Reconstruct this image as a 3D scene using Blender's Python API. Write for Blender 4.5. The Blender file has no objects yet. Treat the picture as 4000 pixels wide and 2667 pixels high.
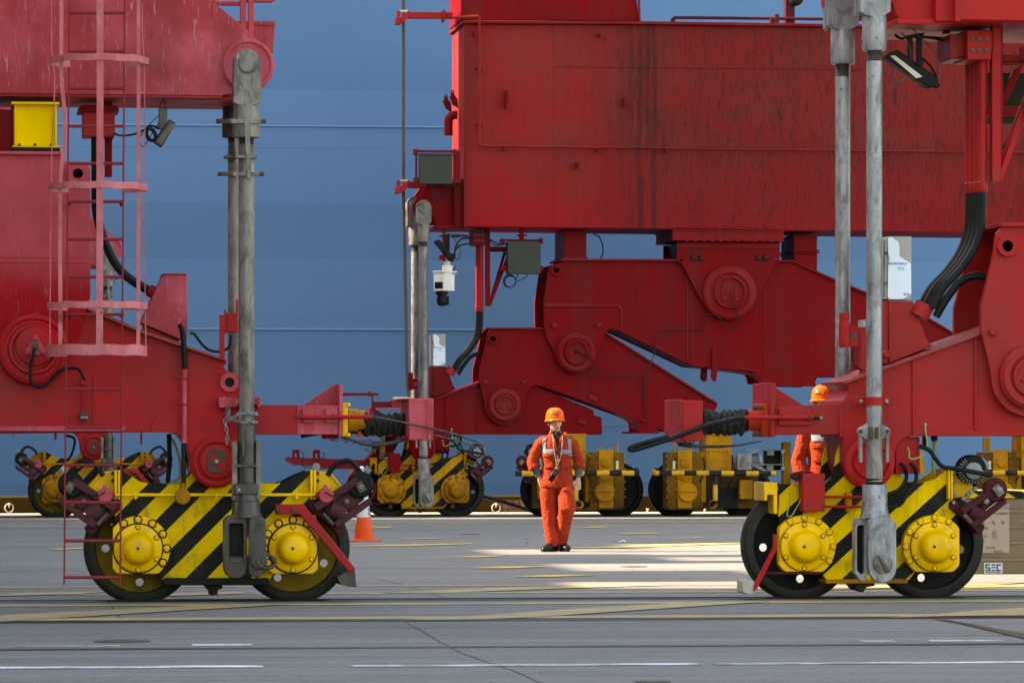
import bpy, bmesh, math, random
from math import sin, cos, pi, radians, atan2, atan, sqrt
from mathutils import Vector, Matrix
from mathutils.geometry import tessellate_polygon
random.seed(7)
SC = bpy.context.scene
COL = SC.collection

# ------------------------------------------------------------------ camera
F = 17500.0                      # focal length in photo pixels (4000 wide)
YAW = atan(2110 / F)
CH = 1.43                        # eye height
YN, YF = 38.37, 76.74            # landside rail, waterside rail
YM = 1691.0                      # horizon row
cam = bpy.data.cameras.new("camera"); camo = bpy.data.objects.new("camera", cam)
COL.objects.link(camo); SC.camera = camo
cam.sensor_width = 36; cam.lens = F / 4000 * 36; cam.clip_start = .5; cam.clip_end = 3000
camo.location = (0, 0, CH); camo.rotation_euler = (pi / 2, 0, -YAW)
cam.shift_y = (YM - 1333.5) / 4000
cam.dof.use_dof = True; cam.dof.focus_distance = 50; cam.dof.aperture_fstop = 9

# ------------------------------------------------------------------ world, sun, exposure
SUN_EL, SUN_AZ = radians(38), radians(-84)      # azimuth from +Y towards +X
w = bpy.data.worlds.new("World"); SC.world = w; w.use_nodes = True
nt = w.node_tree; bg = nt.nodes['Background']
sky = nt.nodes.new('ShaderNodeTexSky'); sky.sky_type = 'NISHITA'; sky.sun_disc = False
sky.sun_elevation = SUN_EL; sky.sun_rotation = SUN_AZ; sky.air_density = 1.0; sky.dust_density = 1.6
nt.links.new(sky.outputs[0], bg.inputs[0]); bg.inputs[1].default_value = .15
sl = bpy.data.lights.new("sun", 'SUN'); so = bpy.data.objects.new("sun", sl); COL.objects.link(so)
sl.energy = 3.5; sl.angle = radians(.9); sl.color = (1, .975, .95)
sd = Vector((sin(SUN_AZ) * cos(SUN_EL), cos(SUN_AZ) * cos(SUN_EL), sin(SUN_EL)))
so.rotation_euler = sd.to_track_quat('Z', 'Y').to_euler()
SC.view_settings.view_transform = 'Standard'; SC.view_settings.look = 'None'
SC.view_settings.exposure = 2.62; SC.view_settings.gamma = 1
SC.view_settings.use_curve_mapping = False
SC.view_settings.use_white_balance = True; SC.view_settings.white_balance_temperature = 9800; SC.view_settings.white_balance_tint = 8

# ------------------------------------------------------------------ photo pixel -> world
FW = Vector((sin(YAW), cos(YAW), 0)); RT = Vector((cos(YAW), -sin(YAW), 0))
def W(px, py, Y):
    d = FW * F + RT * (px - 2000) + Vector((0, 0, YM - py))
    t = Y / d.y
    return Vector((d.x * t, Y, CH + d.z * t))
def G(px, py, z=0.0):
    d = FW * F + RT * (px - 2000) + Vector((0, 0, YM - py))
    t = (z - CH) / d.z
    return Vector((d.x * t, d.y * t, z))
def S(Y, px=2000):               # metres per photo pixel on plane Y
    return (W(px + 50, YM, Y) - W(px - 50, YM, Y)).length / 100

# ------------------------------------------------------------------ materials
def newmat(name):
    m = bpy.data.materials.new(name); m.use_nodes = True
    n = m.node_tree; b = n.nodes['Principled BSDF']
    return m, n, b
def nd(n, t, **k):
    x = n.nodes.new(t)
    for a, v in k.items():
        if a.startswith('i_'): x.inputs[a[2:].replace('_', ' ')].default_value = v
        else: setattr(x, a, v)
    return x
def coords(n, sc=(1, 1, 1)):
    tc = nd(n, 'ShaderNodeTexCoord'); mp = nd(n, 'ShaderNodeMapping')
    mp.inputs['Scale'].default_value = sc
    n.links.new(tc.outputs['Object'], mp.inputs['Vector']); return mp.outputs[0]
def noise(n, sc, scale, det=4, rough=.6, dist=0):
    x = nd(n, 'ShaderNodeTexNoise'); x.inputs['Scale'].default_value = scale
    x.inputs['Detail'].default_value = det; x.inputs['Roughness'].default_value = rough
    x.inputs['Distortion'].default_value = dist
    n.links.new(coords(n, sc), x.inputs['Vector']); return x.outputs[0]
def ramp(n, src, a, b, ca=(0, 0, 0, 1), cb=(1, 1, 1, 1)):
    r = nd(n, 'ShaderNodeMapRange'); r.interpolation_type = 'SMOOTHSTEP'
    r.inputs['From Min'].default_value = a; r.inputs['From Max'].default_value = b
    n.links.new(src, r.inputs['Value']); return r.outputs[0]
def mul(n, a, v):
    x = nd(n, 'ShaderNodeMath', operation='MULTIPLY'); n.links.new(a, x.inputs[0])
    if isinstance(v, (int, float)): x.inputs[1].default_value = v
    else: n.links.new(v, x.inputs[1])
    return x.outputs[0]
def mix(n, f, a, b):
    x = nd(n, 'ShaderNodeMix', data_type='RGBA')
    if isinstance(f, (int, float)): x.inputs[0].default_value = f
    else: n.links.new(f, x.inputs[0])
    for i, c in ((6, a), (7, b)):
        if isinstance(c, tuple): x.inputs[i].default_value = (c + (1,))[:4]
        else: n.links.new(c, x.inputs[i])
    return x.outputs[2]
def bump(n, b, h, st=.1, d=.01):
    x = nd(n, 'ShaderNodeBump'); x.inputs['Strength'].default_value = st
    x.inputs['Distance'].default_value = d; n.links.new(h, x.inputs['Height'])
    n.links.new(x.outputs[0], b.inputs['Normal'])
def sepz(n, axis='Z'):
    tc = nd(n, 'ShaderNodeTexCoord'); s = nd(n, 'ShaderNodeSeparateXYZ')
    n.links.new(tc.outputs['Object'], s.inputs[0]); return s.outputs[axis]
def paint(name, a, b=None, rough=.45, streak=0, dirt=.25, dcol=(.03, .025, .02), spots=.3, scratch=0,
          zfade=None, c2=None, xdirt=None, mott=0, metal=0, spec=.5, dsc=1.6, rust=0, edge=.2):
    """weathered paint: a/b broad fading, vertical run-off streaks, grime blotches, chips, light scratches"""
    m, n, p = newmat(name)
    b = b or tuple(x * .82 for x in a)
    c = mix(n, ramp(n, noise(n, (1, 1, 1), 1.1, 5, .62), .32, .68), a, b)
    if mott:                       # small blotches for pipes and castings
        c = mix(n, mul(n, ramp(n, noise(n, (1, 1, .45), 9, 7, .72, .6), .42, .66), mott), c, tuple(x * .42 for x in b))
        c = mix(n, mul(n, ramp(n, noise(n, (2.5, 2.5, .3), 12, 5, .7), .56, .7), mott * .6), c, tuple(min(1, x * 1.35) for x in a))
    if zfade:
        z = nd(n, 'ShaderNodeMath', operation='ADD'); n.links.new(sepz(n), z.inputs[0])
        w_ = nd(n, 'ShaderNodeMath', operation='MULTIPLY_ADD')
        n.links.new(noise(n, (1, 1, 1), 1.7, 4), w_.inputs[0]); w_.inputs[1].default_value = zfade[2]; w_.inputs[2].default_value = -zfade[2] / 2
        n.links.new(w_.outputs[0], z.inputs[1])
        c = mix(n, ramp(n, z.outputs[0], zfade[0], zfade[1]), c2, c)
    if dirt: c = mix(n, mul(n, ramp(n, noise(n, (1, 1, .8), dsc, 8, .7), .5, .78), dirt), c, dcol)
    if edge: c = mix(n, mul(n, ramp(n, noise(n, (1, 1, .5), 9, 6, .7, .4), .5, .8), edge), c, tuple(x * .45 + .01 for x in a))
    if xdirt:                      # soot thickens along the length: many short drips and a few broad runs
        g = ramp(n, sepz(n, 'X'), xdirt[0], xdirt[1])
        c = mix(n, mul(n, g, .35), c, tuple(x * .6 for x in dcol))
        c = mix(n, mul(n, mul(n, ramp(n, noise(n, (14, 14, 1.7), 2.4, 5, .75, .4), .50, .66), g), .75), c, dcol)
        c = mix(n, mul(n, mul(n, ramp(n, noise(n, (6, 6, .7), 2.1, 5, .75, .3), .56, .68), g), .6), c, dcol)
        bnd = nd(n, 'ShaderNodeMapRange', interpolation_type='SMOOTHSTEP'); ab = nd(n, 'ShaderNodeMath', operation='SUBTRACT'); n.links.new(sepz(n, 'X'), ab.inputs[0]); ab.inputs[1].default_value = xdirt[2]
        a2 = nd(n, 'ShaderNodeMath', operation='ABSOLUTE'); n.links.new(ab.outputs[0], a2.inputs[0]); n.links.new(a2.outputs[0], bnd.inputs[0])
        bnd.inputs['From Min'].default_value = .05; bnd.inputs['From Max'].default_value = .55; bnd.inputs['To Min'].default_value = 1; bnd.inputs['To Max'].default_value = 0
        c = mix(n, mul(n, mul(n, ramp(n, noise(n, (6, 6, .35), 1.6, 6, .7), .38, .62), bnd.outputs[0]), .75), c, dcol)
    if streak:
        c = mix(n, mul(n, ramp(n, noise(n, (7, 7, .8), 3.2, 5, .7), .53, .74), streak), c, dcol)
        c = mix(n, mul(n, ramp(n, noise(n, (1.3, 1.3, .06), 1.5, 4, .6), .5, .75), streak * .8), c, dcol)
    if scratch:
        c = mix(n, mul(n, ramp(n, noise(n, (24, 24, 2.4), 1.6, 4, .7, 1.2), .57, .73), scratch), c, (.62, .48, .48))
    if spots: c = mix(n, mul(n, ramp(n, noise(n, (1, 1, .55), 22, 3, .6), .70, .74), spots), c, dcol)
    if rust: c = mix(n, mul(n, ramp(n, noise(n, (1, 1, 1), 4, 8, .75), .58, .7), rust), c, (.10, .045, .02))
    n.links.new(c, p.inputs['Base Color'])
    rr = nd(n, 'ShaderNodeMapRange'); n.links.new(noise(n, (1, 1, 1), 6, 5), rr.inputs[0])
    rr.inputs['To Min'].default_value = max(.05, rough - .14); rr.inputs['To Max'].default_value = min(1, rough + .22)
    n.links.new(rr.outputs[0], p.inputs['Roughness'])
    p.inputs['Metallic'].default_value = metal; p.inputs['Specular IOR Level'].default_value = spec * .14
    bump(n, p, noise(n, (1, 1, 1), 14, 6, .65), .18, .006)
    return m
def plain(name, c, rough=.6, metal=0, var=.25, emit=None):
    m, n, p = newmat(name)
    n.links.new(mix(n, ramp(n, noise(n, (1, 1, 1), 9, 6, .7), .3, .7), tuple(c), tuple(x * (1 - var) for x in c)), p.inputs['Base Color'])
    p.inputs['Roughness'].default_value = rough; p.inputs['Metallic'].default_value = metal; p.inputs['Specular IOR Level'].default_value = .12
    bump(n, p, noise(n, (1, 1, 1), 40, 4), .15, .003)
    return m
def hazard(name, ycol, period, duty, phase, slope=1.0, dark=(.006, .007, .0075)):
    """painted diagonal yellow/black warning bands"""
    m, n, p = newmat(name)
    tc = nd(n, 'ShaderNodeTexCoord'); s = nd(n, 'ShaderNodeSeparateXYZ'); n.links.new(tc.outputs['Object'], s.inputs[0])
    a = nd(n, 'ShaderNodeMath', operation='MULTIPLY_ADD'); n.links.new(s.outputs['Z'], a.inputs[0])
    a.inputs[1].default_value = -slope; n.links.new(s.outputs['X'], a.inputs[2])
    e = nd(n, 'ShaderNodeMath', operation='MULTIPLY_ADD'); n.links.new(noise(n, (1, 1, 1), 30, 3), e.inputs[0])
    e.inputs[1].default_value = .006; n.links.new(a.outputs[0], e.inputs[2])
    b = nd(n, 'ShaderNodeMath', operation='MULTIPLY_ADD'); n.links.new(e.outputs[0], b.inputs[0])
    b.inputs[1].default_value = 1 / period; b.inputs[2].default_value = phase
    f = nd(n, 'ShaderNodeMath', operation='FRACT'); n.links.new(b.outputs[0], f.inputs[0])
    l = nd(n, 'ShaderNodeMath', operation='LESS_THAN'); n.links.new(f.outputs[0], l.inputs[0]); l.inputs[1].default_value = duty
    yc = mix(n, ramp(n, noise(n, (1, 1, 1), 2.2, 6), .35, .7), ycol, tuple(x * .72 for x in ycol))
    c = mix(n, l.outputs[0], yc, dark)
    c = mix(n, mul(n, ramp(n, noise(n, (1, 1, .7), 3.2, 8, .7), .48, .72), .7), c, (.04, .032, .016))
    c = mix(n, mul(n, ramp(n, noise(n, (5, 5, .5), 2.2, 6, .7), .52, .72), .45), c, (.03, .024, .014))
    c = mix(n, mul(n, ramp(n, noise(n, (1, 1, .5), 26, 3), .69, .74), .7), c, (.03, .025, .02))
    n.links.new(c, p.inputs['Base Color']); p.inputs['Roughness'].default_value = .5; p.inputs['Specular IOR Level'].default_value = .1
    bump(n, p, noise(n, (1, 1, 1), 18, 6), .15, .004)
    return m
def bands(name, period, axis='X', phase=0):
    m, n, p = newmat(name)
    b = nd(n, 'ShaderNodeMath', operation='MULTIPLY_ADD'); n.links.new(sepz(n, axis), b.inputs[0])
    b.inputs[1].default_value = 1 / period; b.inputs[2].default_value = phase
    f = nd(n, 'ShaderNodeMath', operation='FRACT'); n.links.new(b.outputs[0], f.inputs[0])
    l = nd(n, 'ShaderNodeMath', operation='LESS_THAN'); n.links.new(f.outputs[0], l.inputs[0]); l.inputs[1].default_value = .5
    c = mix(n, l.outputs[0], (.5, .27, .025), (.012, .012, .014))
    c = mix(n, mul(n, ramp(n, noise(n, (1, 1, 1), 12, 8, .75), .5, .68), .75), c, (.09, .04, .015))
    n.links.new(c, p.inputs['Base Color']); p.inputs['Roughness'].default_value = .5; p.inputs['Specular IOR Level'].default_value = .1
    return m

M = {}
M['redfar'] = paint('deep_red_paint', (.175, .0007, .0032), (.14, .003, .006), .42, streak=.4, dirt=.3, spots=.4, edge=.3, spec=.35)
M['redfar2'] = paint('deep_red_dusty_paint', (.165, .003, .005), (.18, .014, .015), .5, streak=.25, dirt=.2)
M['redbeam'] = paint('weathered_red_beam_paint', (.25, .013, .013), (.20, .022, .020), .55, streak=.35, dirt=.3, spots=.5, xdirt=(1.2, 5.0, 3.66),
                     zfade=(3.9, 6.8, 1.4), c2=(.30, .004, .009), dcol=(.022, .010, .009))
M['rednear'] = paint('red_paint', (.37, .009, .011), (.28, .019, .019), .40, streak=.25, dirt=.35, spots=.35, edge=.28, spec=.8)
M['redA'] = paint('faded_red_paint', (.43, .004, .012), (.26, .016, .019), .42, streak=.3, dirt=.45, spots=.4, edge=.3, spec=.8)
M['pink'] = paint('sun_faded_pink_paint', (.50, .085, .115), (.33, .030, .040), .5, streak=.3, dirt=.35, spots=.6, scratch=.36, edge=.3)
M['pinkfork'] = paint('half_repainted_plate', (.46, .062, .084), (.36, .042, .055), .5, streak=.08, dirt=.15, spots=.25,
                      zfade=(2.55, 3.05, .35), c2=(.29, .003, .008), scratch=.1)
M['pinkstrap'] = paint('chipped_pink_strap_paint', (.56, .17, .185), (.42, .09, .105), .5, dirt=.35, rust=.85, spots=.9, mott=.35)
M['rednr'] = paint('dull_red_rung_paint', (.26, .02, .028), (.2, .03, .035), .55, dirt=.5, rust=.4)
M['maroon'] = paint('maroon_brake_paint', (.070, .008, .013), (.05, .013, .016), .45, dirt=.8, spots=.5, dcol=(.02, .016, .016))
M['mauve'] = paint('faded_mauve_brake_paint', (.085, .026, .030), (.042, .014, .017), .5, dirt=.8, spots=.5, dcol=(.03, .022, .022))
M['orangelit'] = paint('orange_red_buffer_paint', (.50, .045, .018), None, .45, dirt=.35, rust=.3)  # sun on buffer plates and guard edges put into a brighter orange
M['yel'] = paint('yellow_paint', (.86, .48, .006), (.72, .39, .006), .30, dirt=.45, spots=.45, dcol=(.06, .04, .012), edge=.35, spec=1.4)
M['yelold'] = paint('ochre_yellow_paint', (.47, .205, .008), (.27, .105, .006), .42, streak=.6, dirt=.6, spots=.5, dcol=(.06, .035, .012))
M['yelbox'] = paint('bright_yellow_box_paint', (.82, .52, .004), (.74, .46, .004), .35, dirt=.1, spots=.15)
M['yelweb'] = paint('grimy_yellow_wheel_paint', (.24, .15, .01), (.12, .08, .012), .6, dirt=.7, dcol=(.025, .02, .014), dsc=3)
M['hazA'] = hazard('hazard_band_paint', (.74, .46, .008), .373, .48, .083, 1.0)
M['gearbody'] = paint('oily_ochre_gear_housing', (.20, .088, .006), (.07, .032, .005), .45, streak=.7, dirt=.8, spots=.5, dcol=(.02, .013, .006))
M['dusty'] = paint('dusty_flange_paint', (.34, .07, .065), (.24, .04, .038), .6, dirt=.4, spots=.4, mott=.3)  # lighter pink paints the sky highlight on top flanges, partly dust
M['gearframe'] = paint('shaded_greasy_frame', (.10, .05, .006), (.03, .018, .006), .5, dirt=.8, spots=.5, dcol=(.012, .009, .006))  # dark tone paints the recess shade behind the gear cases, with grease
M['grease'] = plain('black_grease', (.012, .010, .006), .35)
M['hazB'] = hazard('hazard_band_paint_newer', (.78, .48, .008), .385, .47, .30, 1.12)
M['band'] = bands('banded_bumper_paint', .43)
M['bandz'] = bands('banded_bumper_paint_upright', .55, 'Z')
M['wheel'] = paint('worn_steel_tread', (.035, .033, .028), (.02, .021, .02), .5, dirt=.5, metal=.3, spots=.2, dcol=(.02, .018, .014))
M['wheeld'] = paint('black_wheel_web', (.007, .008, .009), (.010, .010, .009), .55, dirt=.3, spots=.2, dcol=(.04, .035, .03))
M['galv'] = paint('galvanised_steel', (.28, .295, .32), (.19, .20, .215), .34, mott=.9, streak=.6, dirt=.6, spec=2, metal=.25, dcol=(.12, .115, .10), spots=.4)
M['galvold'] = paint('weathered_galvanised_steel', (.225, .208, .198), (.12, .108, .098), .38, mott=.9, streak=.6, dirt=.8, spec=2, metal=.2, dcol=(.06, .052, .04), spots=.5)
M['galvdark'] = paint('greasy_dark_steel', (.080, .074, .069), (.036, .032, .028), .35, mott=.7, spec=2.5, streak=.3, dirt=.6, metal=.3, dcol=(.018, .016, .013))
M['rubber'] = plain('black_rubber', (.008, .009, .010), .45)
M['black'] = plain('black_steel', (.006, .0065, .0065), .5)
M['bellows'] = plain('dusty_black_canvas', (.032, .034, .030), .75, var=.5)
M['cabinet'] = paint('dark_olive_cabinet', (.048, .052, .044), None, .6, dirt=.2, spots=.1)
M['white'] = paint('white_enamel', (.70, .66, .63), None, .4, dirt=.3, spots=.3, dcol=(.25, .2, .15))
M['foil'] = paint('white_sticker_film', (.70, .76, .86), (.60, .66, .74), .3, dirt=.1, spots=.1, dcol=(.3, .3, .28))
M['beige'] = paint('grey_beige_cabinet', (.36, .35, .31), None, .5, dirt=.3)
M['blueprint'] = plain('blue_print', (.08, .25, .5), .5)
M['glass'] = plain('lamp_lens', (.55, .52, .46), .25, var=.15)
M['motor'] = paint('grey_motor_paint', (.22, .225, .23), None, .5, dirt=.4)
M['dkpipe'] = plain('dusty_brown_rope', (.10, .085, .06), .8)
M['cream'] = plain('cream_roller', (.55, .48, .34), .5)
M['bolt'] = paint('zinc_bolt', (.30, .30, .29), None, .4, metal=.5, dirt=.3)
M['rustbolt'] = paint('rusty_bolt', (.09, .06, .045), None, .6, dirt=.5)
M['greenwire'] = plain('green_earth_wire', (.25, .34, .10), .6)
M['alu'] = paint('aluminium_panel', (.13, .11, .075), (.18, .155, .115), .38, dirt=.3, metal=.55, dcol=(.12, .09, .05), spots=.1, dsc=3)
M['alulite'] = paint('aluminium_rib', (.20, .165, .145), None, .35, dirt=.2, metal=.4, dcol=(.12, .1, .08))
M['paper'] = plain('poster_paper', (.33, .28, .245), .7, var=.08)
M['print'] = plain('grey_print', (.10, .10, .11), .7)
M['printred'] = plain('red_print', (.5, .08, .06), .7)
M['sec'] = plain('blue_logo_print', (.01, .16, .36), .5)
M['kerb'] = paint('worn_ochre_kerb', (.055, .030, .004), (.028, .016, .004), .6, streak=.5, dirt=.6, rust=.5)
M['stencilbg'] = plain('faded_stencil_ground', (.22, .16, .12), .8)
M['stencil'] = plain('red_stencil_paint', (.16, .02, .02), .8)
M['cone'] = plain('orange_cone_rubber', (.75, .085, .018), .4, var=.2)
M['conew'] = paint('white_reflective_sleeve', (.62, .60, .60), None, .4, dirt=.35, dcol=(.2, .17, .15))
# ------------------------------------------------------------------ object helpers
def tag(o, label=None, cat=None, group=None, kind=None):
    if label: o['label'] = label
    if cat: o['category'] = cat
    if group: o['group'] = group
    if kind: o['kind'] = kind
    return o
ORG = {}
def empty(name, loc, label, cat, group=None):
    o = bpy.data.objects.new(name, None); COL.objects.link(o); o.location = loc; o.empty_display_size = .2
    ORG[o.name] = Vector(loc); return tag(o, label, cat, group)
def org(parent):
    while parent is not None and parent.name not in ORG: parent = parent.parent
    return ORG[parent.name] if parent is not None else Vector((0, 0, 0))
def link(name, me, mat, parent=None, bevel=0, smooth=30, seg=1):
    me.materials.clear()
    for mm in (mat if isinstance(mat, (list, tuple)) else [mat]): me.materials.append(mm)
    if smooth:
        me.polygons.foreach_set('use_smooth', [True] * len(me.polygons)); me.set_sharp_from_angle(angle=radians(smooth))
    o = bpy.data.objects.new(name, me); COL.objects.link(o)
    if parent is not None: o.parent = parent
    if bevel:
        b = o.modifiers.new('bevel', 'BEVEL'); b.width = bevel; b.segments = seg; b.limit_method = 'ANGLE'; b.angle_limit = radians(40)
        b.harden_normals = False
    return o
class B:
    """collects shapes given in world space; build() links them as one mesh object"""
    def __init__(s): s.v = []; s.f = []; s.mi = []; s.cut = []
    def add(s, vs, fs, mi=0):
        k = len(s.v); s.cut.append((k, len(s.f))); s.v += [Vector(x) for x in vs]; s.f += [tuple(i + k for i in f) for f in fs]; s.mi += [mi] * len(fs); return s
    def prism(s, pts, Y0, th, holes=(), mi=0, ref=None):
        """outline in photo pixels on plane Y0, extruded away from the camera by th metres"""
        def V(x, y):
            v = W(x, y, ref or Y0); v.y = Y0; return v
        loops = [[V(x, y) for x, y in pts]] + [[V(x, y) for x, y in h] for h in holes]
        flat = [p for l in loops for p in l]; n = len(flat)
        tris = tessellate_polygon([[Vector((p.x, p.z, 0)) for p in l] for l in loops])
        vs = flat + [p + Vector((0, th, 0)) for p in flat]; fs = []
        if len(loops) == 1:
            a = sum(l0.x * l1.z - l1.x * l0.z for l0, l1 in zip(loops[0], loops[0][1:] + loops[0][:1]))
            idx = list(range(n)) if a > 0 else list(range(n))[::-1]
            fs += [tuple(idx), tuple(i + n for i in idx[::-1])]
        else:
            for t in tris:
                p = [flat[i] for i in t]
                cr = (p[1].x - p[0].x) * (p[2].z - p[0].z) - (p[2].x - p[0].x) * (p[1].z - p[0].z)
                t = t if cr > 0 else t[::-1]
                fs += [tuple(t), tuple(i + n for i in t[::-1])]
        k = 0
        for li, l in enumerate(loops):
            m_ = len(l); a = sum(p.x * q.z - q.x * p.z for p, q in zip(l, l[1:] + l[:1]))
            for i in range(m_):
                j = (i + 1) % m_; q = (k + i, k + i + n, k + j + n, k + j)
                if (a > 0) != (li > 0): q = q[::-1]
                fs.append(q[::-1] if False else q)
            k += m_
        return s.add(vs, fs, mi)
    def rect(s, x0, y0, x1, y1, Y0, th, mi=0):
        a, c = W(x0, y0, Y0), W(x1, y1, Y0)
        return s.cube(min(a.x, c.x), max(a.x, c.x), Y0, Y0 + th, min(a.z, c.z), max(a.z, c.z), mi)
    def cube(s, x0, x1, y0, y1, z0, z1, mi=0):
        v = [(x, y, z) for x in (x0, x1) for y in (y0, y1) for z in (z0, z1)]
        return s.add(v, [(0, 1, 3, 2), (4, 6, 7, 5), (0, 4, 5, 1), (2, 3, 7, 6), (0, 2, 6, 4), (1, 5, 7, 3)], mi)
    def lathe(s, c, ax, prof, n=32, cap=True, mi=0, squash=None):
        """prof = [(radius, distance along axis)]"""
        ax = Vector(ax).normalized(); u = ax.orthogonal().normalized(); v = ax.cross(u); c = Vector(c)
        vs = []; fs = []
        for r, d in prof:
            for i in range(n):
                a = 2 * pi * i / n; vs.append(c + ax * d + (u * cos(a) + v * sin(a)) * r)
        for k in range(len(prof) - 1):
            for i in range(n):
                j = (i + 1) % n; fs.append((k * n + i, k * n + j, (k + 1) * n + j, (k + 1) * n + i))
        if cap:
            fs.append(tuple(range(n))[::-1]); fs.append(tuple((len(prof) - 1) * n + i for i in range(n)))
        return s.add(vs, fs, mi)
    def disc(s, px, py, Y, prof, n=36, mi=0):
        """round boss facing the camera: prof = [(radius px, metres towards the camera)]"""
        q = S(Y, px); return s.lathe(W(px, py, Y), (0, -1, 0), [(r * q, d) for r, d in prof], n, True, mi)
    def vert(s, px, Y, prof, n=24, mi=0):
        """upright turned shape: prof = [(py, radius px)] top to bottom"""
        q = S(Y, px); z0 = W(px, prof[0][0], Y)
        return s.lathe(z0, (0, 0, -1), [(r * q, (z0 - W(px, y, Y)).z) for y, r in prof], n, True, mi)
    def horiz(s, py, Y, prof, n=24, mi=0):
        """turned shape along X: prof = [(px, radius px)]"""
        x0 = W(prof[0][0], py, Y); q = S(Y, prof[0][0])
        return s.lathe(x0, (1, 0, 0), [(r * q, (W(x, py, Y) - x0).x) for x, r in prof], n, True, mi)
    def tube(s, pts, r, n=8, smooth=True, mi=0, rf=None):
        pts = [Vector(p) for p in pts]
        if smooth and len(pts) > 2:
            o = []
            P_ = [pts[0] * 2 - pts[1]] + pts + [pts[-1] * 2 - pts[-2]]
            for i in range(1, len(P_) - 2):
                a, b, c, d = P_[i - 1:i + 3]; K = 5
                for k in range(K):
                    t = k / K
                    o.append(.5 * ((2 * b) + (c - a) * t + (2 * a - 5 * b + 4 * c - d) * t * t + (3 * b - a - 3 * c + d) * t ** 3))
            pts = o + [pts[-1]]
        vs = []; fs = []; pu = None
        for i, p in enumerate(pts):
            t = (pts[min(i + 1, len(pts) - 1)] - pts[max(i - 1, 0)]).normalized()
            u = (pu - t * pu.dot(t)) if pu else t.orthogonal()
            if u.length < 1e-5: u = t.orthogonal()
            u.normalize(); pu = u; v = t.cross(u); rr = r if rf is None else r * rf(i)
            for k in range(n):
                a = 2 * pi * k / n; vs.append(p + (u * cos(a) + v * sin(a)) * rr)
        for i in range(len(pts) - 1):
            for k in range(n):
                j = (k + 1) % n; fs.append((i * n + k, i * n + j, (i + 1) * n + j, (i + 1) * n + k))
        fs.append(tuple(range(n))[::-1]); fs.append(tuple((len(pts) - 1) * n + k for k in range(n)))
        return s.add(vs, fs, mi)
    def pt(s, pts, r, Y=None, **k):
        """tube through photo pixels (px, py[, Y])"""
        return s.tube([W(p[0], p[1], p[2] if len(p) > 2 else Y) for p in pts], r, **k)
    def torus(s, c, ax, R, r, n=14, m_=6, st=1.0, mi=0):
        ax = Vector(ax).normalized(); u = ax.orthogonal().normalized(); v = ax.cross(u); c = Vector(c); vs = []; fs = []
        for i in range(n):
            a = 2 * pi * i / n; d = u * cos(a) + v * sin(a)
            for k in range(m_):
                b = 2 * pi * k / m_; vs.append(c + d * (R + r * cos(b)) + ax * r * sin(b))
        for i in range(n):
            for k in range(m_):
                fs.append((i * m_ + k, ((i + 1) % n) * m_ + k, ((i + 1) % n) * m_ + (k + 1) % m_, i * m_ + (k + 1) % m_))
        return s.add(vs, fs, mi)
    def each(s, name, mat, parent=None, bevel=0, smooth=30, seg=1):
        """every collected shape becomes an object of its own"""
        c = s.cut + [(len(s.v), len(s.f))]; out = []
        for (v0, f0), (v1, f1) in zip(c, c[1:]):
            b = B(); b.v = s.v[v0:v1]; b.f = [tuple(i - v0 for i in f) for f in s.f[f0:f1]]; b.mi = s.mi[f0:f1]
            out.append(b.build(name, mat, parent, bevel, smooth, seg))
        return out[0]
    def build(s, name, mat, parent=None, bevel=0, smooth=30, seg=1, fix=True):
        o_ = org(parent)
        me = bpy.data.meshes.new(name)
        me.from_pydata([v - o_ for v in s.v], [], s.f)
        if any(s.mi): me.polygons.foreach_set('material_index', s.mi)
        if fix:
            bm = bmesh.new(); bm.from_mesh(me); bmesh.ops.recalc_face_normals(bm, faces=bm.faces); bm.to_mesh(me); bm.free()
        return link(name, me, mat, parent, bevel, smooth, seg)
def pris(name, pts, Y, th, mat, parent, holes=(), bevel=.006): return B().prism(pts, Y, th, holes).build(name, mat, parent, bevel)
def box(name, x0, y0, x1, y1, Y, th, mat, parent, bevel=.006): return B().rect(x0, y0, x1, y1, Y, th).build(name, mat, parent, bevel)
def arc(cx, cy, r, a0, a1, n=14):      # degrees, photo sense (y down): 0 right, 90 up
    return [(cx + r * cos(radians(a0 + (a1 - a0) * i / n)), cy - r * sin(radians(a0 + (a1 - a0) * i / n))) for i in range(n + 1)]
def circ(cx, cy, r, n=18): return arc(cx, cy, r, 0, 360 - 360 / n, n - 1)
def fil(pts, r=12, n=4):               # round all corners of an outline
    out = []; N = len(pts)
    for i in range(N):
        p, c, q = Vector(pts[i - 1]), Vector(pts[i]), Vector(pts[(i + 1) % N])
        a = (p - c); b = (q - c); d = min(r, a.length * .45, b.length * .45)
        a = c + a.normalized() * d; b = c + b.normalized() * d
        for k in range(n + 1):
            t = k / n; v = a * (1 - t) ** 2 + c * 2 * t * (1 - t) + b * t * t; out.append((v.x, v.y))
    return out
_bm = {}
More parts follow.
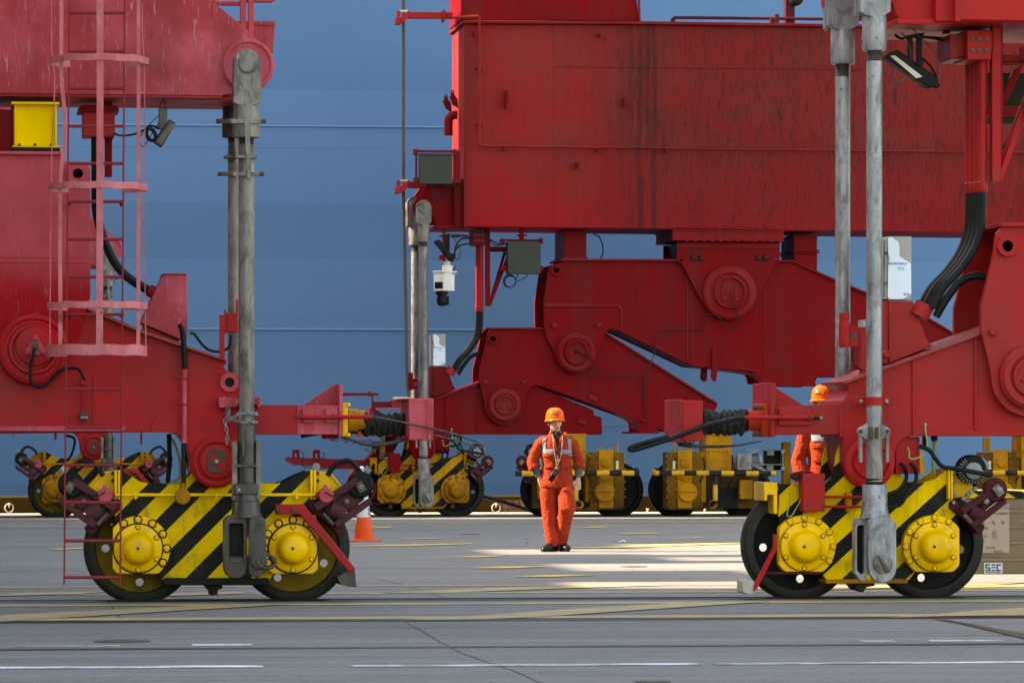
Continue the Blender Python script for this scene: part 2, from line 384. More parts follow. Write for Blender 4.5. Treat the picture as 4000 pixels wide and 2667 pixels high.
def bolt(px, py, rp, Y, mat, parent, name='bolt', h=.022, rot=0, grease=0):
    key = (round(rp, 1), mat.name, h, round(S(Y), 4), grease)
    if key not in _bm:
        r = rp * S(Y, px); b = B()
        b.lathe((0, 0, 0), (0, -1, 0), [(r * 1.25, -.004), (r * 1.25, .004), (r, .004), (r, h * .85), (r * .82, h)], 6)
        nf = len(b.f)
        if grease: b.lathe((0, 0, 0), (0, -1, 0), [(r * grease, -.004), (r * grease, .0025), (r * .8, .0028)], 12)
        me = bpy.data.meshes.new('bolt'); me.from_pydata(b.v, [], b.f)
        me.polygons.foreach_set('material_index', [0] * nf + [1] * (len(b.f) - nf))
        q = bmesh.new(); q.from_mesh(me); bmesh.ops.recalc_face_normals(q, faces=q.faces); q.to_mesh(me); q.free()
        me.materials.append(mat)
        if grease: me.materials.append(M['grease'])
        _bm[key] = me
    o = bpy.data.objects.new(name, _bm[key]); COL.objects.link(o); o.parent = parent
    o.location = W(px, py, Y) - org(parent); o.rotation_euler = (0, rot, 0); return o
def text(name, s, px, py, hp, Y, mat, parent, rz=0, sx=1, ext=.001, align='CENTER', loc=None, rot=None, size=None):
    c = bpy.data.curves.new(name, 'FONT'); c.body = s; c.align_x = align; c.align_y = 'CENTER'
    c.size = size or hp * S(Y, px) * 1.38; c.extrude = ext
    t = bpy.data.objects.new(name, c); COL.objects.link(t)
    bpy.context.view_layer.update()
    me = bpy.data.meshes.new_from_object(t.evaluated_get(bpy.context.evaluated_depsgraph_get()))
    bpy.data.objects.remove(t); me.name = name
    o = link(name, me, mat, parent, 0, 0)
    o.location = (loc if loc is not None else W(px, py, Y)) - org(parent)
    o.rotation_euler = rot or (pi / 2, rz, 0); o.scale = (sx, 1, 1); return o
def copy_tree(o, dy, parent=None, skip=(), dx=0):
    c = o.copy(); COL.objects.link(c); c.parent = parent
    c.location = o.location + Vector((dx, dy, 0))
    for ch in o.children:
        if ch.name.split('.')[0] in skip: continue
        k = ch.copy(); COL.objects.link(k); k.parent = c
    return c
DY = YF - YN
# ================================================================== setting
def asphalt():
    """worn quay paving: long traffic streaks, oil patches, pale aggregate, slab-wide tone changes"""
    m, n, p = newmat('worn_asphalt')
    c = mix(n, ramp(n, noise(n, (.30, 1, 1), .35, 8, .65), .3, .7), (.150, .145, .141), (.205, .197, .191))
    c = mix(n, mul(n, ramp(n, noise(n, (.05, 1.0, 1), 2.2, 6, .7), .45, .72), .8), c, (.245, .236, .228))
    c = mix(n, mul(n, ramp(n, noise(n, (.06, 1.6, 1), 3.5, 6, .75), .52, .70), .75), c, (.080, .074, .068))
    c = mix(n, mul(n, ramp(n, noise(n, (.30, 1.2, 1), .8, 8, .78), .55, .70), .75), c, (.075, .064, .052))
    c = mix(n, mul(n, ramp(n, noise(n, (.4, 1, 1), 3.4, 9, .82), .56, .66), .7), c, (.06, .054, .048))
    c = mix(n, mul(n, ramp(n, noise(n, (1, 1, 1), 30, 3, .6), .60, .70), .75), c, (.31, .30, .285))
    c = mix(n, mul(n, ramp(n, noise(n, (.6, 1, 1), 42, 3, .6), .58, .68), .8), c, (.045, .043, .040))
    n.links.new(c, p.inputs['Base Color']); p.inputs['Roughness'].default_value = .85
    p.inputs['Specular IOR Level'].default_value = .15
    bump(n, p, noise(n, (1, 1, 1), 45, 8, .75), .8, .02)
    return m
def markpaint(name, c0, wear=.5, lo=.45, hi=.62):
    """worn road paint: where it has gone the asphalt tone shows"""
    m, n, p = newmat(name)
    base = mix(n, ramp(n, noise(n, (.3, 1, 1), .9, 6), .3, .7), (.13, .126, .134), (.19, .182, .186))
    wr = ramp(n, noise(n, (.35, 1.4, 1), 4.5, 9, .75), lo, hi)
    c = mix(n, mul(n, wr, wear), c0, base)
    c = mix(n, mul(n, ramp(n, noise(n, (1, 1, 1), 45, 4), .58, .68), wear * .7), c, (.10, .09, .08))
    n.links.new(c, p.inputs['Base Color']); p.inputs['Roughness'].default_value = .8
    bump(n, p, noise(n, (1, 1, 1), 60, 6), .4, .006)
    return m
M['asphalt'] = asphalt()
M['yline'] = markpaint('worn_yellow_line_paint', (.46, .32, .08), .8, .42, .6)
M['yhatch'] = markpaint('worn_yellow_hatch_paint', (.37, .27, .105), .9, .44, .62)
M['ybright'] = markpaint('yellow_hatch_paint', (.62, .42, .05), .5)
M['wline'] = markpaint('worn_white_line_paint', (.72, .74, .80), 1.0, .42, .58)
M['railm'] = paint('rail_groove_steel', (.035, .032, .034), None, .5, dirt=.3, metal=.4)
M['iron'] = paint('cast_iron_cover', (.085, .075, .055), None, .7, dirt=.5)
M['joint'] = plain('dark_joint_filler', (.06, .055, .05), .9)
M['concrete'] = paint('sunlit_concrete_strip', (.36, .33, .29), None, .8, dirt=.4, spots=.3, spec=.2)  # paler than the paving to paint the sunlit strip beyond the rail
M['water'] = plain('harbour_water', (.02, .035, .04), .1)
def struct(o, label=None): o['kind'] = 'structure'; return o
YQ = 79.9
me = B().add([(-400, -250, 0), (400, -250, 0), (400, YQ, 0), (-400, YQ, 0), (-400, YQ, -5), (400, YQ, -5)], [(0, 1, 2, 3), (3, 2, 5, 4)])
gr = struct(me.build('ground', M['asphalt'], None, fix=False))
struct(B().add([(-700, YQ, -3.5), (700, YQ, -3.5), (700, 900, -3.5), (-700, 900, -3.5)], [(0, 1, 2, 3)]).build('water', M['water'], None, fix=False))
def quad(b, pts, z):
    return b.add([G(x, y, 0) + Vector((0, 0, z)) for x, y in pts], [tuple(range(len(pts)))])
def strip(b, y, w_, x0=-60, x1=40, z=.004):
    """band along the quay: centre depth from row y at column 2000, width in metres"""
    Y = G(2000, y).y; return b.add([(x0, Y - w_ / 2, z), (x1, Y - w_ / 2, z), (x1, Y + w_ / 2, z), (x0, Y + w_ / 2, z)], [(0, 1, 2, 3)])
def flat(b, name, mat, kind='structure'):
    o = b.build(name, mat, None, fix=False, smooth=0); o['kind'] = kind; return o
# crane rails in their grooves
for Yr, nm in ((YN, 'crane_rail'), (YF, 'crane_rail')):
    b = B().cube(-60, 40, Yr - .05, Yr + .05, .002, .012); flat(b, nm, M['wheel'])
    b = B().add([(-60, Yr - .30, .004), (40, Yr - .30, .004), (40, Yr + .26, .004), (-60, Yr + .26, .004)], [(0, 1, 2, 3)]); flat(b, 'rail_groove', M['railm'])
b = B(); strip(b, 2421, .30); strip(b, 2526, .20); flat(b, 'cable_slot', M['railm'])
# thin yellow lines along the rails
b = B()
for y, w_ in ((2286, .22), (2315, .22), (2357, .36), (2411, .42), (2038, .35), (2056, .3)): strip(b, y, w_, z=.0045)
flat(b, 'yellow_line', M['yline'])
# slanted hatch bars between the lines
b = B()
for off in (0,):
    quad(b, [(0 + off, 2430 - off * .004), (0 + off, 2405 - off * .004), (740 + off, 2368 - off * .004), (1130 + off, 2362 - off * .004), (700 + off, 2387 - off * .004)], .008) if off < 1600 else None
quad(b, [(1560, 2424), (1800, 2411), (2240, 2380), (2700, 2354), (3020, 2351), (2860, 2361), (2420, 2390), (2060, 2414), (1900, 2421)], .0085)
quad(b, [(3480, 2414), (3700, 2408), (4060, 2404), (4060, 2372), (3800, 2387)], .008)
quad(b, [(-40, 2330), (300, 2322), (420, 2312), (60, 2318)], .008)
quad(b, [(640, 2330), (900, 2322), (1000, 2312), (700, 2318)], .008)
quad(b, [(1480, 2318), (1760, 2316), (2300, 2296), (2640, 2286), (2380, 2286), (1900, 2298)], .008)
quad(b, [(2900, 2306), (3300, 2304), (3900, 2284), (4060, 2276), (3700, 2278)], .008)
flat(b, 'hatch_marking', M['yhatch'])
b = B()
for q in ([(1742, 2177), (1850, 2173), (1970, 2171), (1955, 2174), (1870, 2178)], [(1841, 2220), (1960, 2214), (2143, 2213), (2060, 2218), (1980, 2221)], [(2004, 2253), (2160, 2247), (2368, 2246), (2240, 2251), (2140, 2255)],
          [(2180, 2141), (2350, 2137), (2600, 2127), (2900, 2120), (2900, 2123), (2560, 2136), (2420, 2141)], [(1350, 2136), (1500, 2130), (1850, 2123), (1840, 2126), (1600, 2133)], [(1340, 2063), (1530, 2059), (1525, 2062), (1420, 2065)],
          [(1550, 2106), (1700, 2103), (1720, 2105), (1600, 2107)], [(2390, 2086), (2500, 2083), (2600, 2082), (2560, 2085), (2450, 2087)], [(2240, 2062), (2330, 2058), (2420, 2058), (2330, 2062)], [(180, 2146), (330, 2139), (360, 2141), (240, 2148)],
          [(3700, 2292), (4060, 2284), (4060, 2291), (3800, 2296)], [(2620, 2103), (2740, 2100), (2720, 2103)]):
    quad(b, q, .0085)
flat(b, 'hatch_marking', M['ybright'])
b = B()
for x0, x1, y, w_ in ((-60, 1030, 2606, .24), (1370, 2740, 2598, .18), (2780, 4100, 2590, .17)):
    p0, p1 = G(x0, y - (x0 - 2000) * 0), G(x1, y); Y = G((x0 + x1) / 2, y).y
    b.add([(p0.x, Y - w_ / 2, .0045), (p1.x, Y - w_ / 2, .0045), (p1.x, Y + w_ / 2, .0045), (p0.x, Y + w_ / 2, .0045)], [(0, 1, 2, 3)])
for x0, x1, y, w_ in ((60, 330, 2523, .17), (340, 470, 2523, .12), (750, 985, 2519, .17), (3365, 3495, 2505, .2), (3630, 3920, 2503, .17)):
    p0, p1 = G(x0, y), G(x1, y); Y = (p0.y + p1.y) / 2
    b.add([(p0.x, Y - w_ / 2, .0045), (p1.x, Y - w_ / 2, .0045), (p1.x, Y + w_ / 2, .0045), (p0.x, Y + w_ / 2, .0045)], [(0, 1, 2, 3)])
flat(b, 'white_line', M['wline'])
b = B(); quad(b, [(3640, 2419), (3700, 2422), (4080, 2490), (4080, 2515), (3900, 2472), (3740, 2434)], .0075); flat(b, 'steel_cover_strip', M['iron'])
# fine joints and cracks
b = B()
def crack(pts, w_):
    P = [G(x, y) for x, y in pts]
    for i in range(len(P) - 1):
        d = (P[i + 1] - P[i]).normalized(); nn = Vector((-d.y, d.x, 0)) * w_
        b.add([P[i] - nn + Vector((0, 0, .003)), P[i + 1] - nn + Vector((0, 0, .003)), P[i + 1] + nn + Vector((0, 0, .003)), P[i] + nn + Vector((0, 0, .003))], [(0, 1, 2, 3)])
crack([(1440, 2252), (1600, 2290), (1760, 2345)], .004); crack([(1580, 2430), (1640, 2460), (1700, 2495), (1790, 2545), (1900, 2585), (2010, 2620), (2130, 2675)], .0045)
crack([(420, 2345), (445, 2380), (478, 2422)], .006)
flat(b, 'pavement_crack', M['joint'])
def cover(px, py, rx, mat, label):
    c = G(px, py); r = rx * S(c.y, px)
    o = B().lathe(c, (0, 0, 1), [(r, .002), (r, .006), (r * .93, .007), (r * .92, .0035), (r * .9, .0035), (r * .88, .007), (.02, .007)], 40, False).build('manhole_cover', mat, None)
    return tag(o, label, 'manhole cover')
cover(476, 2505, 111, M['iron'], "round brown manhole cover between the two dark slots in the left foreground")
cover(2475, 2213, 52, M['iron'], "dark manhole cover in the sunlit strip right of the walking worker")
cover(1836, 2087, 38, M['iron'], "small dark manhole cover behind and left of the walking worker's feet")
cover(2550, 2664, 70, M['iron'], "manhole cover at the bottom edge of the picture right of the middle")
# small litter
def scrap(px, py, w_, mat, label, name='paper_scrap'):
    c = G(px, py); s_ = S(c.y, px) * w_
    pts = [(-.5, -.3, .004), (.1, -.45, .02), (.55, -.1, .006), (.3, .35, .03), (-.35, .3, .01)]
    o = B().add([c + Vector((x * s_, y * s_, z)) for x, y, z in pts] + [c + Vector((x * s_, y * s_, z + .004)) for x, y, z in pts], [(0, 1, 2, 3, 4), (9, 8, 7, 6, 5)] + [(i, (i + 1) % 5, (i + 1) % 5 + 5, i + 5) for i in range(5)]).build(name, mat, None)
    tag(o, label, 'litter')
scrap(2127, 2098, 12, M['white'], "pale paper scrap on the ground just left of the worker's trouser leg")
scrap(2430, 2118, 30, M['white'], "crumpled white paper on the sunlit ground right of the worker")
scrap(2057, 2123, 14, M['blueprint'], "small blue scrap on the sunlit ground left of the worker's shoes")
b = B(); rr = random.Random(5)
for i in range(420):
    px = rr.uniform(20, 3980); py = rr.choice([rr.uniform(2060, 2330), rr.uniform(2330, 2660)]); c = G(px, py); s_ = rr.uniform(.003, .008) * (1.6 if py < 2330 else 1)
    a = [rr.uniform(.6, 1.3) for _ in range(6)]
    b.add([c + Vector(v) * s_ for v in ((a[0], 0, 0), (0, a[1], 0), (-a[2], 0, 0), (0, -a[3], 0), (0, 0, a[4]))], [(0, 1, 4), (1, 2, 4), (2, 3, 4), (3, 0, 4)])
o = b.build('gravel', M['asphalt'], None, smooth=0); o['kind'] = 'stuff'
# quay edge: concrete strip in a sunlit tone, ochre kerb with rings and a stencilled mark
Yk = 78.9
struct(B().cube(-60, 60, YF + .32, Yk - .002, .001, .03).build('quay_edge_strip', M['concrete'], None))
KB = B().cube(-60, 60, Yk, Yk + .9, 0, .315).build('quay_kerb', M['kerb'], None, .015); tag(KB, "low rusty ochre kerb along the water's edge under the hull", 'kerb')
B().cube(-60, 60, Yk - .012, Yk, .28, .30).build('kerb_lip', M['kerb'], KB)
for px in (36, 1938):
    c = W(px, 1973, Yk - .05)
    B().torus(c + Vector((0, 0, -.045)), (.15, -1, .05), .075, .011, 24, 8).build('mooring_ring', M['cream'], KB)
    B().tube([c + Vector((0, .05, .03)), c + Vector((0, -.01, .03)), c + Vector((0, -.02, -.02)), c + Vector((0, .04, -.035))], .012, 8).build('ring_staple', M['cream'], KB)
B().prism([(1955, 1953), (2060, 1953), (2060, 2000), (1955, 2002)], Yk - .004, .003).build('stencil_patch', M['stencilbg'], KB)
text('stencil_number', "150A", 1997, 1976, 36, Yk - .0065, M['stencil'], KB, sx=.82)
for px in (2530, 2753): B().vert(px, Yk - .35, [(1985, 6), (1991, 6), (1992, 4), (2006, 4), (2007, 8), (2010, 8)], 10).build('anchor_stud', M['cream'], KB)
# ------------------------------------------------------------------ ship: hull of welded plates
def hullmat(name, c):
    m, n, p = newmat(name)
    k = mix(n, ramp(n, noise(n, (.35, 1, 1), .5, 5), .3, .7), c, tuple(x * .93 for x in c))
    k = mix(n, mul(n, ramp(n, noise(n, (3, 1, .12), 1.6, 5, .65), .52, .78), .16), k, tuple(x * .62 for x in c))
    k = mix(n, mul(n, ramp(n, noise(n, (1, 1, .5), 2.5, 8, .75), .62, .76), .3), k, tuple(x * .5 for x in c))
    n.links.new(k, p.inputs['Base Color']); p.inputs['Roughness'].default_value = .5; p.inputs['Specular IOR Level'].default_value = .12
    bump(n, p, noise(n, (1, 1, 1), 5, 7, .7), .25, .02); return m
HM = [hullmat('ship_blue_paint', (.085, .205, .385)), hullmat('ship_blue_paint_b', (.078, .190, .358)), hullmat('ship_blue_paint_c', (.088, .210, .392))]
HMc = hullmat('ship_blue_bead', (.115, .25, .45))
Yh = 84.0
SHIP = empty('container_ship', (10, Yh, -3.5), "huge pale blue welded ship hull filling the background behind both cranes", 'ship')
rows = [-3.6] + [W(2000, y, Yh).z for y in (1880, 1665, 1455, 1240, 1016, 801, 585, 360, 148)]
rows += [rows[-1] + 1.9, rows[-1] + 4.5, rows[-1] + 8]
xs = [-60, -35, -18, -9, -2.6, 2.1, 7.0, 12.1, 17.0, 22, 34, 60, 95]
for i in range(len(rows) - 1):
    for j in range(len(xs) - 1):
        d = random.Random(i * 31).uniform(0, .006) + random.Random(i * 7 + j).uniform(0, .003)
        lean = 0
        B().cube(xs[j], xs[j + 1], Yh - d, Yh + .05, rows[i], rows[i + 1]).build('hull_plate', HM[random.Random(i * 5).randint(0, 2)], SHIP, smooth=0)
B().cube(-60, 95, Yh + .052, Yh + 8, -3.6, rows[-1]).build('hull_core', HM[0], SHIP)
for y in (492, 1286): z = W(1000, y, Yh).z; B().tube([(-60, Yh - .015, z), (95, Yh - .015, z)], .019, 8, False).build('weld_bead', HMc, SHIP)
# unseen blocks added left of the picture, only to shade the ground
def container(x, y, z, l, col, label):
    o = B().cube(x, x + l, y, y + 2.44, z, z + 2.59).build('shipping_container', col, None, .02); tag(o, label, 'container', 'containers stacked left of the picture'); return o
SH = paint('blocker_cladding', (.20, .21, .21), None, .6, dirt=.3); SR = paint('blocker_top', (.12, .12, .12), None, .7, dirt=.3)
def blocker(x0, x1, y0, y1, h, label):
    o = B().cube(x0, x1, y0, y1, 0, h).build('shade_blocker', SH, None, .03); tag(o, label, 'blocker')
    B().cube(x0 - .2, x1 + .1, y0 - .1, y1 + .1, h + .002, h + .25).build('blocker_roof', SR, o, .02)
    B().cube(x1 + .001, x1 + .04, (y0 + y1) / 2 - .6, (y0 + y1) / 2 + .6, 0, 2.3).build('blocker_door', M['galvdark'], o)
blocker(-20, -7.2, 18.5, 37.05, 18.0, 'long tall grey added shade shed left of the left crane, nearest the camera')
for x1, y0, y1, h, lb in ((-7.0, 41.6, 44.0, 9.6, 'low grey added shade blocker just behind the long tall shed'), (-5.7, 44.2, 47.4, 10.4, 'grey shade blocker added between two lower ones, left of the walking worker'), (-6.6, 47.6, 50.0, 9.8, 'narrow grey added shade blocker left of the walking worker'), (-6.0, 50.2, 53.8, 10.6, 'wide grey added shade blocker left of the walking worker'),
    (-7.2, 54.0, 56.2, 10.2, 'narrow set-back grey added shade blocker left of the cone'), (-6.6, 56.4, 59.4, 11.4, 'tallest of the grey added shade blockers, next to the waterside shed')):
    blocker(-20, x1, y0, y1, h, lb)
blocker(-20, -7.2, 59.7, 74.9, 18.0, 'tall grey added shade shed at the waterside end, left of the left crane')
# ================================================================== left crane
A = empty('gantry_crane', W(300, YM, YN) * 1, "red gantry crane with pink faded sill, caged ladder and dirty yellow and black bogie, left", 'crane')
A.location.z = 0; ORG[A.name] = A.location.copy()
YE = YN - .45; YB = YN - .30; YH = YN - .40; YR = YN - .82
copyA = []
def cA(o): copyA.append(o); return o

# --- upper sill beam with the rod boss
sill = [(-90, -4200), (430, -4200), (520, -400), (640, -160), (730, -60), (825, 0), (930, 88)] + arc(969, 255, 103, 68, -58, 12) + [(1010, 356), (905, 366), (868, 372), (868, 384), (-90, 376)]
o = pris('sill_beam', sill, YE, 1.25, M['pink'], A); cA(o)
b = B().rect(-90, 361, 868, 373, YE - .035, .034); b.build('flange_lip', M['pink'], o, .004)
b = B().disc(969, 255, YE - .002, [(101, 0), (101, .035), (96, .045), (88, .045), (86, .03)]); b.build('pin_boss', M['pink'], o)
B().rect(905, 384, 868, 430, YE + .1, 1.0); b = B().rect(640, 378, 905, 392, YE + .05, 1.1); b.build('bottom_plate', M['redA'], o)
# bracket, rail posts behind the sill's right end
o = B().prism([(925, 83), (1075, 83), (1075, 96), (1072, 112), (1072, 150), (1068, 152), (1068, 205), (925, 205)], YE + .75, .35).build('end_box', M['pink'], A, .006)
B().rect(1000, 94, 1076, 99, YE + .72, .02).build('lip', M['pink'], o)
for x0, x1, y1 in ((939, 962, 110), (970, 992, 140)):
    b = B().rect(x0, -200, x1, y1, YE + .45, .07); b.build('rail_post', M['pink'], A, .003)
b = B(); b.pt([(826, 4), (860, 14), (940, 15)], .022, YE + .5, smooth=False); b.pt([(960, 5), (1050, 5), (1070, -2), (1075, -14)], .016, YE + .5)
b.each('handrail', M['pink'], A)

# --- leg block and fork
b = B().rect(-90, 428, 52, 592, YE + .02, .8); b.build('leg_block', M['redfar'], A, .01)
o = B().rect(56, 408, 222, 570, YE - .05, .6).build('yellow_stool', M['yelbox'], A, .005)
B().rect(44, 398, 232, 409, YE - .12, .75).rect(56, 409, 63, 568, YE - .1, .05).rect(214, 409, 222, 568, YE - .1, .05).build('top_flange', M['yelbox'], o, .004)
B().rect(48, 568, 232, 577, YE - .12, .75).build('base_flange', M['yelbox'], o, .004)
B().rect(42, 577, 235, 588, YE - .13, .76).build('packing_plate', M['black'], o, .003)
for x in (76, 137, 200): bolt(x, 566, 5, YE - .12, M['rustbolt'], o)
b = B().rect(-90, 589, 240, 605, YE - .13, 1.1); b.build('leg_flange', M['pink'], A, .005)
fork = [(-90, 605), (240, 605), (256, 632), (330, 632), (345, 645), (353, 665), (353, 1160), (341, 1202), (297, 1345), (262, 1418)] + arc(132, 1363, 143, -22, -175, 16) + [(-14, 1300), (-90, 1290)]
o = pris('fork_plate', fork, YE - .08, .075, M['pinkfork'], A, holes=[circ(304, 679, 20)]); cA(o)
B().disc(304, 679, YE - .082, [(45, 0), (45, .04), (20, .04), (20, 0)], 28).build('lifting_eye', M['pinkfork'], o)
B().rect(-90, 700, 262, 1180, YE + .0, .9).build('web', M['pinkfork'], o)
B().rect(-90, 1003, 352, 1008, YE - .086, .007).rect(-90, 1021, 352, 1029, YE - .088, .009).each('weld_seam', M['pinkfork'], o, .002)
B().disc(132, 1363, YE - .082, [(137, 0), (137, .05), (122, .07), (112, .055), (104, .055), (96, .085), (86, .085), (80, .04), (76, .04)]).build('pin_boss', M['redA'], o)
B().disc(138, 1350, YE - .1, [(76, 0), (76, .06), (70, .065)]).build('pin_cover', M['redA'], o)
B().prism(fil([(138, 1302), (186, 1386), (90, 1386)], 14), YE - .185, .02).build('lock_plate', M['pink'], o, .003)
for x, y in ((138, 1323), (110, 1372), (167, 1372)): bolt(x, y, 11, YE - .187, M['pink'], o, h=.03)
B().disc(138, 1352, YE - .18, [(13, 0), (13, .05), (8, .06)]).build('grease_cap', M['rustbolt'], o)
o = B().pt([(135, 1356), (128, 1395), (119, 1430), (122, 1490), (150, 1512), (185, 1500), (230, 1450), (275, 1438), (305, 1442), (320, 1462), (332, 1485)], .013, YE - .22).build('grease_hose', M['rubber'], A)
b = B().pt([(331, 1484), (327, 1600)], .005, YE - .06, smooth=False).rect(315, 1490, 340, 1502, YE - .08, .07); b.each('sensor_lead', M['redA'], A)
b = B().prism(fil([(311, 1618), (322, 1608), (336, 1608), (348, 1620), (345, 1640), (313, 1640)], 5), YE - .09, .08); o = b.build('limit_switch', M['rustbolt'], A, .003)
for x in (319, 328, 338): bolt(x, 1630, 4, YE - .092, M['bolt'], o)

# --- lower equaliser beam
eq = [(-90, 1000), (300, 1185), (342, 1209), (552, 1300), (885, 1412), (886, 1421), (873, 1428), (884, 1447), (905, 1456), (930, 1462), (948, 1490), (948, 1803)] + arc(845, 1803, 103, 0, -180, 18) + [(737, 1765), (724, 1725), (705, 1700), (682, 1690), (655, 1687), (490, 1689), (-90, 1694)]
EQA = pris('equaliser_beam', eq, YE, .9, M['redA'], A, bevel=.008); cA(EQA)
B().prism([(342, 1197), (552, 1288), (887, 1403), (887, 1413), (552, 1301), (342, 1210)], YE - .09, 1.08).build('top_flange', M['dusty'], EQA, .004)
B().rect(-90, 1664, 490, 1684, YE - .05, .049).build('bottom_lip', M['pink'], EQA, .004)
B().prism([(592, 1689), (594, 1655), (613, 1625), (648, 1609), (880, 1606), (946, 1606), (946, 1803)] + arc(845, 1803, 100, 0, -180, 16) + [(739, 1765), (726, 1725), (707, 1700), (684, 1689)], YE - .018, .019).build('doubler_plate', M['redA'], EQA, .004)
B().disc(896, 1493, YE - .004, [(37, 0), (37, .03), (19, .03), (19, 0)], 28).build('lifting_eye', M['pink'], EQA)
B().disc(896, 1493, YE - .006, [(19, 0), (18, .006)], 20).build('eye_hole', M['black'], EQA)
B().disc(845, 1803, YE - .015, [(100, 0), (100, .03), (88, .05), (80, .05), (70, .035), (66, .035), (64, .07), (52, .075)]).build('pin_boss', M['rednear'], EQA)
B().prism(fil([(810, 1768), (820, 1756), (872, 1756), (882, 1768), (882, 1834), (872, 1847), (820, 1847), (810, 1834)], 6), YE - .11, .03).build('lock_plate', M['rustbolt'], EQA, .003)
B().prism(fil([(822, 1765), (838, 1770), (846, 1800), (876, 1798), (878, 1835), (860, 1846), (845, 1810), (820, 1790)], 8), YE - .1125, .004).build('paint_flake', M['rednear'], EQA)
bolt(846, 1802, 7, YE - .115, M['bolt'], EQA)
for x in (368, 322): B().rect(x - 5, 1470, x + 5, 1660, YE - .01, .009).each('weld_seam', M['redA'], EQA, .002)
B().rect(212, 1690, 219, 1720, YE + .2, .05).rect(548, 1685, 556, 1735, YE + .2, .03).each('hanger_tab', M['redA'], EQA)
# --- cable housing on the slope
o = pris('cable_housing', [(637, 1072), (728, 1072), (731, 1090), (731, 1324), (703, 1326), (549, 1260)], YE + .12, .5, M['pink'], A)
B().prism([(562, 1270), (700, 1332), (702, 1350), (560, 1290)], YE + .18, .4).build('foot', M['redA'], o)
B().rect(635, 1068, 730, 1073, YE + .1, .54).build('lid', M['redA'], o, .002)
cA(o)
b = B().pt([(372, 534), (372, 640)], .035, YE + .5, smooth=False); b.build('upper_conduit', M['black'], A)
o = B().pt([(375, 640), (375, 720), (378, 830), (405, 930), (452, 1030), (510, 1090), (592, 1140)], .040, YE + .42).build('main_cable', M['rubber'], A); cA(o)
o = B().tube([W(580, 1131, YE + .42), W(606, 1146, YE + .42)], .055, 16, False).build('cable_gland', M['redA'], A); cA(o)
b = B().rect(323, 412, 449, 534, YE + .35, .35); o = b.build('junction_box', M['redA'], A, .006)
B().prism([(322, 410), (450, 410), (465, 425), (465, 437), (305, 437), (305, 425)], YE + .3, .45).build('mounting_plate', M['redfar'], o)
B().rect(409, 400, 438, 692, YE + .6, .05).build('hanger_channel', M['redfar'], A, .003)
# --- conduit down the beam
b = B().pt([(702, 1265), (712, 1290), (718, 1350), (722, 1442)], .024, YE - .09); b.build('flexible_hose', M['rubber'], A)
o = B().vert(720, YE - .08, [(1442, 14), (1450, 14), (1452, 12), (1460, 12), (1461, 10), (1716, 10), (1718, 13), (1730, 13)], 16).build('conduit_pipe', M['pink'], A)
B().pt([(682, 1473), (708, 1473), (708, 1480), (734, 1480)], .008, YE - .1, smooth=False).pt([(684, 1573), (708, 1573), (708, 1580), (730, 1580)], .008, YE - .1, smooth=False).each('pipe_clamp', M['redA'], o)
B().vert(717, YE - .08, [(1731, 9.5), (1885, 9.5)], 16).build('lower_hose', M['rubber'], A)
for pts in ([(655, 1695), (680, 1730), (700, 1790), (704, 1850), (690, 1875), (640, 1884)], [(726, 1700), (728, 1790), (745, 1840), (728, 1870), (712, 1890)], [(660, 1694), (662, 1800), (655, 1886)], [(250, 1700), (290, 1712), (285, 1760), (265, 1800)]):
    B().pt(pts, .011 if pts[0][0] != 660 else .02, YE + .4).build('earth_cable', M['greenwire'] if pts[0][0] == 655 else M['rubber'], A)

# --- bumper arm
o = B().prism([(948, 1581), (1328, 1581), (1328, 1697), (1290, 1697), (1262, 1694), (1230, 1697), (948, 1697)], YE + .02, .8).build('bumper_arm', M['redA'], A, .006)
B().prism([(1187, 1581), (1309, 1500), (1326, 1500), (1326, 1581)], YE + .3, .06).build('gusset', M['pink'], o, .004)
B().rect(1160, 1582, 1327, 1696, YE + .012, .01).build('faded_end', M['pink'], o, .002)
B().rect(1325, 1498, 1338, 1705, YE - .02, .88).build('end_plate', M['pink'], o, .004)
for x0 in (1182, 1272): B().rect(x0, 1597, x0 + 46, 1650, YE - .03, .045).build('pipe_pad', M['pink'], o, .004)
B().pt([(1159, 1628), (1170, 1628)], .012, YE - .06, smooth=False).pt([(1170, 1628), (1455, 1628)], .019, YE - .06, n=12, smooth=False).build('cable_pipe', M['redA'], o)
for x in (1184, 1305): B().torus(W(x, 1628, YE - .06), (1, 0, 0), .026, .005).build('u_bolt', M['rustbolt'], o)
def buffer(px0, fl, cyl, bel, boxr, Yc, mfl, mbox, par, sgn=1):
    o = B().horiz(1642, Yc, [(bel[0], 34), (bel[0] + sgn * 2, 34), (bel[1], 30)], 20).build('buffer_piston', M['black'], par)
    return o
YC = YN - .03
b = B().rect(1338, 1573, 1359, 1705, YN - .32, .58); o = b.build('buffer_flange', M['yel'], A, .006)
for y in (1580, 1698):
    for x in (1362,): bolt(x, y, 7, YN - .33, M['yel'], o)
b = B().horiz(1640, YC - .05, [(1359, 44), (1396, 44), (1398, 38), (1430, 38), (1432, 34)], 24); b.build('buffer_cylinder', M['yelold'], A)
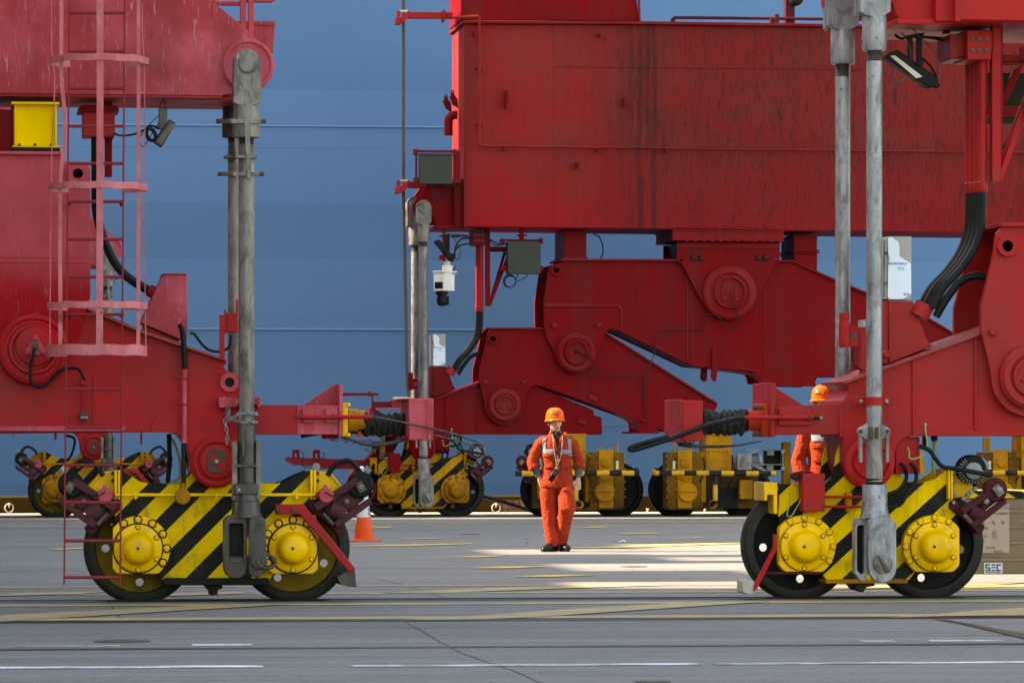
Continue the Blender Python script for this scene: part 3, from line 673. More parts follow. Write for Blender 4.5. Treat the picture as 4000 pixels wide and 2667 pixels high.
def bellows(px0, px1, cy, n, r, Yc, parent, seed):
    rnd = random.Random(seed); b = B(); q = S(Yc, px0); N = 28; rows = []
    steps = n * 6
    ph = [rnd.uniform(0, 6.28) for _ in range(12)]
    for i in range(steps + 1):
        t = i / steps; k = (i % 6) / 6
        rr = r * (1 - .26 * (abs(k - .5) * 2) ** 1.6) * (.94 + .06 * sin(ph[i // 6 % 12]))
        row = []
        for j in range(N):
            a = 2 * pi * j / N
            w_ = 1 + .05 * sin(3 * a + ph[(i // 6) % 12]) + .035 * sin(7 * a + ph[(i // 6 + 3) % 12]) + rnd.uniform(-.012, .012)
            dx = .012 * sin(2 * a + ph[(i // 6 + 5) % 12]) + .008 * sin(5 * a + ph[(i // 6 + 1) % 12])
            c = W(px0 + (px1 - px0) * t, cy, Yc)
            row.append(c + Vector((dx, cos(a) * rr * w_ * q, sin(a) * rr * w_ * q * 1.0 + (-.012 * sin(pi * t)))))
        rows.append(row)
    vs = [v for r_ in rows for v in r_]; fs = []
    for i in range(steps):
        for j in range(N): fs.append((i * N + j, i * N + (j + 1) % N, (i + 1) * N + (j + 1) % N, (i + 1) * N + j))
    b.add(vs, fs); return b.build('bellows', M['bellows'], parent, smooth=50)
bellows(1420, 1600, 1654, 8, 52, YC - .05, A, 3)
o = B().rect(1597, 1555, 1694, 1719, YN - .46, .72).build('buffer_head', M['pink'], A, .008)
B().rect(1574, 1556, 1597, 1566, YN - .4, .6).rect(1574, 1708, 1597, 1718, YN - .4, .6).each('rear_flange', M['redfar'], o)
B().rect(1607, 1562, 1672, 1567, YN - .466, .01).rect(1607, 1706, 1672, 1711, YN - .466, .01).rect(1668, 1562, 1673, 1711, YN - .466, .01).each('raised_edge', M['pink'], o)
o = B().rect(1338, 1692, 1372, 1712, YN - .1, .3).rect(1262, 1695, 1322, 1714, YE + .3, .2).each('stop_block', M['redA'], A, .004)
Yw = YN - .5
B().pt([(1452, 1629), (1500, 1634), (1570, 1648), (1700, 1676), (1800, 1702), (1868, 1727), (1888, 1742), (1880, 1747), (1840, 1740), (1770, 1716), (1695, 1698)], .0075, Yw).build('steel_lanyard', M['galvdark'], A)
b = B()
for k in range(6):
    j = random.Random(k); b.pt([(1325, 1700 + j.uniform(-3, 3)), (1372, 1716 + j.uniform(-4, 4)), (1440, 1738 + j.uniform(-5, 5)), (1500, 1734 + j.uniform(-6, 6)), (1590, 1716 + j.uniform(-6, 4))], .007, YN - .2 + j.uniform(-.05, .05))
for k in range(10):
    j = random.Random(k + 50); x = 1290 + k * 18 + j.uniform(-4, 4); b.pt([(x, 1716), (x + 8, 1724 + j.uniform(-8, 8)), (x + 16, 1718)], .005, YN - .2)
b.build('wire_bundle', M['galvdark'], A)
B().pt([(1175, 1703), (1250, 1690), (1330, 1682)], .018, YN - .3, n=8).build('loose_cable', M['rubber'], A)

# --- tie down rods
def rodA(px, Yr, front):
    m1, m2 = (M['galvold'], M['galvdark']) if front else (M['galvdark'], M['galvdark'])
    pipe = B().vert(px, Yr, [(565, 31), (1640, 31)] if front else [(560, 30), (1478, 30)], 28).build('tie_down_rod', m1 if front else M['galvold'], A)
    th = .14
    B().prism([(px - 52, 400)] + [(px - 52, 248)] + arc(px + 3 - 1, 245, 54, 176, 4, 14) + [(px + 58, 248), (px + 58, 400), (px + 35, 412), (px + 3, 417), (px - 30, 412)], Yr - .10, th).build('upper_clevis', M['galvold'] if front else M['galvdark'], pipe, .006)
    B().disc(px + 3, 250, Yr - .10, [(36, 0), (36, .03), (32, .035)], 28).build('pin_head', M['galvold'], pipe)
    B().vert(px, Yr, [(408, 50), (462, 51), (463, 54), (472, 54), (473, 53), (536, 53), (540, 48)], 28).build('socket', m2 if not front else M['galvold'], pipe)
    b = B()
    for k in range(12): b.vert(px, Yr, [(541 + k * 8, 29), (544 + k * 8, 32), (548 + k * 8, 29)], 20)
    b.build('screw_thread', M['galvdark'], pipe)
    b = B().rect(px - 75, 465, px + 76, 484, Yr - .13, .03).rect(px - 69, 672, px + 69, 689, Yr - .11, .03).rect(px - 42, 606, px + 42, 618, Yr - .09, .17)
    b.each('clamp', M['galvold'] if front else M['galvdark'], pipe, .003)
    B().prism([(px - 9, 466), (px + 12, 466), (px + 14, 560), (px + 18, 640), (px + 17, 694), (px + 9, 700), (px, 694), (px - 2, 600)], Yr - .15, .02).build('safety_strap', M['galvold'], pipe, .003)
    for x, y in ((px - 67, 475), (px + 68, 475), (px - 60, 680), (px + 61, 680)): bolt(x, y, 8, Yr - .135, M['rustbolt'], pipe)
    if front:
        B().vert(px, Yr, [(1640, 33), (1645, 35), (1880, 35), (1882, 37), (1890, 37)], 28).build('adjusting_sleeve', M['galvdark'], pipe)
        B().vert(px, Yr, [(1890, 29), (1895, 31), (1902, 29), (1908, 31), (1914, 29), (1920, 31)], 24).build('lower_thread', M['black'], pipe)
        for s in (-1, 1):
            x = px + s * 46
            B().prism(fil([(x - 9, 1722), (x + 9, 1722), (x + 10, 1740), (x + 10, 1955), (x - 10, 1955), (x - 10, 1740)], 8), Yr - .05, .1).build('side_link', M['galvold'], pipe, .005)
        B().rect(px - 38, 1812, px + 38, 1824, Yr - .09, .04).build('bridge_plate', M['galvdark'], pipe, .003)
        B().rect(px - 48, 1888, px + 46, 1932, Yr - .10, .2).build('lower_block', M['galvdark'], pipe, .01)
        bolt(px - 30, 1913, 6, Yr - .102, M['bolt'], pipe)
        B().vert(px - 1, Yr, [(1930, 46), (1955, 50), (1958, 54), (2000, 56), (2016, 62), (2020, 62)], 28).build('lower_socket', M['galvdark'], pipe)
        B().prism([(px - 90, 2030), (px - 72, 2012), (px - 6, 2012), (px + 2, 2028), (px + 3, 2215), (px - 4, 2245), (px - 24, 2256), (px - 62, 2256), (px - 83, 2240), (px - 90, 2215)], Yr - .06, .12,
                  holes=[[(px - 62, 2044), (px - 18, 2044), (px - 14, 2052), (px - 14, 2195), (px - 66, 2195), (px - 66, 2052)]]).build('lower_clevis', M['galvdark'], pipe, .008)
        B().prism([(px - 70, 2044), (px - 12, 2044), (px - 12, 2216), (px - 70, 2216)], Yr + .03, .03).build('slot_back', M['black'], pipe)
        B().prism([(px + 10, 2026), (px + 36, 2012), (px + 66, 2018), (px + 76, 2034), (px + 76, 2215), (px + 66, 2244), (px + 45, 2256), (px + 25, 2252), (px + 8, 2238)], Yr - .14, .07).build('clevis_cheek', M['galvdark'], pipe, .008)
        B().horiz(2192, Yr, [(px - 88, 20), (px - 60, 26), (px - 6, 26), (px + 10, 22)], 20).build('clevis_pin', M['galvdark'], pipe)
        B().disc(px + 48, 2190, Yr - .14, [(34, 0), (34, .02), (30, .025)], 24).build('pin_disc', M['galvdark'], pipe)
        B().torus(W(px + 78, 2192, Yr - .17), (.1, -1, .9), .075, .013, 20, 8).build('pull_ring', M['galvdark'], pipe)
    return pipe
RA1 = rodA(963, YR, True); RA2 = rodA(920, YR + 1.26, False)
cA(RA1); cA(RA2)
o = B().prism(fil([(855, 1552), (1018, 1552), (1018, 1590), (1004, 1592), (1002, 1578), (930, 1576), (925, 1590), (855, 1592)], 6), YE - .2, .22).build('rod_keeper', M['pink'], A, .004)
b = B().rect(940, 1690 - 24, 957, 1690 + 4, YE - .05, .05); b.build('keeper_tab', M['rustbolt'], A)
b = B().prism([(943, 1640), (952, 1632), (962, 1640), (961, 1700), (957, 1780), (952, 1790), (946, 1786), (943, 1720)], YR - .12, .03); b.build('locking_lever', M['galvdark'], A, .004)
# right hand sensor bracket
o = B().rect(858, 1230, 878, 1405, YE - .1, .05).each('sensor_post', M['rednear'], A, .003)
B().rect(886, 1222, 930, 1297, YE + .0, .25).rect(923, 1170, 931, 1225, YE + .1, .03).rect(878, 1208, 884, 1305, YE - .05, .1).each('sensor_box', M['rednear'], o, .004)
B().pt([(742, 1300), (760, 1306), (790, 1345), (820, 1368), (860, 1372), (895, 1355), (902, 1325), (902, 1310)], .012, YE - .02).build('sensor_cable', M['rubber'], A)

# --- bogie
def bogie_frame_A():
    L = [(470, 1838), (518, 1862), (546, 1880), (583, 1889), (690, 1891), (712, 1882), (735, 1862), (755, 1840), (772, 1836), (925, 1836), (945, 1858), (968, 1880), (1000, 1889), (1078, 1889), (1115, 1880), (1157, 1858), (1211, 1836),
         (1211, 1945), (1228, 1985), (1236, 2010), (1236, 2075), (1200, 2141), (1100, 2200), (1052, 2264), (631, 2264), (585, 2200), (483, 2141), (449, 2075), (449, 1985), (470, 1945)]
    o = B().prism(L, YB, .04).build('bogie', M['hazA'], A, .005)
    B().prism(L, YN + .26, .04, ref=YB).build('rear_plate', M['hazA'], o, .005)
    B().prism([(560, 1900), (1120, 1900), (1040, 2262), (640, 2262)], YB + .042, .5, ref=YB).build('web', M['hazA'], o)
    return o
BA = bogie_frame_A(); cA(BA)
B().prism([(641, 2256), (1050, 2256), (1052, 2285), (636, 2285)], YB - .03, .66).build('bottom_chord', M['black'], BA, .006)
B().prism([(805, 2286), (870, 2286), (868, 2298), (852, 2302), (850, 2322), (824, 2326), (818, 2302), (806, 2298)], YB + .05, .4).build('rail_guide', M['black'], BA, .004)
def wheel(px, par, mt, mw, r=206, rf=219, holes=4, h0=0, hub=None):
    """flanged wheel: tread ring, web with real holes"""
    c = W(px, 2141, YN); c.z = r * S(YN, px); q = S(YN, px)
    b = B().lathe(c, (0, -1, 0), [(172 * q, -.09), (r * q, -.085), (r * q, -.03), (rf * q, -.02), (rf * q, .025), (r * q, .035), (r * q, .085), (198 * q, .095), (176 * q, .095), (172 * q, .075)], 64, False)
    b.lathe(c, (0, -1, 0), [(172 * q, .075), (172 * q, -.09)], 64, False)
    t = b.build('wheel', mt, par, smooth=35)
    hs = [circ(0, 0, 1, 2)]
    # web drawn in metres around the centre
    ring = [(172 * q * cos(2 * pi * i / 48), 172 * q * sin(2 * pi * i / 48)) for i in range(48)]
    hh = [[(133 * q * cos(radians(a)) + 16 * q * cos(2 * pi * k / 14), 133 * q * sin(radians(a)) + 16 * q * sin(2 * pi * k / 14)) for k in range(14)] for a in [h0 + 90 * j for j in range(holes)]]
    loops = [ring] + hh; flat = [p for l in loops for p in l]
    tris = tessellate_polygon([[Vector((x, z, 0)) for x, z in l] for l in loops])
    o_ = org(par); vs = [c + Vector((x, -.03, z)) for x, z in flat] + [c + Vector((x, 0.01, z)) for x, z in flat]; n = len(flat); fs = []
    for tr in tris: fs += [tuple(tr), tuple(i + n for i in tr)[::-1]]
    k = 0
    for l in loops:
        for i in range(len(l)): fs.append((k + i, k + (i + 1) % len(l), k + (i + 1) % len(l) + n, k + i + n))
        k += len(l)
    B().add(vs, fs).build('wheel_web', mw, par, smooth=0)
    return t
for px, h0 in ((545, 180), (1147, -28)): wheel(px, BA, M['wheel'], M['yelweb'], h0=h0)
def hub(px, py, mirror, par, my, R=126, Rc=94, Rd=62, bolts=((90, 60, 30, 0, -30, 120), 112), grease=False):
    s = -1 if mirror else 1
    # outer flange with one flat side and a flat bottom
    pts = []
    for i in range(64):
        a = 2 * pi * i / 64; x = R * cos(a); y = R * sin(a)
        x = max(x, -98); y = max(y, -99); pts.append((px + s * x, py - y))
    if mirror: pts = pts[::-1]
    e = B().prism(pts, YH - .0, .12).build('axle_housing', my, par, .006)
    B().disc(px, py, YH, [(Rc + (6 if grease else 2.5), -.01), (Rc + (6 if grease else 2.5), .004), (Rc - 4, .005)], 40).build('gasket_shade', M['grease'], par)  # dark ring paints the missing contact shade round the cap, plus seal grease
    B().disc(px, py, YH, [(Rc, .0), (Rc, .034), (Rc - 2.5, .04), (Rd + 12, .040), (Rd + 7, .043), (Rd + 3, .052), (Rd, .07), (Rd - 3, .10), (Rd - 8, .13), (Rd - 15, .152), (Rd - 26, .164), (Rd - 40, .168), (4, .169)], 56).build('hub_cap', my, par, smooth=50)
    for a in bolts[0]: bolt(px + s * bolts[1] * cos(radians(a)), py - bolts[1] * sin(radians(a)), 10.5, YH - .001, my, par, rot=random.uniform(0, 1), grease=1.75 if grease else 1.35)
    for a in (90, 30, -30, -90, -150, 150): bolt(px + s * 84 * cos(radians(a)), py - 84 * sin(radians(a)), 7.5, YH - .040, my, par, h=.02, rot=random.uniform(0, 1), grease=1.5)
    bolt(px, py, 5.5, YH - .168, M['galvdark'], par, name='grease_nipple', h=.015)
for px, mir in ((539, False), (1144, True)): hub(px, 2141, mir, BA, M['yel'], grease=True)
for cx, mir in ((841, False), (841, True)):
    f = (lambda x: 2 * 841 - x) if mir else (lambda x: x)
    o = B().prism([(f(x), y) for x, y in ([(448, 1838), (395, 1841), (345, 1905), (362, 1932), (400, 1947), (448, 1947)])], YB + .06, .1).build('brake_bracket', M['yel'], BA, .004)
    b = B()
    for x0, x1 in ((447, 457), (460, 470)):
        a_, c_ = sorted((f(x0), f(x1))); b.rect(a_, 1836, c_, 1950, YB - .08, .6)
    b.each('bracket_flange', M['yel'], BA, .003)
    b = B().pt([(f(397), 1841), (f(345), 1907)], .01, YB + .03, smooth=False); b.build('bracket_edge', M['yel'], BA)
    for y in (1848, 1877): bolt(f(442), y, 7, YB - .0, M['rustbolt'], BA)
    # brake caliper, built in the frame of the right one
    g = (lambda x: x) if mir else (lambda x: 2 * 841 - x)
    P = lambda pts: [(g(x), y) for x, y in pts]
    ya = YB - .12
    o = B().prism(P([(1205, 1960), (1226, 1948), (1352, 2062), (1340, 2085), (1318, 2090), (1298, 2062), (1205, 1985)]), ya + .05, .3).build('caliper_base', M['maroon'], BA, .008)
    B().prism(P(fil([(1222, 1972), (1390, 1862), (1408, 1888), (1240, 1998)], 8)), ya - .06, .08).build('caliper_arm', M['mauve'], BA, .008)
    B().prism(P(fil([(1302, 2040), (1442, 1945), (1455, 1966), (1318, 2064)], 8)), ya - .06, .08).build('caliper_arm', M['mauve'], BA, .008)
    B().prism(P([(1262, 1985), (1390, 1900), (1425, 1950), (1305, 2030)]), ya, .14).build('caliper_body', M['mauve'], BA, .008)
    B().tube([W(g(1290), 1985, ya - .0), W(g(1345), 2012, ya - .0)], .075, 18, False).build('brake_cylinder', M['mauve'], BA)
    B().tube([W(g(1262), 2005, ya - .03), W(g(1302), 2048, ya - .03)], .022, 12, False).build('guide_pin', M['galvdark'], BA)
    B().disc(g(1405), 1893, ya + .03, [(52, 0), (52, .07), (44, .085)], 28).build('brake_drum', M['black'], BA)
    B().prism(P([(1385, 1893), (1412, 1876), (1434, 1912), (1406, 1929)]), ya - .10, .05).build('lever_block', M['galvdark'], BA, .004)
    bolt(g(1410), 1903, 11, ya - .103, M['galvold'], BA); bolt(g(1355), 1958, 9, ya - .03, M['galvold'], BA)
    for x, y in ((1253, 1928), (1262, 1918), (1240, 1936)): B().torus(W(g(x), y, ya), (.5, -1, .2), .022, .007, 12, 6).build('shackle', M['galvdark'], BA)
    B().pt([(g(1430), 1895), (g(1455), 1925), (g(1462), 1945), (g(1450), 1950), (g(1438), 1940)], .005, ya - .1).pt([(g(1400), 1893), (g(1350), 1925), (g(1300), 1935), (g(1270), 1920)], .005, ya - .1).each('signal_wire', M['black'], BA)
    B().pt([(g(1278), 1858), (g(1305), 1822), (g(1345), 1800), (g(1375), 1805), (g(1405), 1840), (g(1425), 1868)], .022, ya + .05).pt([(g(1408), 1850), (g(1438), 1885)], .03, ya + .02, smooth=False).each('air_hose', M['rubber'], BA)
    B().pt([(g(1415), 1862), (g(1440), 1830)], .02, ya, smooth=False).pt([(g(1428), 1842), (g(1443), 1826)], .032, ya, smooth=False).each('hose_elbow', M['galv'], BA)
    # conduit boxes
    o = B().disc(g(1273), 1933, YB - .14, [(29, 0), (29, .05), (26, .055)], 24).rect(g(1264) if not mir else 1264, 1893, g(1280) if not mir else 1280, 1912, YB - .16, .04).build('junction_disc', M['pink'], BA)
    B().horiz(1933, YB - .16, [(g(1235), 8), (g(1248), 8)] if mir else [(g(1248), 8), (g(1235), 8)], 12).build('pipe_nipple', M['redA'], BA)
o = B().pt([(450, 1932), (1235, 1932)], .014, YB - .12, n=10, smooth=False).build('conduit', M['yel'], BA)
B().disc(712, 1938, YB - .1, [(31, 0), (31, .06), (27, .066)], 24).vert(714, YB - .12, [(1880, 14), (1884, 15), (1888, 13), (1912, 12), (1925, 18)], 14).build('junction_disc', M['yelold'], BA)
b = B()
for x in (530, 845, 1158): b.rect(x - 3, 1924, x + 3, 1950, YB - .14, .03).rect(x - 8, 1940, x + 10, 1944, YB - .12, .11)
b.each('conduit_bracket', M['yel'], BA)
o = B().prism([(1075, 1969), (1188, 1969), (1200, 1985), (1386, 2216), (1374, 2240), (1352, 2222), (1172, 2008), (1076, 2008)], YN - .52, .1).build('rail_sweeper', M['redA'], BA, .008)
B().prism([(1316, 2252), (1386, 2214), (1392, 2292), (1330, 2284)], YN - .5, .35).build('sweeper_blade', M['galvdark'], BA, .004)
for x in (1086, 1146): bolt(x, 1989, 10, YN - .522, M['rustbolt'], BA)
B().disc(437, 2048, YN - .12, [(4.5, 0), (4.5, .02)], 10).build('rivet', M['bolt'], BA)

# --- caged ladder
YL = YN - 1.0
def lx(y, a, b_): return a + (b_ - a) * (y + 60) / 2345
LAD = B().prism([(270, -200), (277, -200), (254, 2285), (247, 2285)], YL, .03).prism([(486, -200), (493, -200), (473, 2285), (466, 2285)], YL, .03).build('ladder', M['rednr'], A, .002)
zr = 51.5
ys = [-95, 51.5, 201, 346, 493, 639, 788, 935, 1082, 1228, 1375, 1520, 1669, 1816, 1961, 2111, 2254]
for y in ys:
    B().pt([(lx(y, 274, 250), y), (lx(y, 489, 469), y)], .0135, YL + .015, n=8, smooth=False).build('rung', M['rednr'], LAD)
    b = B()
for y, x0, x1, hb in ((262, 192, 578, .056), (752, 191, 572, .056), (1211, 185, 573, .056), (1392, 180, 571, .088)):
    n = 22; path = [W(lx(y, 276, 252), y, YL)]
    a0, a1 = W(x0, y, YL), W(x1, y, YL); c = (a0 + a1) / 2; R = (a1 - a0).length / 2
    for i in range(n + 1):
        t = pi * i / n; path.append(Vector((c.x - R * cos(t), YL - .10 - .58 * sin(t) ** .8, c.z)))
    path.append(W(lx(y, 489, 469), y, YL))
    vs = []; fs = []
    for i, p in enumerate(path):
        t = (path[min(i + 1, len(path) - 1)] - path[max(i - 1, 0)]).normalized(); nn = Vector((t.y, -t.x, 0)).normalized() * .004
        sag = .004 * sin(i * 1.3 + y)
        for dn, dz in ((nn, 0), (nn, hb), (-nn, hb), (-nn, 0)): vs.append(p + dn + Vector((0, 0, dz + sag)))
    for i in range(len(path) - 1):
        for k in range(4): fs.append((i * 4 + k, i * 4 + (k + 1) % 4, (i + 1) * 4 + (k + 1) % 4, (i + 1) * 4 + k))
    fs += [(0, 1, 2, 3), tuple((len(path) - 1) * 4 + k for k in range(4))[::-1]]
    B().add(vs, fs).build('cage_hoop', M['pinkstrap'], LAD, .0015)
def strap(xs, wpx, Y, name='cage_strap'):
    """flat bar through (px,y) points"""
    vs = []; fs = []; q = S(Y) * wpx / 2
    for x, y in xs:
        p = W(x, y, Y)
        for dx, dy in ((-q, 0), (q, 0), (q, .008), (-q, .008)): vs.append(p + Vector((dx, dy, 0)))
    for i in range(len(xs) - 1):
        for k in range(4): fs.append((i * 4 + k, i * 4 + (k + 1) % 4, (i + 1) * 4 + (k + 1) % 4, (i + 1) * 4 + k))
    fs += [(0, 1, 2, 3), tuple((len(xs) - 1) * 4 + k for k in range(4))[::-1]]
    return B().add(vs, fs).build(name, M['pinkstrap'], LAD)
strap([(240, -200), (240, 100), (239, 240), (242, 330), (251, 420), (254, 510), (247, 600), (238, 680), (235, 740), (235, 1000), (236, 1200), (236, 1345)], 15, YL - .42)
strap([(391, -200), (391, 400), (390, 800), (389, 1345)], 26, YL - .672)
strap([(541, -200), (541, 300), (542, 600), (543, 800), (540, 1000), (541, 1200), (540, 1345)], 14, YL - .42)
strap([(202, -200), (202, 200), (214, 300), (212, 400), (203, 560), (200, 760), (197, 1000), (195, 1345)], 4, YL - .15)
strap([(555, -200), (556, 120), (564, 250), (566, 500), (564, 720), (560, 880), (566, 1050), (570, 1345)], 4, YL - .15)
for x in (255, 505): B().horiz(226, YL + .03, [(x - 8, 7), (x - 8 + 12, 7), (x + 6, 4), (x + 14, 4)], 10).build('fixing_bolt', M['rustbolt'], LAD)
for y in (-95, 788, 1228):                                  # stand-offs that carry the ladder
    b = B()
    for x in (272, 480): b.cube(W(x, y, YL).x - .01, W(x, y, YL).x + .01, YL + .02, YE - .0 + .02, W(x, y, YL).z - .012, W(x, y, YL).z + .012)
    b.each('stand_off', M['rednr'], LAD)

# --- off to the left: rest of the crane, which shades this corner of the quay
PORTA = dict()
FAR_SWAP = {}
# ================================================================== right crane
Bc = empty('gantry_crane', W(3400, YM, YN), "red gantry crane with grey tie-down pipes and clean yellow and black bogie, right and middle", 'crane')
Bc.location.z = 0; ORG[Bc.name] = Bc.location.copy()
copyB = []; copyBn = []
def nB(o): copyB.append(o); return o        # drawn at the landside rail, repeated at the waterside rail
def fB(o): copyBn.append(o); return o       # drawn at the waterside rail, repeated at the landside rail
R_ = M['rednear']; RF = M['redfar']; RF2 = M['redfar2']

# --- lowest equaliser
e3 = [(3293, 1499), (3838, 1305), (4010, 1243), (4110, 1235), (4292, 1343), (4696, 1513), (4700, 1550), (4758, 1571), (4762, 1704), (4600, 1704), (3560, 1703), (3532, 1711), (3510, 1733), (3498, 1765), (3495, 1807)] + arc(3395, 1807, 100, 0, -180, 18) + [(3293, 1780), (3293, 1565), (3309, 1545), (3313, 1522), (3306, 1510)]
EQB = pris('equaliser_beam', e3, YE, .9, R_, Bc, bevel=.008); nB(EQB)
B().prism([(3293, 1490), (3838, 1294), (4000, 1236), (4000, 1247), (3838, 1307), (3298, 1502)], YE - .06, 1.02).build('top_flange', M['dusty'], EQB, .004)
B().rect(3566, 1685, 4600, 1702, YE - .03, .03).build('bottom_lip', R_, EQB, .003)
for x0, x1, y0 in ((3552, 1, 0), (3567, 1, 0), (3806, 1, 0),): pass
B().prism([(3564, 1405), (3574, 1401), (3574, 1684), (3564, 1684)], YE - .02, .021).prism([(3806, 1320), (3818, 1316), (3818, 1680), (3806, 1680)], YE - .02, .021).each('weld_ridge', R_, EQB, .003)
B().disc(3395, 1807, YE - .004, [(98, 0), (98, .03), (86, .045), (74, .045), (70, .03), (66, .03), (60, .05)]).build('pin_boss', R_, EQB)
B().disc(3614, 1658, YE - .002, [(6, 0), (6, .012), (4, .016)], 10).build('earth_stud', M['bolt'], EQB)
B().pt([(3614, 1660), (3616, 1690), (3622, 1730), (3615, 1765), (3590, 1785), (3565, 1792), (3552, 1785), (3552, 1765), (3545, 1745)], .007, YE - .06, n=6).build('earth_wire', M['greenwire'], EQB)
o = nB(B().rect(3498, 1706, 3593, 1850, YE + .06, .5).build('terminal_box', R_, Bc, .006))
B().rect(3586, 1706, 3590, 1850, YE + .05, .01).build('lid_edge', R_, o)
for x, xe, ye in ((3527, 3470, 1935), (3566, 3470, 1978)):
    h_ = nB(B().pt([(x - 8, 1812, YE + .02), (x + 3, 1820, YE - .02), (x + 13, 1850, YB - .1), (x + 10, 1880, YB - .12), (x - 15, 1912, YB - .12), (x - 50, ye - 8, YB - .12), (xe - 15, ye + 2, YB - .12)], .017, n=10).build('bogie_hose', M['rubber'], Bc))
# --- cable housing, cabinet with film
o = nB(B().prism([(3472, 1176), (3566, 1176), (3617, 1317), (3640, 1352), (3473, 1418)], YE + .1, .5).build('cable_housing', R_, Bc, .004))
B().rect(3447, 1176, 3471, 1420, YE + .12, .4).build('side_lip', R_, o, .003)
B().prism([(3480, 1424), (3632, 1362), (3632, 1376), (3482, 1436)], YE + .15, .35).build('foot', R_, o)
B().disc(3458, 1384, YE + .08, [(15, 0), (15, .08), (12, .09)], 16).build('drain_plug', R_, o)
o = nB(B().rect(3467, 924, 3561, 1171, YE + .1, .28).build('cabinet', M['beige'], Bc, .004))
B().rect(3448, 930, 3466, 1168, YE + .11, .25).build('cabinet_door', M['beige'], o, .003)
B().rect(3452, 938, 3457, 1160, YE + .095, .015).build('door_bar', M['galvold'], o, .002)
for y in (988, 1106): B().rect(3455, y - 5, 3468, y + 5, YE + .09, .02).build('hinge', M['galvdark'], o)
film = [(3469, 930), (3482, 926), (3510, 945), (3514, 970), (3513, 1000), (3530, 1012), (3558, 1030), (3560, 1146), (3545, 1158), (3528, 1167), (3502, 1168), (3475, 1168), (3468, 1160), (3470, 1040), (3476, 1010), (3470, 990)]
B().prism(film, YE + .097, .003).build('torn_film', M['foil'], o)
text('printed_mark', "VX", 3520, 1050, 15, YE + .0955, M['blueprint'], o, rz=0)
text('printed_words', "上海恒源机械股份", 3500, 1030, 8, YE + .0955, M['blueprint'], o)
text('printed_words', "恒源", 3540, 1150, 8, YE + .0955, M['blueprint'], o)
# --- tie rods
def rodB(px, Yr, dy):
    p = B().vert(px, Yr, [(300 + dy * 0 - 60, 30.5), (1880, 30.5)] if dy == 0 else [(300, 29), (1545, 29)], 28).build('tie_down_rod', M['galv'], Bc)
    B().prism([(px - 53, -80)] + arc(px + 4, -70, 58, 176, 4, 12) + [(px + 64, -78), (px + 64, 45 + dy), (px + 40, 60 + dy), (px + 5, 66 + dy), (px - 30, 60 + dy), (px - 53, 45 + dy)], Yr - .10, .13).build('upper_clevis', M['galv'], p, .006)
    B().prism([(px - 70, -78), (px - 56, -78), (px - 56, 62 + dy), (px - 62, 70 + dy), (px - 70, 60 + dy)], Yr + .06, .09).build('rear_cheek', M['galv'], p, .004)
    B().disc(px + 4, -67, Yr - .10, [(36, 0), (36, .03)], 24).build('pin_head', M['galvold'], p)
    B().vert(px, Yr, [(56 + dy, 44), (70 + dy, 47), (192 + dy, 47), (200 + dy, 43)], 28).build('socket', M['galv'], p)
    b = B()
    for k in range(7): b.vert(px, Yr, [(201 + dy + k * 7.5, 27), (204 + dy + k * 7.5, 29.5), (208 + dy + k * 7.5, 27)], 20)
    b.build('screw_thread', M['galvdark'], p)
    for x, y in ((10, 148 + dy), (-8, 294 + dy)): B().torus(W(px + x, y, Yr - .1), (1, .2, .6), .012, .005, 10, 5).build('grease_eye', M['bolt'], p)
    for x in (-49, 49): B().horiz(162 + dy, Yr, [(px + x - 4, 4), (px + x + 4, 4)], 8).build('set_screw', M['rustbolt'], p)
    return p
RB1 = nB(rodB(3415, YR, 0)); RB2 = nB(rodB(3292, YR + 1.26, 52))
p = RB1; px = 3415
B().vert(px, YR, [(1690, 31), (1700, 32.5), (1868, 32.5), (1870, 30)], 28).build('lower_pipe', M['galvold'], p)
for s in (-1, 1):
    B().prism([(px, 1640), (px + s * 28, 1655), (px + s * 60, 1672), (px + s * 64, 1686), (px + s * 58, 1698), (px + s * 34, 1716), (px, 1722)][::s], YR - .03, .06).build('ear_plate', M['galv'], p, .005)
    B().prism(fil([(px + s * 46, 1696), (px + s * 60, 1696), (px + s * 58, 1806), (px + s * 45, 1806)], 5), YR - .05, .05).build('side_link', M['galvold'], p, .004)
    bolt(px + s * 52, 1684, 7, YR - .05, M['rustbolt'], p)
for x in (-12, 12): B().rect(px + x - 5, 1668, px + x + 5, 1712, YR - .11, .06).build('wedge', M['rustbolt'], p, .002)
B().vert(px - 1, YR, [(1866, 29), (1872, 32), (1880, 29), (1888, 32), (1892, 30)], 20).build('lower_thread', M['black'], p)
B().vert(px + 2, YR, [(1892, 46), (1896, 48), (1975, 48), (2000, 52), (2022, 60)], 32).build('lower_socket', M['galv'], p)
B().disc(px + 26, 1938, YR - .1, [(6, 0), (6, .02)], 10).build('set_screw', M['bolt'], p)
B().prism([(px - 24, 2030), (px + 10, 2018), (px + 60, 2020), (px + 86, 2040)] + [(px + 86, 2215)] + arc(px + 33, 2222, 53, 0, -180, 14) + [(px - 24, 2215)], YR - .16, .09).build('lower_clevis', M['galv'], p, .008)
B().prism([(px - 76, 2036), (px - 66, 2024), (px - 32, 2024), (px - 26, 2040), (px - 26, 2240), (px - 34, 2272), (px - 55, 2266), (px - 76, 2236)], YR + .0, .12, holes=[[(px - 66, 2058), (px - 60, 2050), (px - 42, 2050), (px - 38, 2058), (px - 38, 2236), (px - 50, 2244), (px - 66, 2226)]]).build('clevis_cheek', M['galv'], p, .006)
B().disc(px + 34, 2202, YR - .16, [(36, 0), (36, .025), (32, .03)], 28).build('pin_disc', M['galvold'], p)
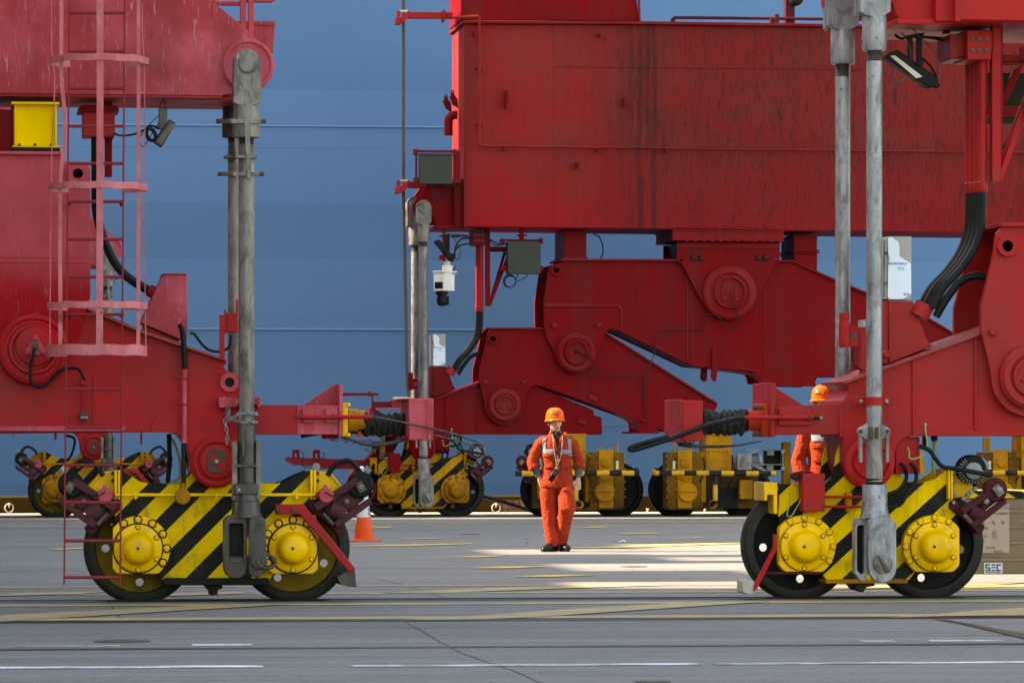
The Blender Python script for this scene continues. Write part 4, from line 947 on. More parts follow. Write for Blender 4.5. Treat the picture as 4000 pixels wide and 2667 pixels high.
B().prism([(px + 12, 2168), (px + 22, 2170), (px + 64, 2228), (px + 56, 2238), (px + 44, 2230)], YR - .215, .03).build('locking_bar', M['galvdark'], p, .004)
o = nB(B().rect(3345, 1550, 3475, 1583, YE - .26, .1).build('rod_keeper', R_, Bc, .004))
b = B().vert(3415, YR, [(1550, 36), (1583, 36)], 24).build('keeper_strap', R_, o)
for x in (3364, 3463): bolt(x, 1567, 7, YE - .262, M['bolt'], o)
o = nB(B().vert(3298, YE + .0, [(1222, 20), (1245, 20), (1246, 19), (1262, 19), (1263, 22), (1345, 22), (1347, 20), (1358, 20)], 20).build('sensor_tube', R_, Bc))
B().rect(3316, 1270, 3352, 1352, YE + .02, .12).prism([(3360, 1260), (3383, 1260), (3383, 1480), (3360, 1480)], YE + .1, .05).build('sensor_bracket', R_, o, .003)
B().rect(3327, 1296, 3344, 1324, YE + .015, .006).build('type_plate', M['galvdark'], o)
B().vert(3368, YE + .0, [(1250, 16), (1278, 17)], 18).build('bell', M['galv'], o)
B().pt([(3337, 1355), (3332, 1385), (3332, 1410), (3345, 1435), (3368, 1446)], .008, YE + .0).each('sensor_lead', M['rubber'], o)

# --- buffer
o = nB(B().rect(3027, 1582, 3288, 1698, YE + .02, .82).build('bumper_arm', R_, Bc, .006))
B().rect(3278, 1574, 3296, 1707, YE + .0, .86).build('arm_flange', R_, o, .004)
B().prism([(3014, 1503), (3138, 1583), (3014, 1583)], YE + .3, .06).build('gusset', R_, o, .004)
B().rect(3010, 1494, 3029, 1707, YE - .02, .9).build('end_plate', R_, o, .005)
B().rect(3043, 1593, 3174, 1660, YE - .03, .045).build('pipe_pad', R_, o, .004)
B().pt([(2908, 1630), (3178, 1630)], .020, YE - .07, n=12, smooth=False).build('cable_pipe', R_, o)
B().pt([(3178, 1632), (3200, 1633)], .017, YE - .07, smooth=False).build('tape_end', M['rubber'], o)
B().pt([(3198, 1633), (3213, 1633)], .014, YE - .07, smooth=False).build('cable_lug', M['galv'], o)
for x in (3054, 3162): B().torus(W(x, 1630, YE - .07), (1, 0, 0), .028, .006).build('u_bolt', R_, o)
o = nB(B().rect(2988, 1575, 3006, 1707, YN - .36, .62).build('buffer_flange', M['orangelit'], Bc, .006))
for x, y in ((2980, 1592), (2980, 1694)):
    for d in (-.28, -.1): B().horiz(y, YN + d, [(x - 40, 9), (x - 26, 9), (x - 26, 6), (x + 10, 6)], 10).build('flange_bolt', M['rustbolt'], o)
nB(B().horiz(1641, YC - .05, [(2912, 42), (2948, 42), (2949, 43), (2988, 43)], 28).build('buffer_cylinder', M['orangelit'], Bc))
nB(B().horiz(1641, YC - .05, [(2904, 38), (2906, 44), (2918, 44), (2919, 40)], 28).build('clamp_ring', M['black'], Bc))
nB(bellows(2738, 2910, 1648, 7, 54, YC - .05, Bc, 11))
o = nB(B().rect(2665, 1563, 2746, 1724, YN - .46, .92).build('buffer_head', R_, Bc, .008))
B().rect(2660, 1559, 2666, 1728, YN - .47, .92).build('front_edge', R_, o, .003)
B().pt([(2908, 1630), (2860, 1638), (2750, 1665), (2620, 1712), (2500, 1750), (2466, 1757), (2462, 1748), (2500, 1733), (2612, 1704)], .022, YN - .56, n=10).build('hanging_cable', M['rubber'], Bc)
b = B()
for k in range(3):
    j = random.Random(k + 5); b.pt([(2650, 1730 + k * 5), (2720, 1738 + 5 * k), (2860, 1738 + k * 3), (2975, 1722)], .005, YN - .1)
for k in range(8):
    j = random.Random(k + 80); x = 2652 + k * 7; b.torus(W(x, 1732 + j.uniform(-8, 8), YN - .1), (j.random(), 1, j.random()), .02, .005, 10, 5)
b.build('wire_bundle', M['galvdark'], Bc)

# --- bogie
FB = [(3044, 1890), (3225, 1888), (3246, 1868), (3258, 1825), (3266, 1770), (3280, 1735), (3305, 1715), (3482, 1715), (3500, 1745), (3510, 1800), (3520, 1855), (3545, 1884), (3590, 1888), (3648, 1872), (3704, 1834), (3722, 1832),
      (3722, 1960), (3735, 1985), (3742, 2010), (3742, 2075), (3700, 2140), (3600, 2205), (3550, 2265), (3230, 2265), (3180, 2205), (3080, 2140), (3050, 2075), (3040, 2010), (3044, 1960)]
BB = nB(B().prism(FB, YB, .04).build('bogie', M['hazB'], Bc, .005))
B().prism(FB, YN + .26, .04, ref=YB).build('rear_plate', M['hazB'], BB, .005)
B().prism([(3240, 1900), (3545, 1900), (3535, 2262), (3240, 2262)], YB + .042, .5).build('web', M['hazB'], BB)
B().prism([(3346, 2044), (3382, 2044), (3382, 2256), (3346, 2256)], YR + .10, .02).build('slot_back', M['black'], RB1)
B().rect(3226, 2262, 3546, 2277, YB - .06, .72).build('bottom_chord', M['yelold'], BB, .005)
B().prism([(3335, 2278), (3418, 2278), (3416, 2288), (3385, 2292), (3372, 2312), (3352, 2304), (3340, 2288)], YB + .0, .4).build('rail_guide', M['wheel'], BB, .004)
for px, h0 in ((3112, 185), (3620, -100)): wheel(px, BB, M['wheel'], M['wheeld'], h0=h0)
for px, mir in ((3142, False), (3650, True)): hub(px, 2134, mir, BB, M['yel'], R=122, Rd=62)
b = B().rect(3704, 1830, 3712, 1948, YB - .08, .6).rect(3715, 1830, 3723, 1948, YB - .08, .6); b.each('bracket_flange', M['yel'], BB, .003)
B().prism([(3723, 1836), (3752, 1838), (3776, 1856), (3800, 1898), (3806, 1912), (3780, 1935), (3724, 1946)], YB + .06, .1).build('brake_bracket', M['yel'], BB, .004)
for y in (1847, 1876, 1930): bolt(3727, y, 7.5, YB + .05, M['bolt'], BB)
B().prism([(2984, 1882), (3037, 1884), (3037, 2006), (3021, 2006), (3021, 1932), (2998, 1932), (2998, 1955), (2984, 1955)], YB - .06, .5).build('end_hook', M['yel'], BB, .006)
o = B().rect(3136, 1848, 3223, 1997, YB - .2, .2).build('control_box', R_, BB, .006)
for x, y in ((3156, 1872), (3217, 1872), (3156, 1972), (3217, 1972)): bolt(x, y, 5, YB - .201, M['rustbolt'], BB, h=.008)
B().prism([(3096, 1852), (3112, 1842), (3136, 1840), (3175, 1840), (3175, 1848), (3136, 1848), (3136, 1876), (3112, 1878), (3096, 1868)], YB - .1, .1).horiz(1860, YB - .08, [(3090, 8), (3100, 12), (3110, 12)], 10).each('cable_connector', M['maroon'], BB, .003)
B().pt([(3222, 1940), (3375, 1940)], .012, YB - .12, n=10, smooth=False).pt([(3222, 1978), (3375, 1978)], .012, YB - .12, n=10, smooth=False).each('conduit', R_, BB)
B().rect(3306, 1922, 3328, 1997, YB - .09, .08).each('conduit_bracket', M['yelold'], BB, .003)
B().pt([(3084, 1920), (3088, 1955), (3078, 1990), (3075, 2012), (3090, 2015), (3110, 1985), (3138, 1930), (3143, 1880)], .006, YB - .1, n=6).build('earth_wire', M['greenwire'], BB)
B().prism([(3022, 2087), (3036, 2087), (3037, 2142), (2960, 2296), (2945, 2310), (2944, 2290), (3022, 2136)], YN - .5, .06).build('rail_sweeper', M['rednear'], BB, .004)
B().prism([(2902, 2268), (2930, 2264), (2948, 2272), (2947, 2318), (2925, 2322), (2900, 2312)], YN - .48, .3).build('sweeper_block', M['beige'], BB, .006)
B().rect(2985, 2232, 3205, 2242, YB - .1, .03).build('cross_bar', M['maroon'], BB, .003)
b = B().rect(3060, 1727, 3089, 1890, YB + .15, .12); o = nB(b.build('upright_post', M['yelold'], Bc, .004))
b = B().rect(2910, 1755, 3062, 1759, YB + .1, .1).rect(2926, 1812, 3058, 1816, YB + .1, .1).rect(3052, 1755, 3066, 1770, YB + .08, .04).rect(3052, 1822, 3066, 1836, YB + .08, .04).rect(2998, 1757, 3024, 1778, YB + .12, .05).rect(2996, 1814, 3022, 1838, YB + .12, .05).rect(3056, 1757, 3061, 1836, YB + .1, .1)
b.pt([(2905, 1776), (2980, 1756)], .008, YB + .1, smooth=False).pt([(2935, 1814), (2990, 1838)], .014, YB + .1, smooth=False)
o = nB(b.build('cable_tray_bracket', M['galv'], Bc, .002))
B().rect(2985, 1758, 3058, 1836, YB + .25, .05).build('tray_back', M['black'], o)
# brake on the right side
ya = YB - .12
B().prism([(3712, 1962), (3732, 1950), (3850, 2055), (3838, 2078), (3818, 2086), (3800, 2056), (3712, 1985)], ya + .05, .3).build('caliper_base', M['maroon'], BB, .008)
B().prism(fil([(3752, 1985), (3905, 1886), (3920, 1905), (3765, 2012)], 8), ya - .06, .08).build('caliper_arm', M['maroon'], BB, .008)
B().prism(fil([(3790, 2046), (3928, 1944), (3936, 1962), (3806, 2066)], 8), ya - .06, .08).build('caliper_arm', M['maroon'], BB, .008)
B().prism([(3820, 1962), (3868, 1925), (3895, 1958), (3845, 1995)], ya, .14).build('caliper_body', M['maroon'], BB, .008)
B().tube([W(3790, 1990, ya), W(3832, 2018, ya)], .07, 18, False).build('brake_cylinder', M['maroon'], BB)
B().tube([W(3764, 2006, ya - .03), W(3796, 2042, ya - .03)], .02, 12, False).build('guide_pin', M['galvold'], BB)
B().disc(3882, 1912, ya + .03, [(46, 0), (46, .07), (38, .085)], 28).build('brake_drum', M['maroon'], BB)
B().prism([(3876, 1906), (3900, 1888), (3926, 1924), (3902, 1942)], ya - .10, .05).build('lever_block', M['galvold'], BB, .004)
bolt(3904, 1914, 12, ya - .103, M['galv'], BB); bolt(3852, 1956, 11, ya - .03, M['galv'], BB); bolt(3725, 1962, 6, ya + .04, M['bolt'], BB)
for x, y in ((3762, 1946), (3778, 1932), (3790, 1922), (3806, 1908)): B().disc(x, y, ya, [(9, 0), (9, .04), (6, .05)], 10).build('coupling_nut', M['galv'], BB)
B().disc(3782, 1832, YB + .1, [(54, 0), (56, .05), (56, .16), (50, .19)], 28).build('motor_housing', M['black'], BB)
b = B()
for k in range(18):
    a = radians(120 + k * 14); b.add([*(W(3795 + r * cos(a + da), 1838 - r * sin(a + da), YB - .095) + Vector((0, d, 0)) for d in (0, .02) for r in (34, 52) for da in (-.03, .03))], [(0, 1, 3, 2), (4, 5, 7, 6), (0, 1, 5, 4), (2, 3, 7, 6)])
b.build('cooling_fin', M['motor'], BB)
B().disc(3800, 1838, YB - .08, [(32, 0), (32, .05), (28, .055)], 24).build('motor_cap', M['motor'], BB)
B().prism([(3805, 1808), (3838, 1786), (3868, 1812), (3866, 1825), (3830, 1846)], YB - .06, .14).build('motor_terminal_box', M['motor'], BB, .005)
o = nB(B().pt([(3592, 1742), (3630, 1758), (3655, 1792), (3682, 1822), (3730, 1830), (3800, 1842), (3870, 1856)], .020, YB - .22, n=10).build('ribbed_cable', M['rubber'], Bc))
nB(B().pt([(3648, 1704), (3650, 1740), (3646, 1800), (3650, 1862)], .017, YE + .3, n=8).build('drop_cable', M['greenwire'], Bc))
nB(B().rect(3646, 1703, 3662, 1722, YE + .25, .1).rect(3608, 1703, 3620, 1745, YE + .4, .06).each('cable_clamp', M['maroon'], Bc))

# ================================================================== waterside structure (photo pixels at the far rail)
YS2 = YF - .95
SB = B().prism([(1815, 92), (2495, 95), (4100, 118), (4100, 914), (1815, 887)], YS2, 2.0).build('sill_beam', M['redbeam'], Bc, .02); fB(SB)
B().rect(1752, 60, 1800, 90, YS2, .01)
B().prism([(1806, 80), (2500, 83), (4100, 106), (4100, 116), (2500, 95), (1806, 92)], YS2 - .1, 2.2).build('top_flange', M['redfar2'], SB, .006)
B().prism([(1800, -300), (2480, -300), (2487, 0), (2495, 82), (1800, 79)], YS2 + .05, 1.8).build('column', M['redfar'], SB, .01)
B().prism([(2487, -300), (2494, -300), (2503, 82), (2496, 82)], YS2 - .02, .1).build('column_edge', M['redfar2'], SB)
b = B().rect(2162, 97, 2168, 888, YS2 - .006, .007); b.prism([(2168, 257), (3370, 268), (3370, 273), (2168, 262)], YS2 - .012, .013)
b.each('weld_seam', M['redbeam'], SB, .002)
b = B().prism([(2640, 563), (2660, 558), (3020, 562), (3050, 572), (3050, 578), (2630, 575)], YS2 - .01, .011).build('patch_plate', M['redbeam'], SB, .003)
ln = B().pt([(1768, 70, YS2 - .12), (1868, 64, YS2 - .12), (1873, 68, YS2 - .12), (1873, 565, YS2 - .12), (1880, 570, YS2 - .12), (2600, 580, YS2 - .12), (3050, 586, YS2 - .12), (4060, 598, YS2 - .12)], .022, smooth=False, n=8).build('conduit', M['redbeam'], SB)
b = B()
for x, y in ((1873, 265), (1873, 488)): b.rect(x - 12, y - 4, x + 12, y + 4, YS2 - .12, .12)
for x in (1972, 2335, 2605, 3460): y = 571 + (x - 1880) * .0125; b.rect(x - 4, y - 12, x + 4, y + 16, YS2 - .12, .12)
b.each('pipe_clip', M['redfar2'], SB)
for x, y, h in ((1855, 132, 18), (1980, 388, 72), (2346, 138, 16), (2443, 400, 40), (2258, 645, 26)):
    B().prism([(x - 3, y - h / 2), (x + 4, y - h / 2), (x + 4, y + h / 5), (x - 1, y + h / 2), (x - 5, y + h / 2), (x - 5, y - h / 5)], YS2 - .14, .14).build('lifting_lug', M['redfar'], SB, .003)
b = B().rect(1812, 92, 1822, 887, YS2 - .02, .02); b.build('corner_edge', M['redfar2'], SB)
# handrail on top
b = B().pt([(2622, 93), (2628, 74), (2640, 70), (2700, 70), (4100, 84)], .028, YS2 + .25, smooth=False, n=8); b.rect(2633, 62, 2638, 93, YS2 + .22, .04)
b.build('hand_rail', M['maroon'], Bc)
b = B().rect(3070, -300, 3105, 96, YS2 + .3, .25).build('rear_post', M['maroon'], Bc, .004)
B().disc(3105, 2, YS2 + .2, [(24, 0), (24, .2), (16, .25)], 20).build('black_reel', M['black'], Bc)
B().rect(3010, 70, 3024, 97, YS2 + .15, .1).rect(3027, 56, 3044, 97, YS2 + .12, .1).each('rail_bracket', M['maroon'], Bc, .003)
# cheek plates with bosses
for dy_, (bx, by) in ((0, (1658, 812)), (1.27, (1628, 830))):
    ck = [(1672, 716), (1816, 700), (1816, 887), (1790, 887), (1712, 887), (1700, 870), (1694, 850)] + arc(bx, by, 46, -60, -215, 12) + [(bx - 32, by - 34)]
    if dy_: ck = [(bx + 18, 726), (1816, 712), (1816, 880), (bx + 40, 880)] + arc(bx, by, 46, -40, -225, 12)
    o = fB(B().prism(ck, YS2 + .24 + dy_, .08).build('cheek_plate', M['redfar'], Bc, .004))
    B().disc(bx, by, YS2 + .24 + dy_, [(46, 0), (46, .05), (41, .06), (38, .05)], 36).build('pin_boss', M['redfar'], o)
fB(B().rect(1700, 880, 1815, 892, YS2 + .15, 1.55).build('cheek_flange', M['redfar2'], Bc, .005))
fB(B().prism([(1775, 712), (1816, 705), (1816, 886), (1775, 886)], YS2 + .1, 1.5).build('end_web', M['redfar'], Bc, .005))
o = B().prism([(1639, 603), (1768, 600), (1768, 719), (1639, 719)], YS2 - .2, .22).build('dark_cabinet', M['cabinet'], Bc, .006)
B().rect(1638, 599, 1769, 605, YS2 - .22, .26).build('lid', M['cabinet'], o)
b = B().rect(1616, 586, 1796, 597, YS2 - .05, .06).rect(1622, 597, 1630, 702, YS2 - .05, .04).rect(1771, 597, 1798, 716, YS2 + .02, .08).rect(1615, 583, 1634, 606, YS2 - .1, .08).rect(1616, 694, 1634, 714, YS2 - .1, .08).rect(1770, 583, 1785, 606, YS2 - .1, .08).rect(1770, 700, 1800, 716, YS2 - .06, .08)
b.each('cabinet_frame', M['redfar2'], Bc, .004)
b = B()
for k in range(3): b.torus(W(1716, 745, YS2 - .1 - .01 * k), (.1, 1, .1), .11 + .004 * k, .010, 24, 5)
b.pt([(1684, 722), (1692, 735), (1700, 730)], .01, YS2 - .1).pt([(1760, 722), (1785, 735), (1790, 760), (1788, 840), (1782, 870), (1785, 888), (1820, 900), (1880, 905), (1905, 930), (1950, 955)], .013, YS2 - .12)
b.each('loop_cable', M['rubber'], Bc)
# cable guides and the rope
b = B().pt([(1575, -300), (1576, 0), (1576, 300), (1576, 700), (1579, 900), (1585, 1200), (1590, 1450), (1597, 1562)], .027, YS2 + .5, n=8); b.build('hanging_rope', M['dkpipe'], Bc)
for y0, xr, xw in ((60, 1768, 0), (722, 1680, 0)):
    o = B().rect(1594, y0 - 13, xr, y0 + 13, YS2 + .55, .18).build('guide_arm', M['rednear'], Bc, .006)
    B().prism([(1566, y0 + 8), (1592, y0 - 13), (1594, y0 + 12), (1568, y0 + 32)], YS2 + .2, .36).build('arm_elbow', M['rednear'], o, .005)
    B().rect(1548, y0 + 8, 1566, y0 + 34, YS2 + .2, .3).rect(1550, y0 - 18, 1565, y0 + 6, YS2 + .2, .06).rect(1592, y0 - 18, 1600, y0 + 2, YS2 + .2, .06).each('roller_fork', M['rednear'], o, .004)
    B().horiz(y0 - 15, YS2 + .36, [(1560, 5), (1594, 5)], 10).build('guide_roller', M['cream'], o)
    if y0 == 60: B().rect(1730, y0 - 22, 1739, y0 + 24, YS2 + .5, .28).build('joint_flange', M['rednear'], o, .004)
# fittings on the end face
for x, y in ((1742, 372), (1768, 356)):
    B().prism([(x - 14, y + 22), (x - 7, y + 20), (x - 7, y + 2), (x - 3, y - 4), (x + 3, y - 4), (x + 7, y + 2), (x + 7, y + 14), (x + 20, y + 32), (x + 22, y + 68), (x, y + 54)], YS2 + (.9 if x < 1750 else .3), .03, holes=[circ(x, y + 3, 3, 8)]).build('hook_plate', M['redfar'], Bc, .003)
B().pt([(1786, 450), (1772, 450), (1758, 458), (1752, 475), (1752, 530)], .075, YS2 + .6, n=14).build('drain_elbow', M['redfar2'], Bc)
b = B().rect(1756, 118, 1768, 146, YS2 + .6, .14)
# --- top equaliser, second equaliser
def plates(name, out, Yc, half, th, mat, web=None, holes=()):
    o = B().prism(out, Yc - half, th, holes).build(name, mat, Bc, .006)
    B().prism(out, Yc + half - th, th, holes, ref=Yc - half).build('rear_plate', mat, o, .006)
    if web: B().prism(web, Yc - half + th + .002, 2 * (half - th) - .004, ref=Yc - half).build('inner_web', mat, o, .004)
    return o
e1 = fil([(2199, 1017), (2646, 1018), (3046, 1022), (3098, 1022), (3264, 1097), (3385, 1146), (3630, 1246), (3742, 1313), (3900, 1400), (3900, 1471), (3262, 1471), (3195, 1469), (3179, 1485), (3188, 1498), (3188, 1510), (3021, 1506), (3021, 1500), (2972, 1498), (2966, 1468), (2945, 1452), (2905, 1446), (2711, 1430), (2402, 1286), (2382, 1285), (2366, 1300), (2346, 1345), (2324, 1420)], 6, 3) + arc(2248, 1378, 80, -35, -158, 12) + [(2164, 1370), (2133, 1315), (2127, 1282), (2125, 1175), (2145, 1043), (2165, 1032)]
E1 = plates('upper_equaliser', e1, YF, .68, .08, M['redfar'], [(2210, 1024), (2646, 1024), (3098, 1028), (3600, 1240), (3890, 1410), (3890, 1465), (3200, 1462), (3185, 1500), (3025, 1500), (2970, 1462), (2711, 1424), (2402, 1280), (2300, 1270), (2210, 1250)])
B().prism([(2190, 1010), (2646, 1012), (3098, 1016), (3264, 1090), (3630, 1240), (3742, 1306), (3742, 1314), (3630, 1248), (3264, 1098), (3098, 1023), (2646, 1020), (2190, 1018)], YF - .76, 1.52).build('top_flange', M['redfar2'], E1, .004)
b = B().prism([(2128, 1186), (2408, 1188), (2424, 1194), (2432, 1208), (2434, 1280), (2428, 1284), (2425, 1212), (2416, 1202), (2404, 1198), (2128, 1197)], YF - .7, .021); b.build('doubler_edge', M['redfar2'], E1, .003)
b = B().rect(2683, 1070, 2688, 1410, YF - .7, .021).rect(2702, 1090, 2706, 1412, YF - .69, .011).rect(2984, 1100, 2988, 1440, YF - .69, .011); b.each('weld_seam', M['redfar2'], E1, .002)
B().disc(2172, 1056, YF - .68, [(21, 0), (21, .05), (11, .05), (11, 0)], 24).build('lifting_eye', M['redfar'], E1)
B().disc(2248, 1378, YF - .68, [(75, 0), (75, .08), (66, .11), (58, .11), (48, .09), (46, .13), (42, .14), (41, .10), (20, .10)], 44).build('pin_boss', M['redfar2'], E1)
for x, y in ((2252, 1350), (2231, 1384), (2274, 1384)): bolt(x, y, 7, YF - .78, M['redfar2'], E1)
B().disc(2252, 1372, YF - .78, [(7, 0), (7, .05)], 10).build('grease_cap', M['black'], E1)
for x in (2165, 2338): bolt(x, 1271, 11, YF - .68, M['redfar2'], E1, h=.06)
B().prism([(2783, 1358), (2800, 1358), (2804, 1400), (2804, 1450), (2798, 1488), (2786, 1490), (2777, 1470), (2782, 1420)], YF - .74, .05).prism([(2740, 1434), (2764, 1434), (2762, 1486), (2750, 1492), (2738, 1478)], YF - .3, .1).each('towing_lug', M['redfar'], E1, .004)
# centre mount
CM = plates('pivot_fork', [(2646, 945), (3046, 945), (3046, 1012), (3040, 1028), (3028, 1030), (2952, 1180)] + arc(2848, 1144, 108, -16, -160, 14) + [(2742, 1178), (2664, 1030), (2650, 1026), (2646, 1010)], YF, .8, .09, M['redfar'], [(2660, 948), (3034, 948), (3030, 1010), (2670, 1010)], holes=[circ(2659, 1017, 6, 10), circ(3034, 1017, 6, 10)])
B().prism([(2628, 900), (3062, 904), (3062, 940), (2628, 936)], YF - .95, 1.9).build('mount_plinth', M['redbeam'], CM, .01)
b = B().prism([(2626, 897), (3064, 901), (3064, 906), (2626, 902)], YF - .97, 1.94).prism([(2626, 934), (3064, 938), (3064, 943), (2626, 939)], YF - .97, 1.94); b.each('plinth_flange', M['redbeam'], CM, .004)
B().rect(2646, 950, 3046, 968, YF - .81, .012).build('faded_band', M['redfar2'], CM, .002)
B().disc(2848, 1144, YF - .8, [(104, 0), (104, .06), (96, .09), (78, .10), (72, .07), (66, .07), (60, .11), (57, .11), (56, .06), (20, .06)], 56).build('pin_boss', M['redfar2'], CM)
for x, y in ((2829, 1117), (2877, 1116), (2830, 1168), (2879, 1167)): bolt(x, y, 9, YF - .86, M['redfar2'], CM)
for x in (2818, 2868): B().rect(x, 1125, x + 16, 1170, YF - .875, .015).build('lock_plate', M['redfar2'], CM, .003)
for x in (2710, 2740, 2963, 2991): bolt(x, 1007, 11, YF - .8, M['maroon'], CM, h=.07)
for k in range(11): bolt(2684 + k * 33, 941, 4, YF - .97, M['redbeam'], CM, h=.02); bolt(2650 + k * 38, 885, 4, YS2 - .002, M['redbeam'], CM, h=.02)
B().pt([(2853, 1140), (2858, 1170), (2872, 1205), (2884, 1240), (2880, 1270), (2855, 1287), (2830, 1275), (2812, 1245), (2790, 1230), (2762, 1227), (2750, 1235), (2747, 1260)], .011, YF - .95, n=6).build('grease_hose', M['rubber'], CM)
B().pt([(2746, 1260), (2746, 1284), (2740, 1290), (2600, 1289), (2580, 1300), (2565, 1320), (2558, 1370), (2545, 1410), (2520, 1465), (2518, 1480), (2516, 1560)], .010, YF - .75, n=6).pt([(2256, 1374), (2300, 1392), (2325, 1420), (2325, 1455), (2314, 1474), (2330, 1462), (2400, 1465), (2510, 1470)], .010, YF - .82, n=6).each('grease_line', M['maroon'], CM)
B().pt([(2316, 914), (2340, 925), (2354, 960), (2355, 990), (2345, 1012)], .011, YF - .5, n=6).build('loose_wire', M['rubber'], Bc)
ST = B().rect(2204, 900, 2291, 1010, YF - .6, 1.25).build('mount_stub', M['redfar'], Bc, .006)
B().rect(2202, 1003, 2296, 1012, YF - .66, 1.37).each('stub_flange', M['redfar2'], ST, .004)
for x in (2212, 2249, 2286): bolt(x, 1000, 4, YF - .66, M['redfar2'], ST, h=.02)
ST = B().prism([(3102, 918), (3192, 922), (3192, 1058), (3102, 1018)], YF - .6, 1.25).build('mount_stub', M['redfar'], Bc, .006)
B().rect(3098, 976, 3202, 982, YF - .66, 1.37).rect(3098, 984, 3202, 990, YF - .66, 1.37).rect(3098, 917, 3202, 923, YF - .66, 1.37).each('stub_flange', M['redfar'], ST, .003)
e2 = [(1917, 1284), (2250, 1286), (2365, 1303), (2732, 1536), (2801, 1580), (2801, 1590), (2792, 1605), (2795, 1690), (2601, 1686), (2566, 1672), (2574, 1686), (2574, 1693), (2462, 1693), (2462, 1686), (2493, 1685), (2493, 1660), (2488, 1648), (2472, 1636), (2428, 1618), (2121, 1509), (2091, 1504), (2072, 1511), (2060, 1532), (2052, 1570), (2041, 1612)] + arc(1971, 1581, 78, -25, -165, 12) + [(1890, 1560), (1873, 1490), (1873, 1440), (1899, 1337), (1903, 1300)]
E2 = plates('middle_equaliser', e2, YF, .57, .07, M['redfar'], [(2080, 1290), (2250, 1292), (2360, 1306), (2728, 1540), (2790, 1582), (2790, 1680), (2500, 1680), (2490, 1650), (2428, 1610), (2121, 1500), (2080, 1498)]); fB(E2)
B().prism([(2365, 1295), (2740, 1532), (2803, 1572), (2803, 1581), (2740, 1541), (2365, 1304)], YF - .63, 1.26).rect(1912, 1278, 2120, 1286, YF - .63, 1.26).each('top_flange', M['redfar2'], E2, .004)
B().disc(1924, 1324, YF - .57, [(20, 0), (20, .05), (11, .05), (11, 0)], 24).build('lifting_eye', M['redfar'], E2)
B().disc(1924, 1324, YF + .57 - .07, [(20, 0), (20, .05), (11, .05), (11, 0)], 24)
B().disc(1971, 1581, YF - .57, [(63, 0), (63, .06), (56, .09), (46, .09), (40, .07), (38, .10), (34, .105), (33, .07), (15, .07)], 44).build('pin_boss', M['redfar2'], E2)
for x, y in ((1971, 1563), (1957, 1587), (1986, 1587)): bolt(x, y, 6, YF - .64, M['redfar2'], E2)
for x in (1896, 2044): bolt(x, 1493, 8, YF - .57, M['redfar2'], E2, h=.05)
b = B().prism([(2296, 1553), (2304, 1538), (2337, 1552), (2330, 1570)], YF - .6, .03).each('small_plate', M['redfar2'], E2, .003)
b = B().prism([(2253, 1650), (2262, 1630), (2296, 1640), (2290, 1662)], YE + DY - .03, .03).each('small_plate', M['redfar2'], Bc, .003)
b = B().rect(2128, 1300, 2131, 1500, YF - .58, .011).rect(2690, 1520, 2693, 1680, YF - .58, .011).each('weld_seam', M['redfar2'], E2)
B().pt([(2514, 1470), (2515, 1620)], .008, YF - .6, smooth=False, n=6).pt([(2520, 1470), (2521, 1620)], .008, YF - .6, smooth=False, n=6).rect(2504, 1637, 2530, 1648, YF - .64, .06).build('grease_block', M['maroon'], E2)
# --- pipes, lamp hangers on the left end (waterside), also seen at the landside
o = B().rect(1846, 900, 1894, 958, YF - .55, .55).build('junction_box', M['redfar'], Bc, .005); fB(o)
for x in (1856, 1870, 1884):
    for y in (918, 940): bolt(x, y, 4, YF - .552, M['galvdark'], o, h=.01)
pb = None
for k in range(4):
    q = B().vert(1880 - k * 1.5 - k * 3.0, YF - .42 + k * .16, [(958, 9.5), (966, 9.5), (967, 8.6), (1196, 8.6), (1198, 10), (1215, 10), (1217, 9)], 16).build('conduit_pipe', M['rednear'], Bc); fB(q)
    X = 1880 - k * 4.5; yy = YF - .42 + k * .16
    q = B().pt([(X, 1214), (X, 1245), (X - 4, 1290), (X - 18, 1330), (X - 45, 1370), (X - 78, 1405), (X - 100, 1445)], .037, yy, n=10).build('flexible_duct', M['rubber'], Bc); fB(q)
q = B().pt([(1888, 1384), (1868, 1382), (1840, 1392), (1812, 1425), (1790, 1462)], .035, YF - .3, n=10).build('flexible_duct', M['rubber'], Bc); fB(q)
q = B().tube([W(1768, 1438, YF - .35), W(1754, 1462, YF - .35)], .085, 16, False).build('duct_collar', M['rednear'], Bc); fB(q)
o = B().rect(1897, 890, 1915, 1196, YF - .5, .1).build('hanger_post', M['redfar'], Bc, .004); fB(o)
q = B().pt([(1913, 1192), (1985, 1000)], .035, YF - .45, n=4, smooth=False).pt([(1915, 1180), (1972, 985)], .035, YF - .05, n=4, smooth=False).rect(1910, 963, 1984, 975, YF - .5, .1).rect(1905, 975, 1984, 983, YF - .1, .1).each('brace_frame', M['redfar'], Bc, .003); fB(q)
o = B().rect(1984, 944, 2112, 1069, YF - .75, .3).build('dark_cabinet', M['cabinet'], Bc, .006); fB(o)
B().rect(1957, 934, 2122, 942, YF - .7, .2).rect(2030, 893, 2047, 934, YF - .7, .1).rect(2022, 916, 2060, 922, YF - .72, .15).rect(1956, 932, 1972, 952, YF - .72, .2).rect(2110, 930, 2122, 953, YF - .72, .2).rect(1956, 1038, 1982, 1058, YF - .7, .15).rect(2110, 1038, 2122, 1060, YF - .7, .15).each('cabinet_frame', M['redfar'], o, .003)
b = B()
for k in range(3): b.torus(W(1990 + k * 2, 1098 + k, YF - .6), (.15, 1, .1), .11 - .008 * k, .008, 24, 5)
b.pt([(2022, 1071), (2020, 1085), (2012, 1098)], .008, YF - .6).pt([(2062, 1071), (2050, 1085), (2020, 1100)], .008, YF - .6); b.build('cable_coil', M['rubber'], o)
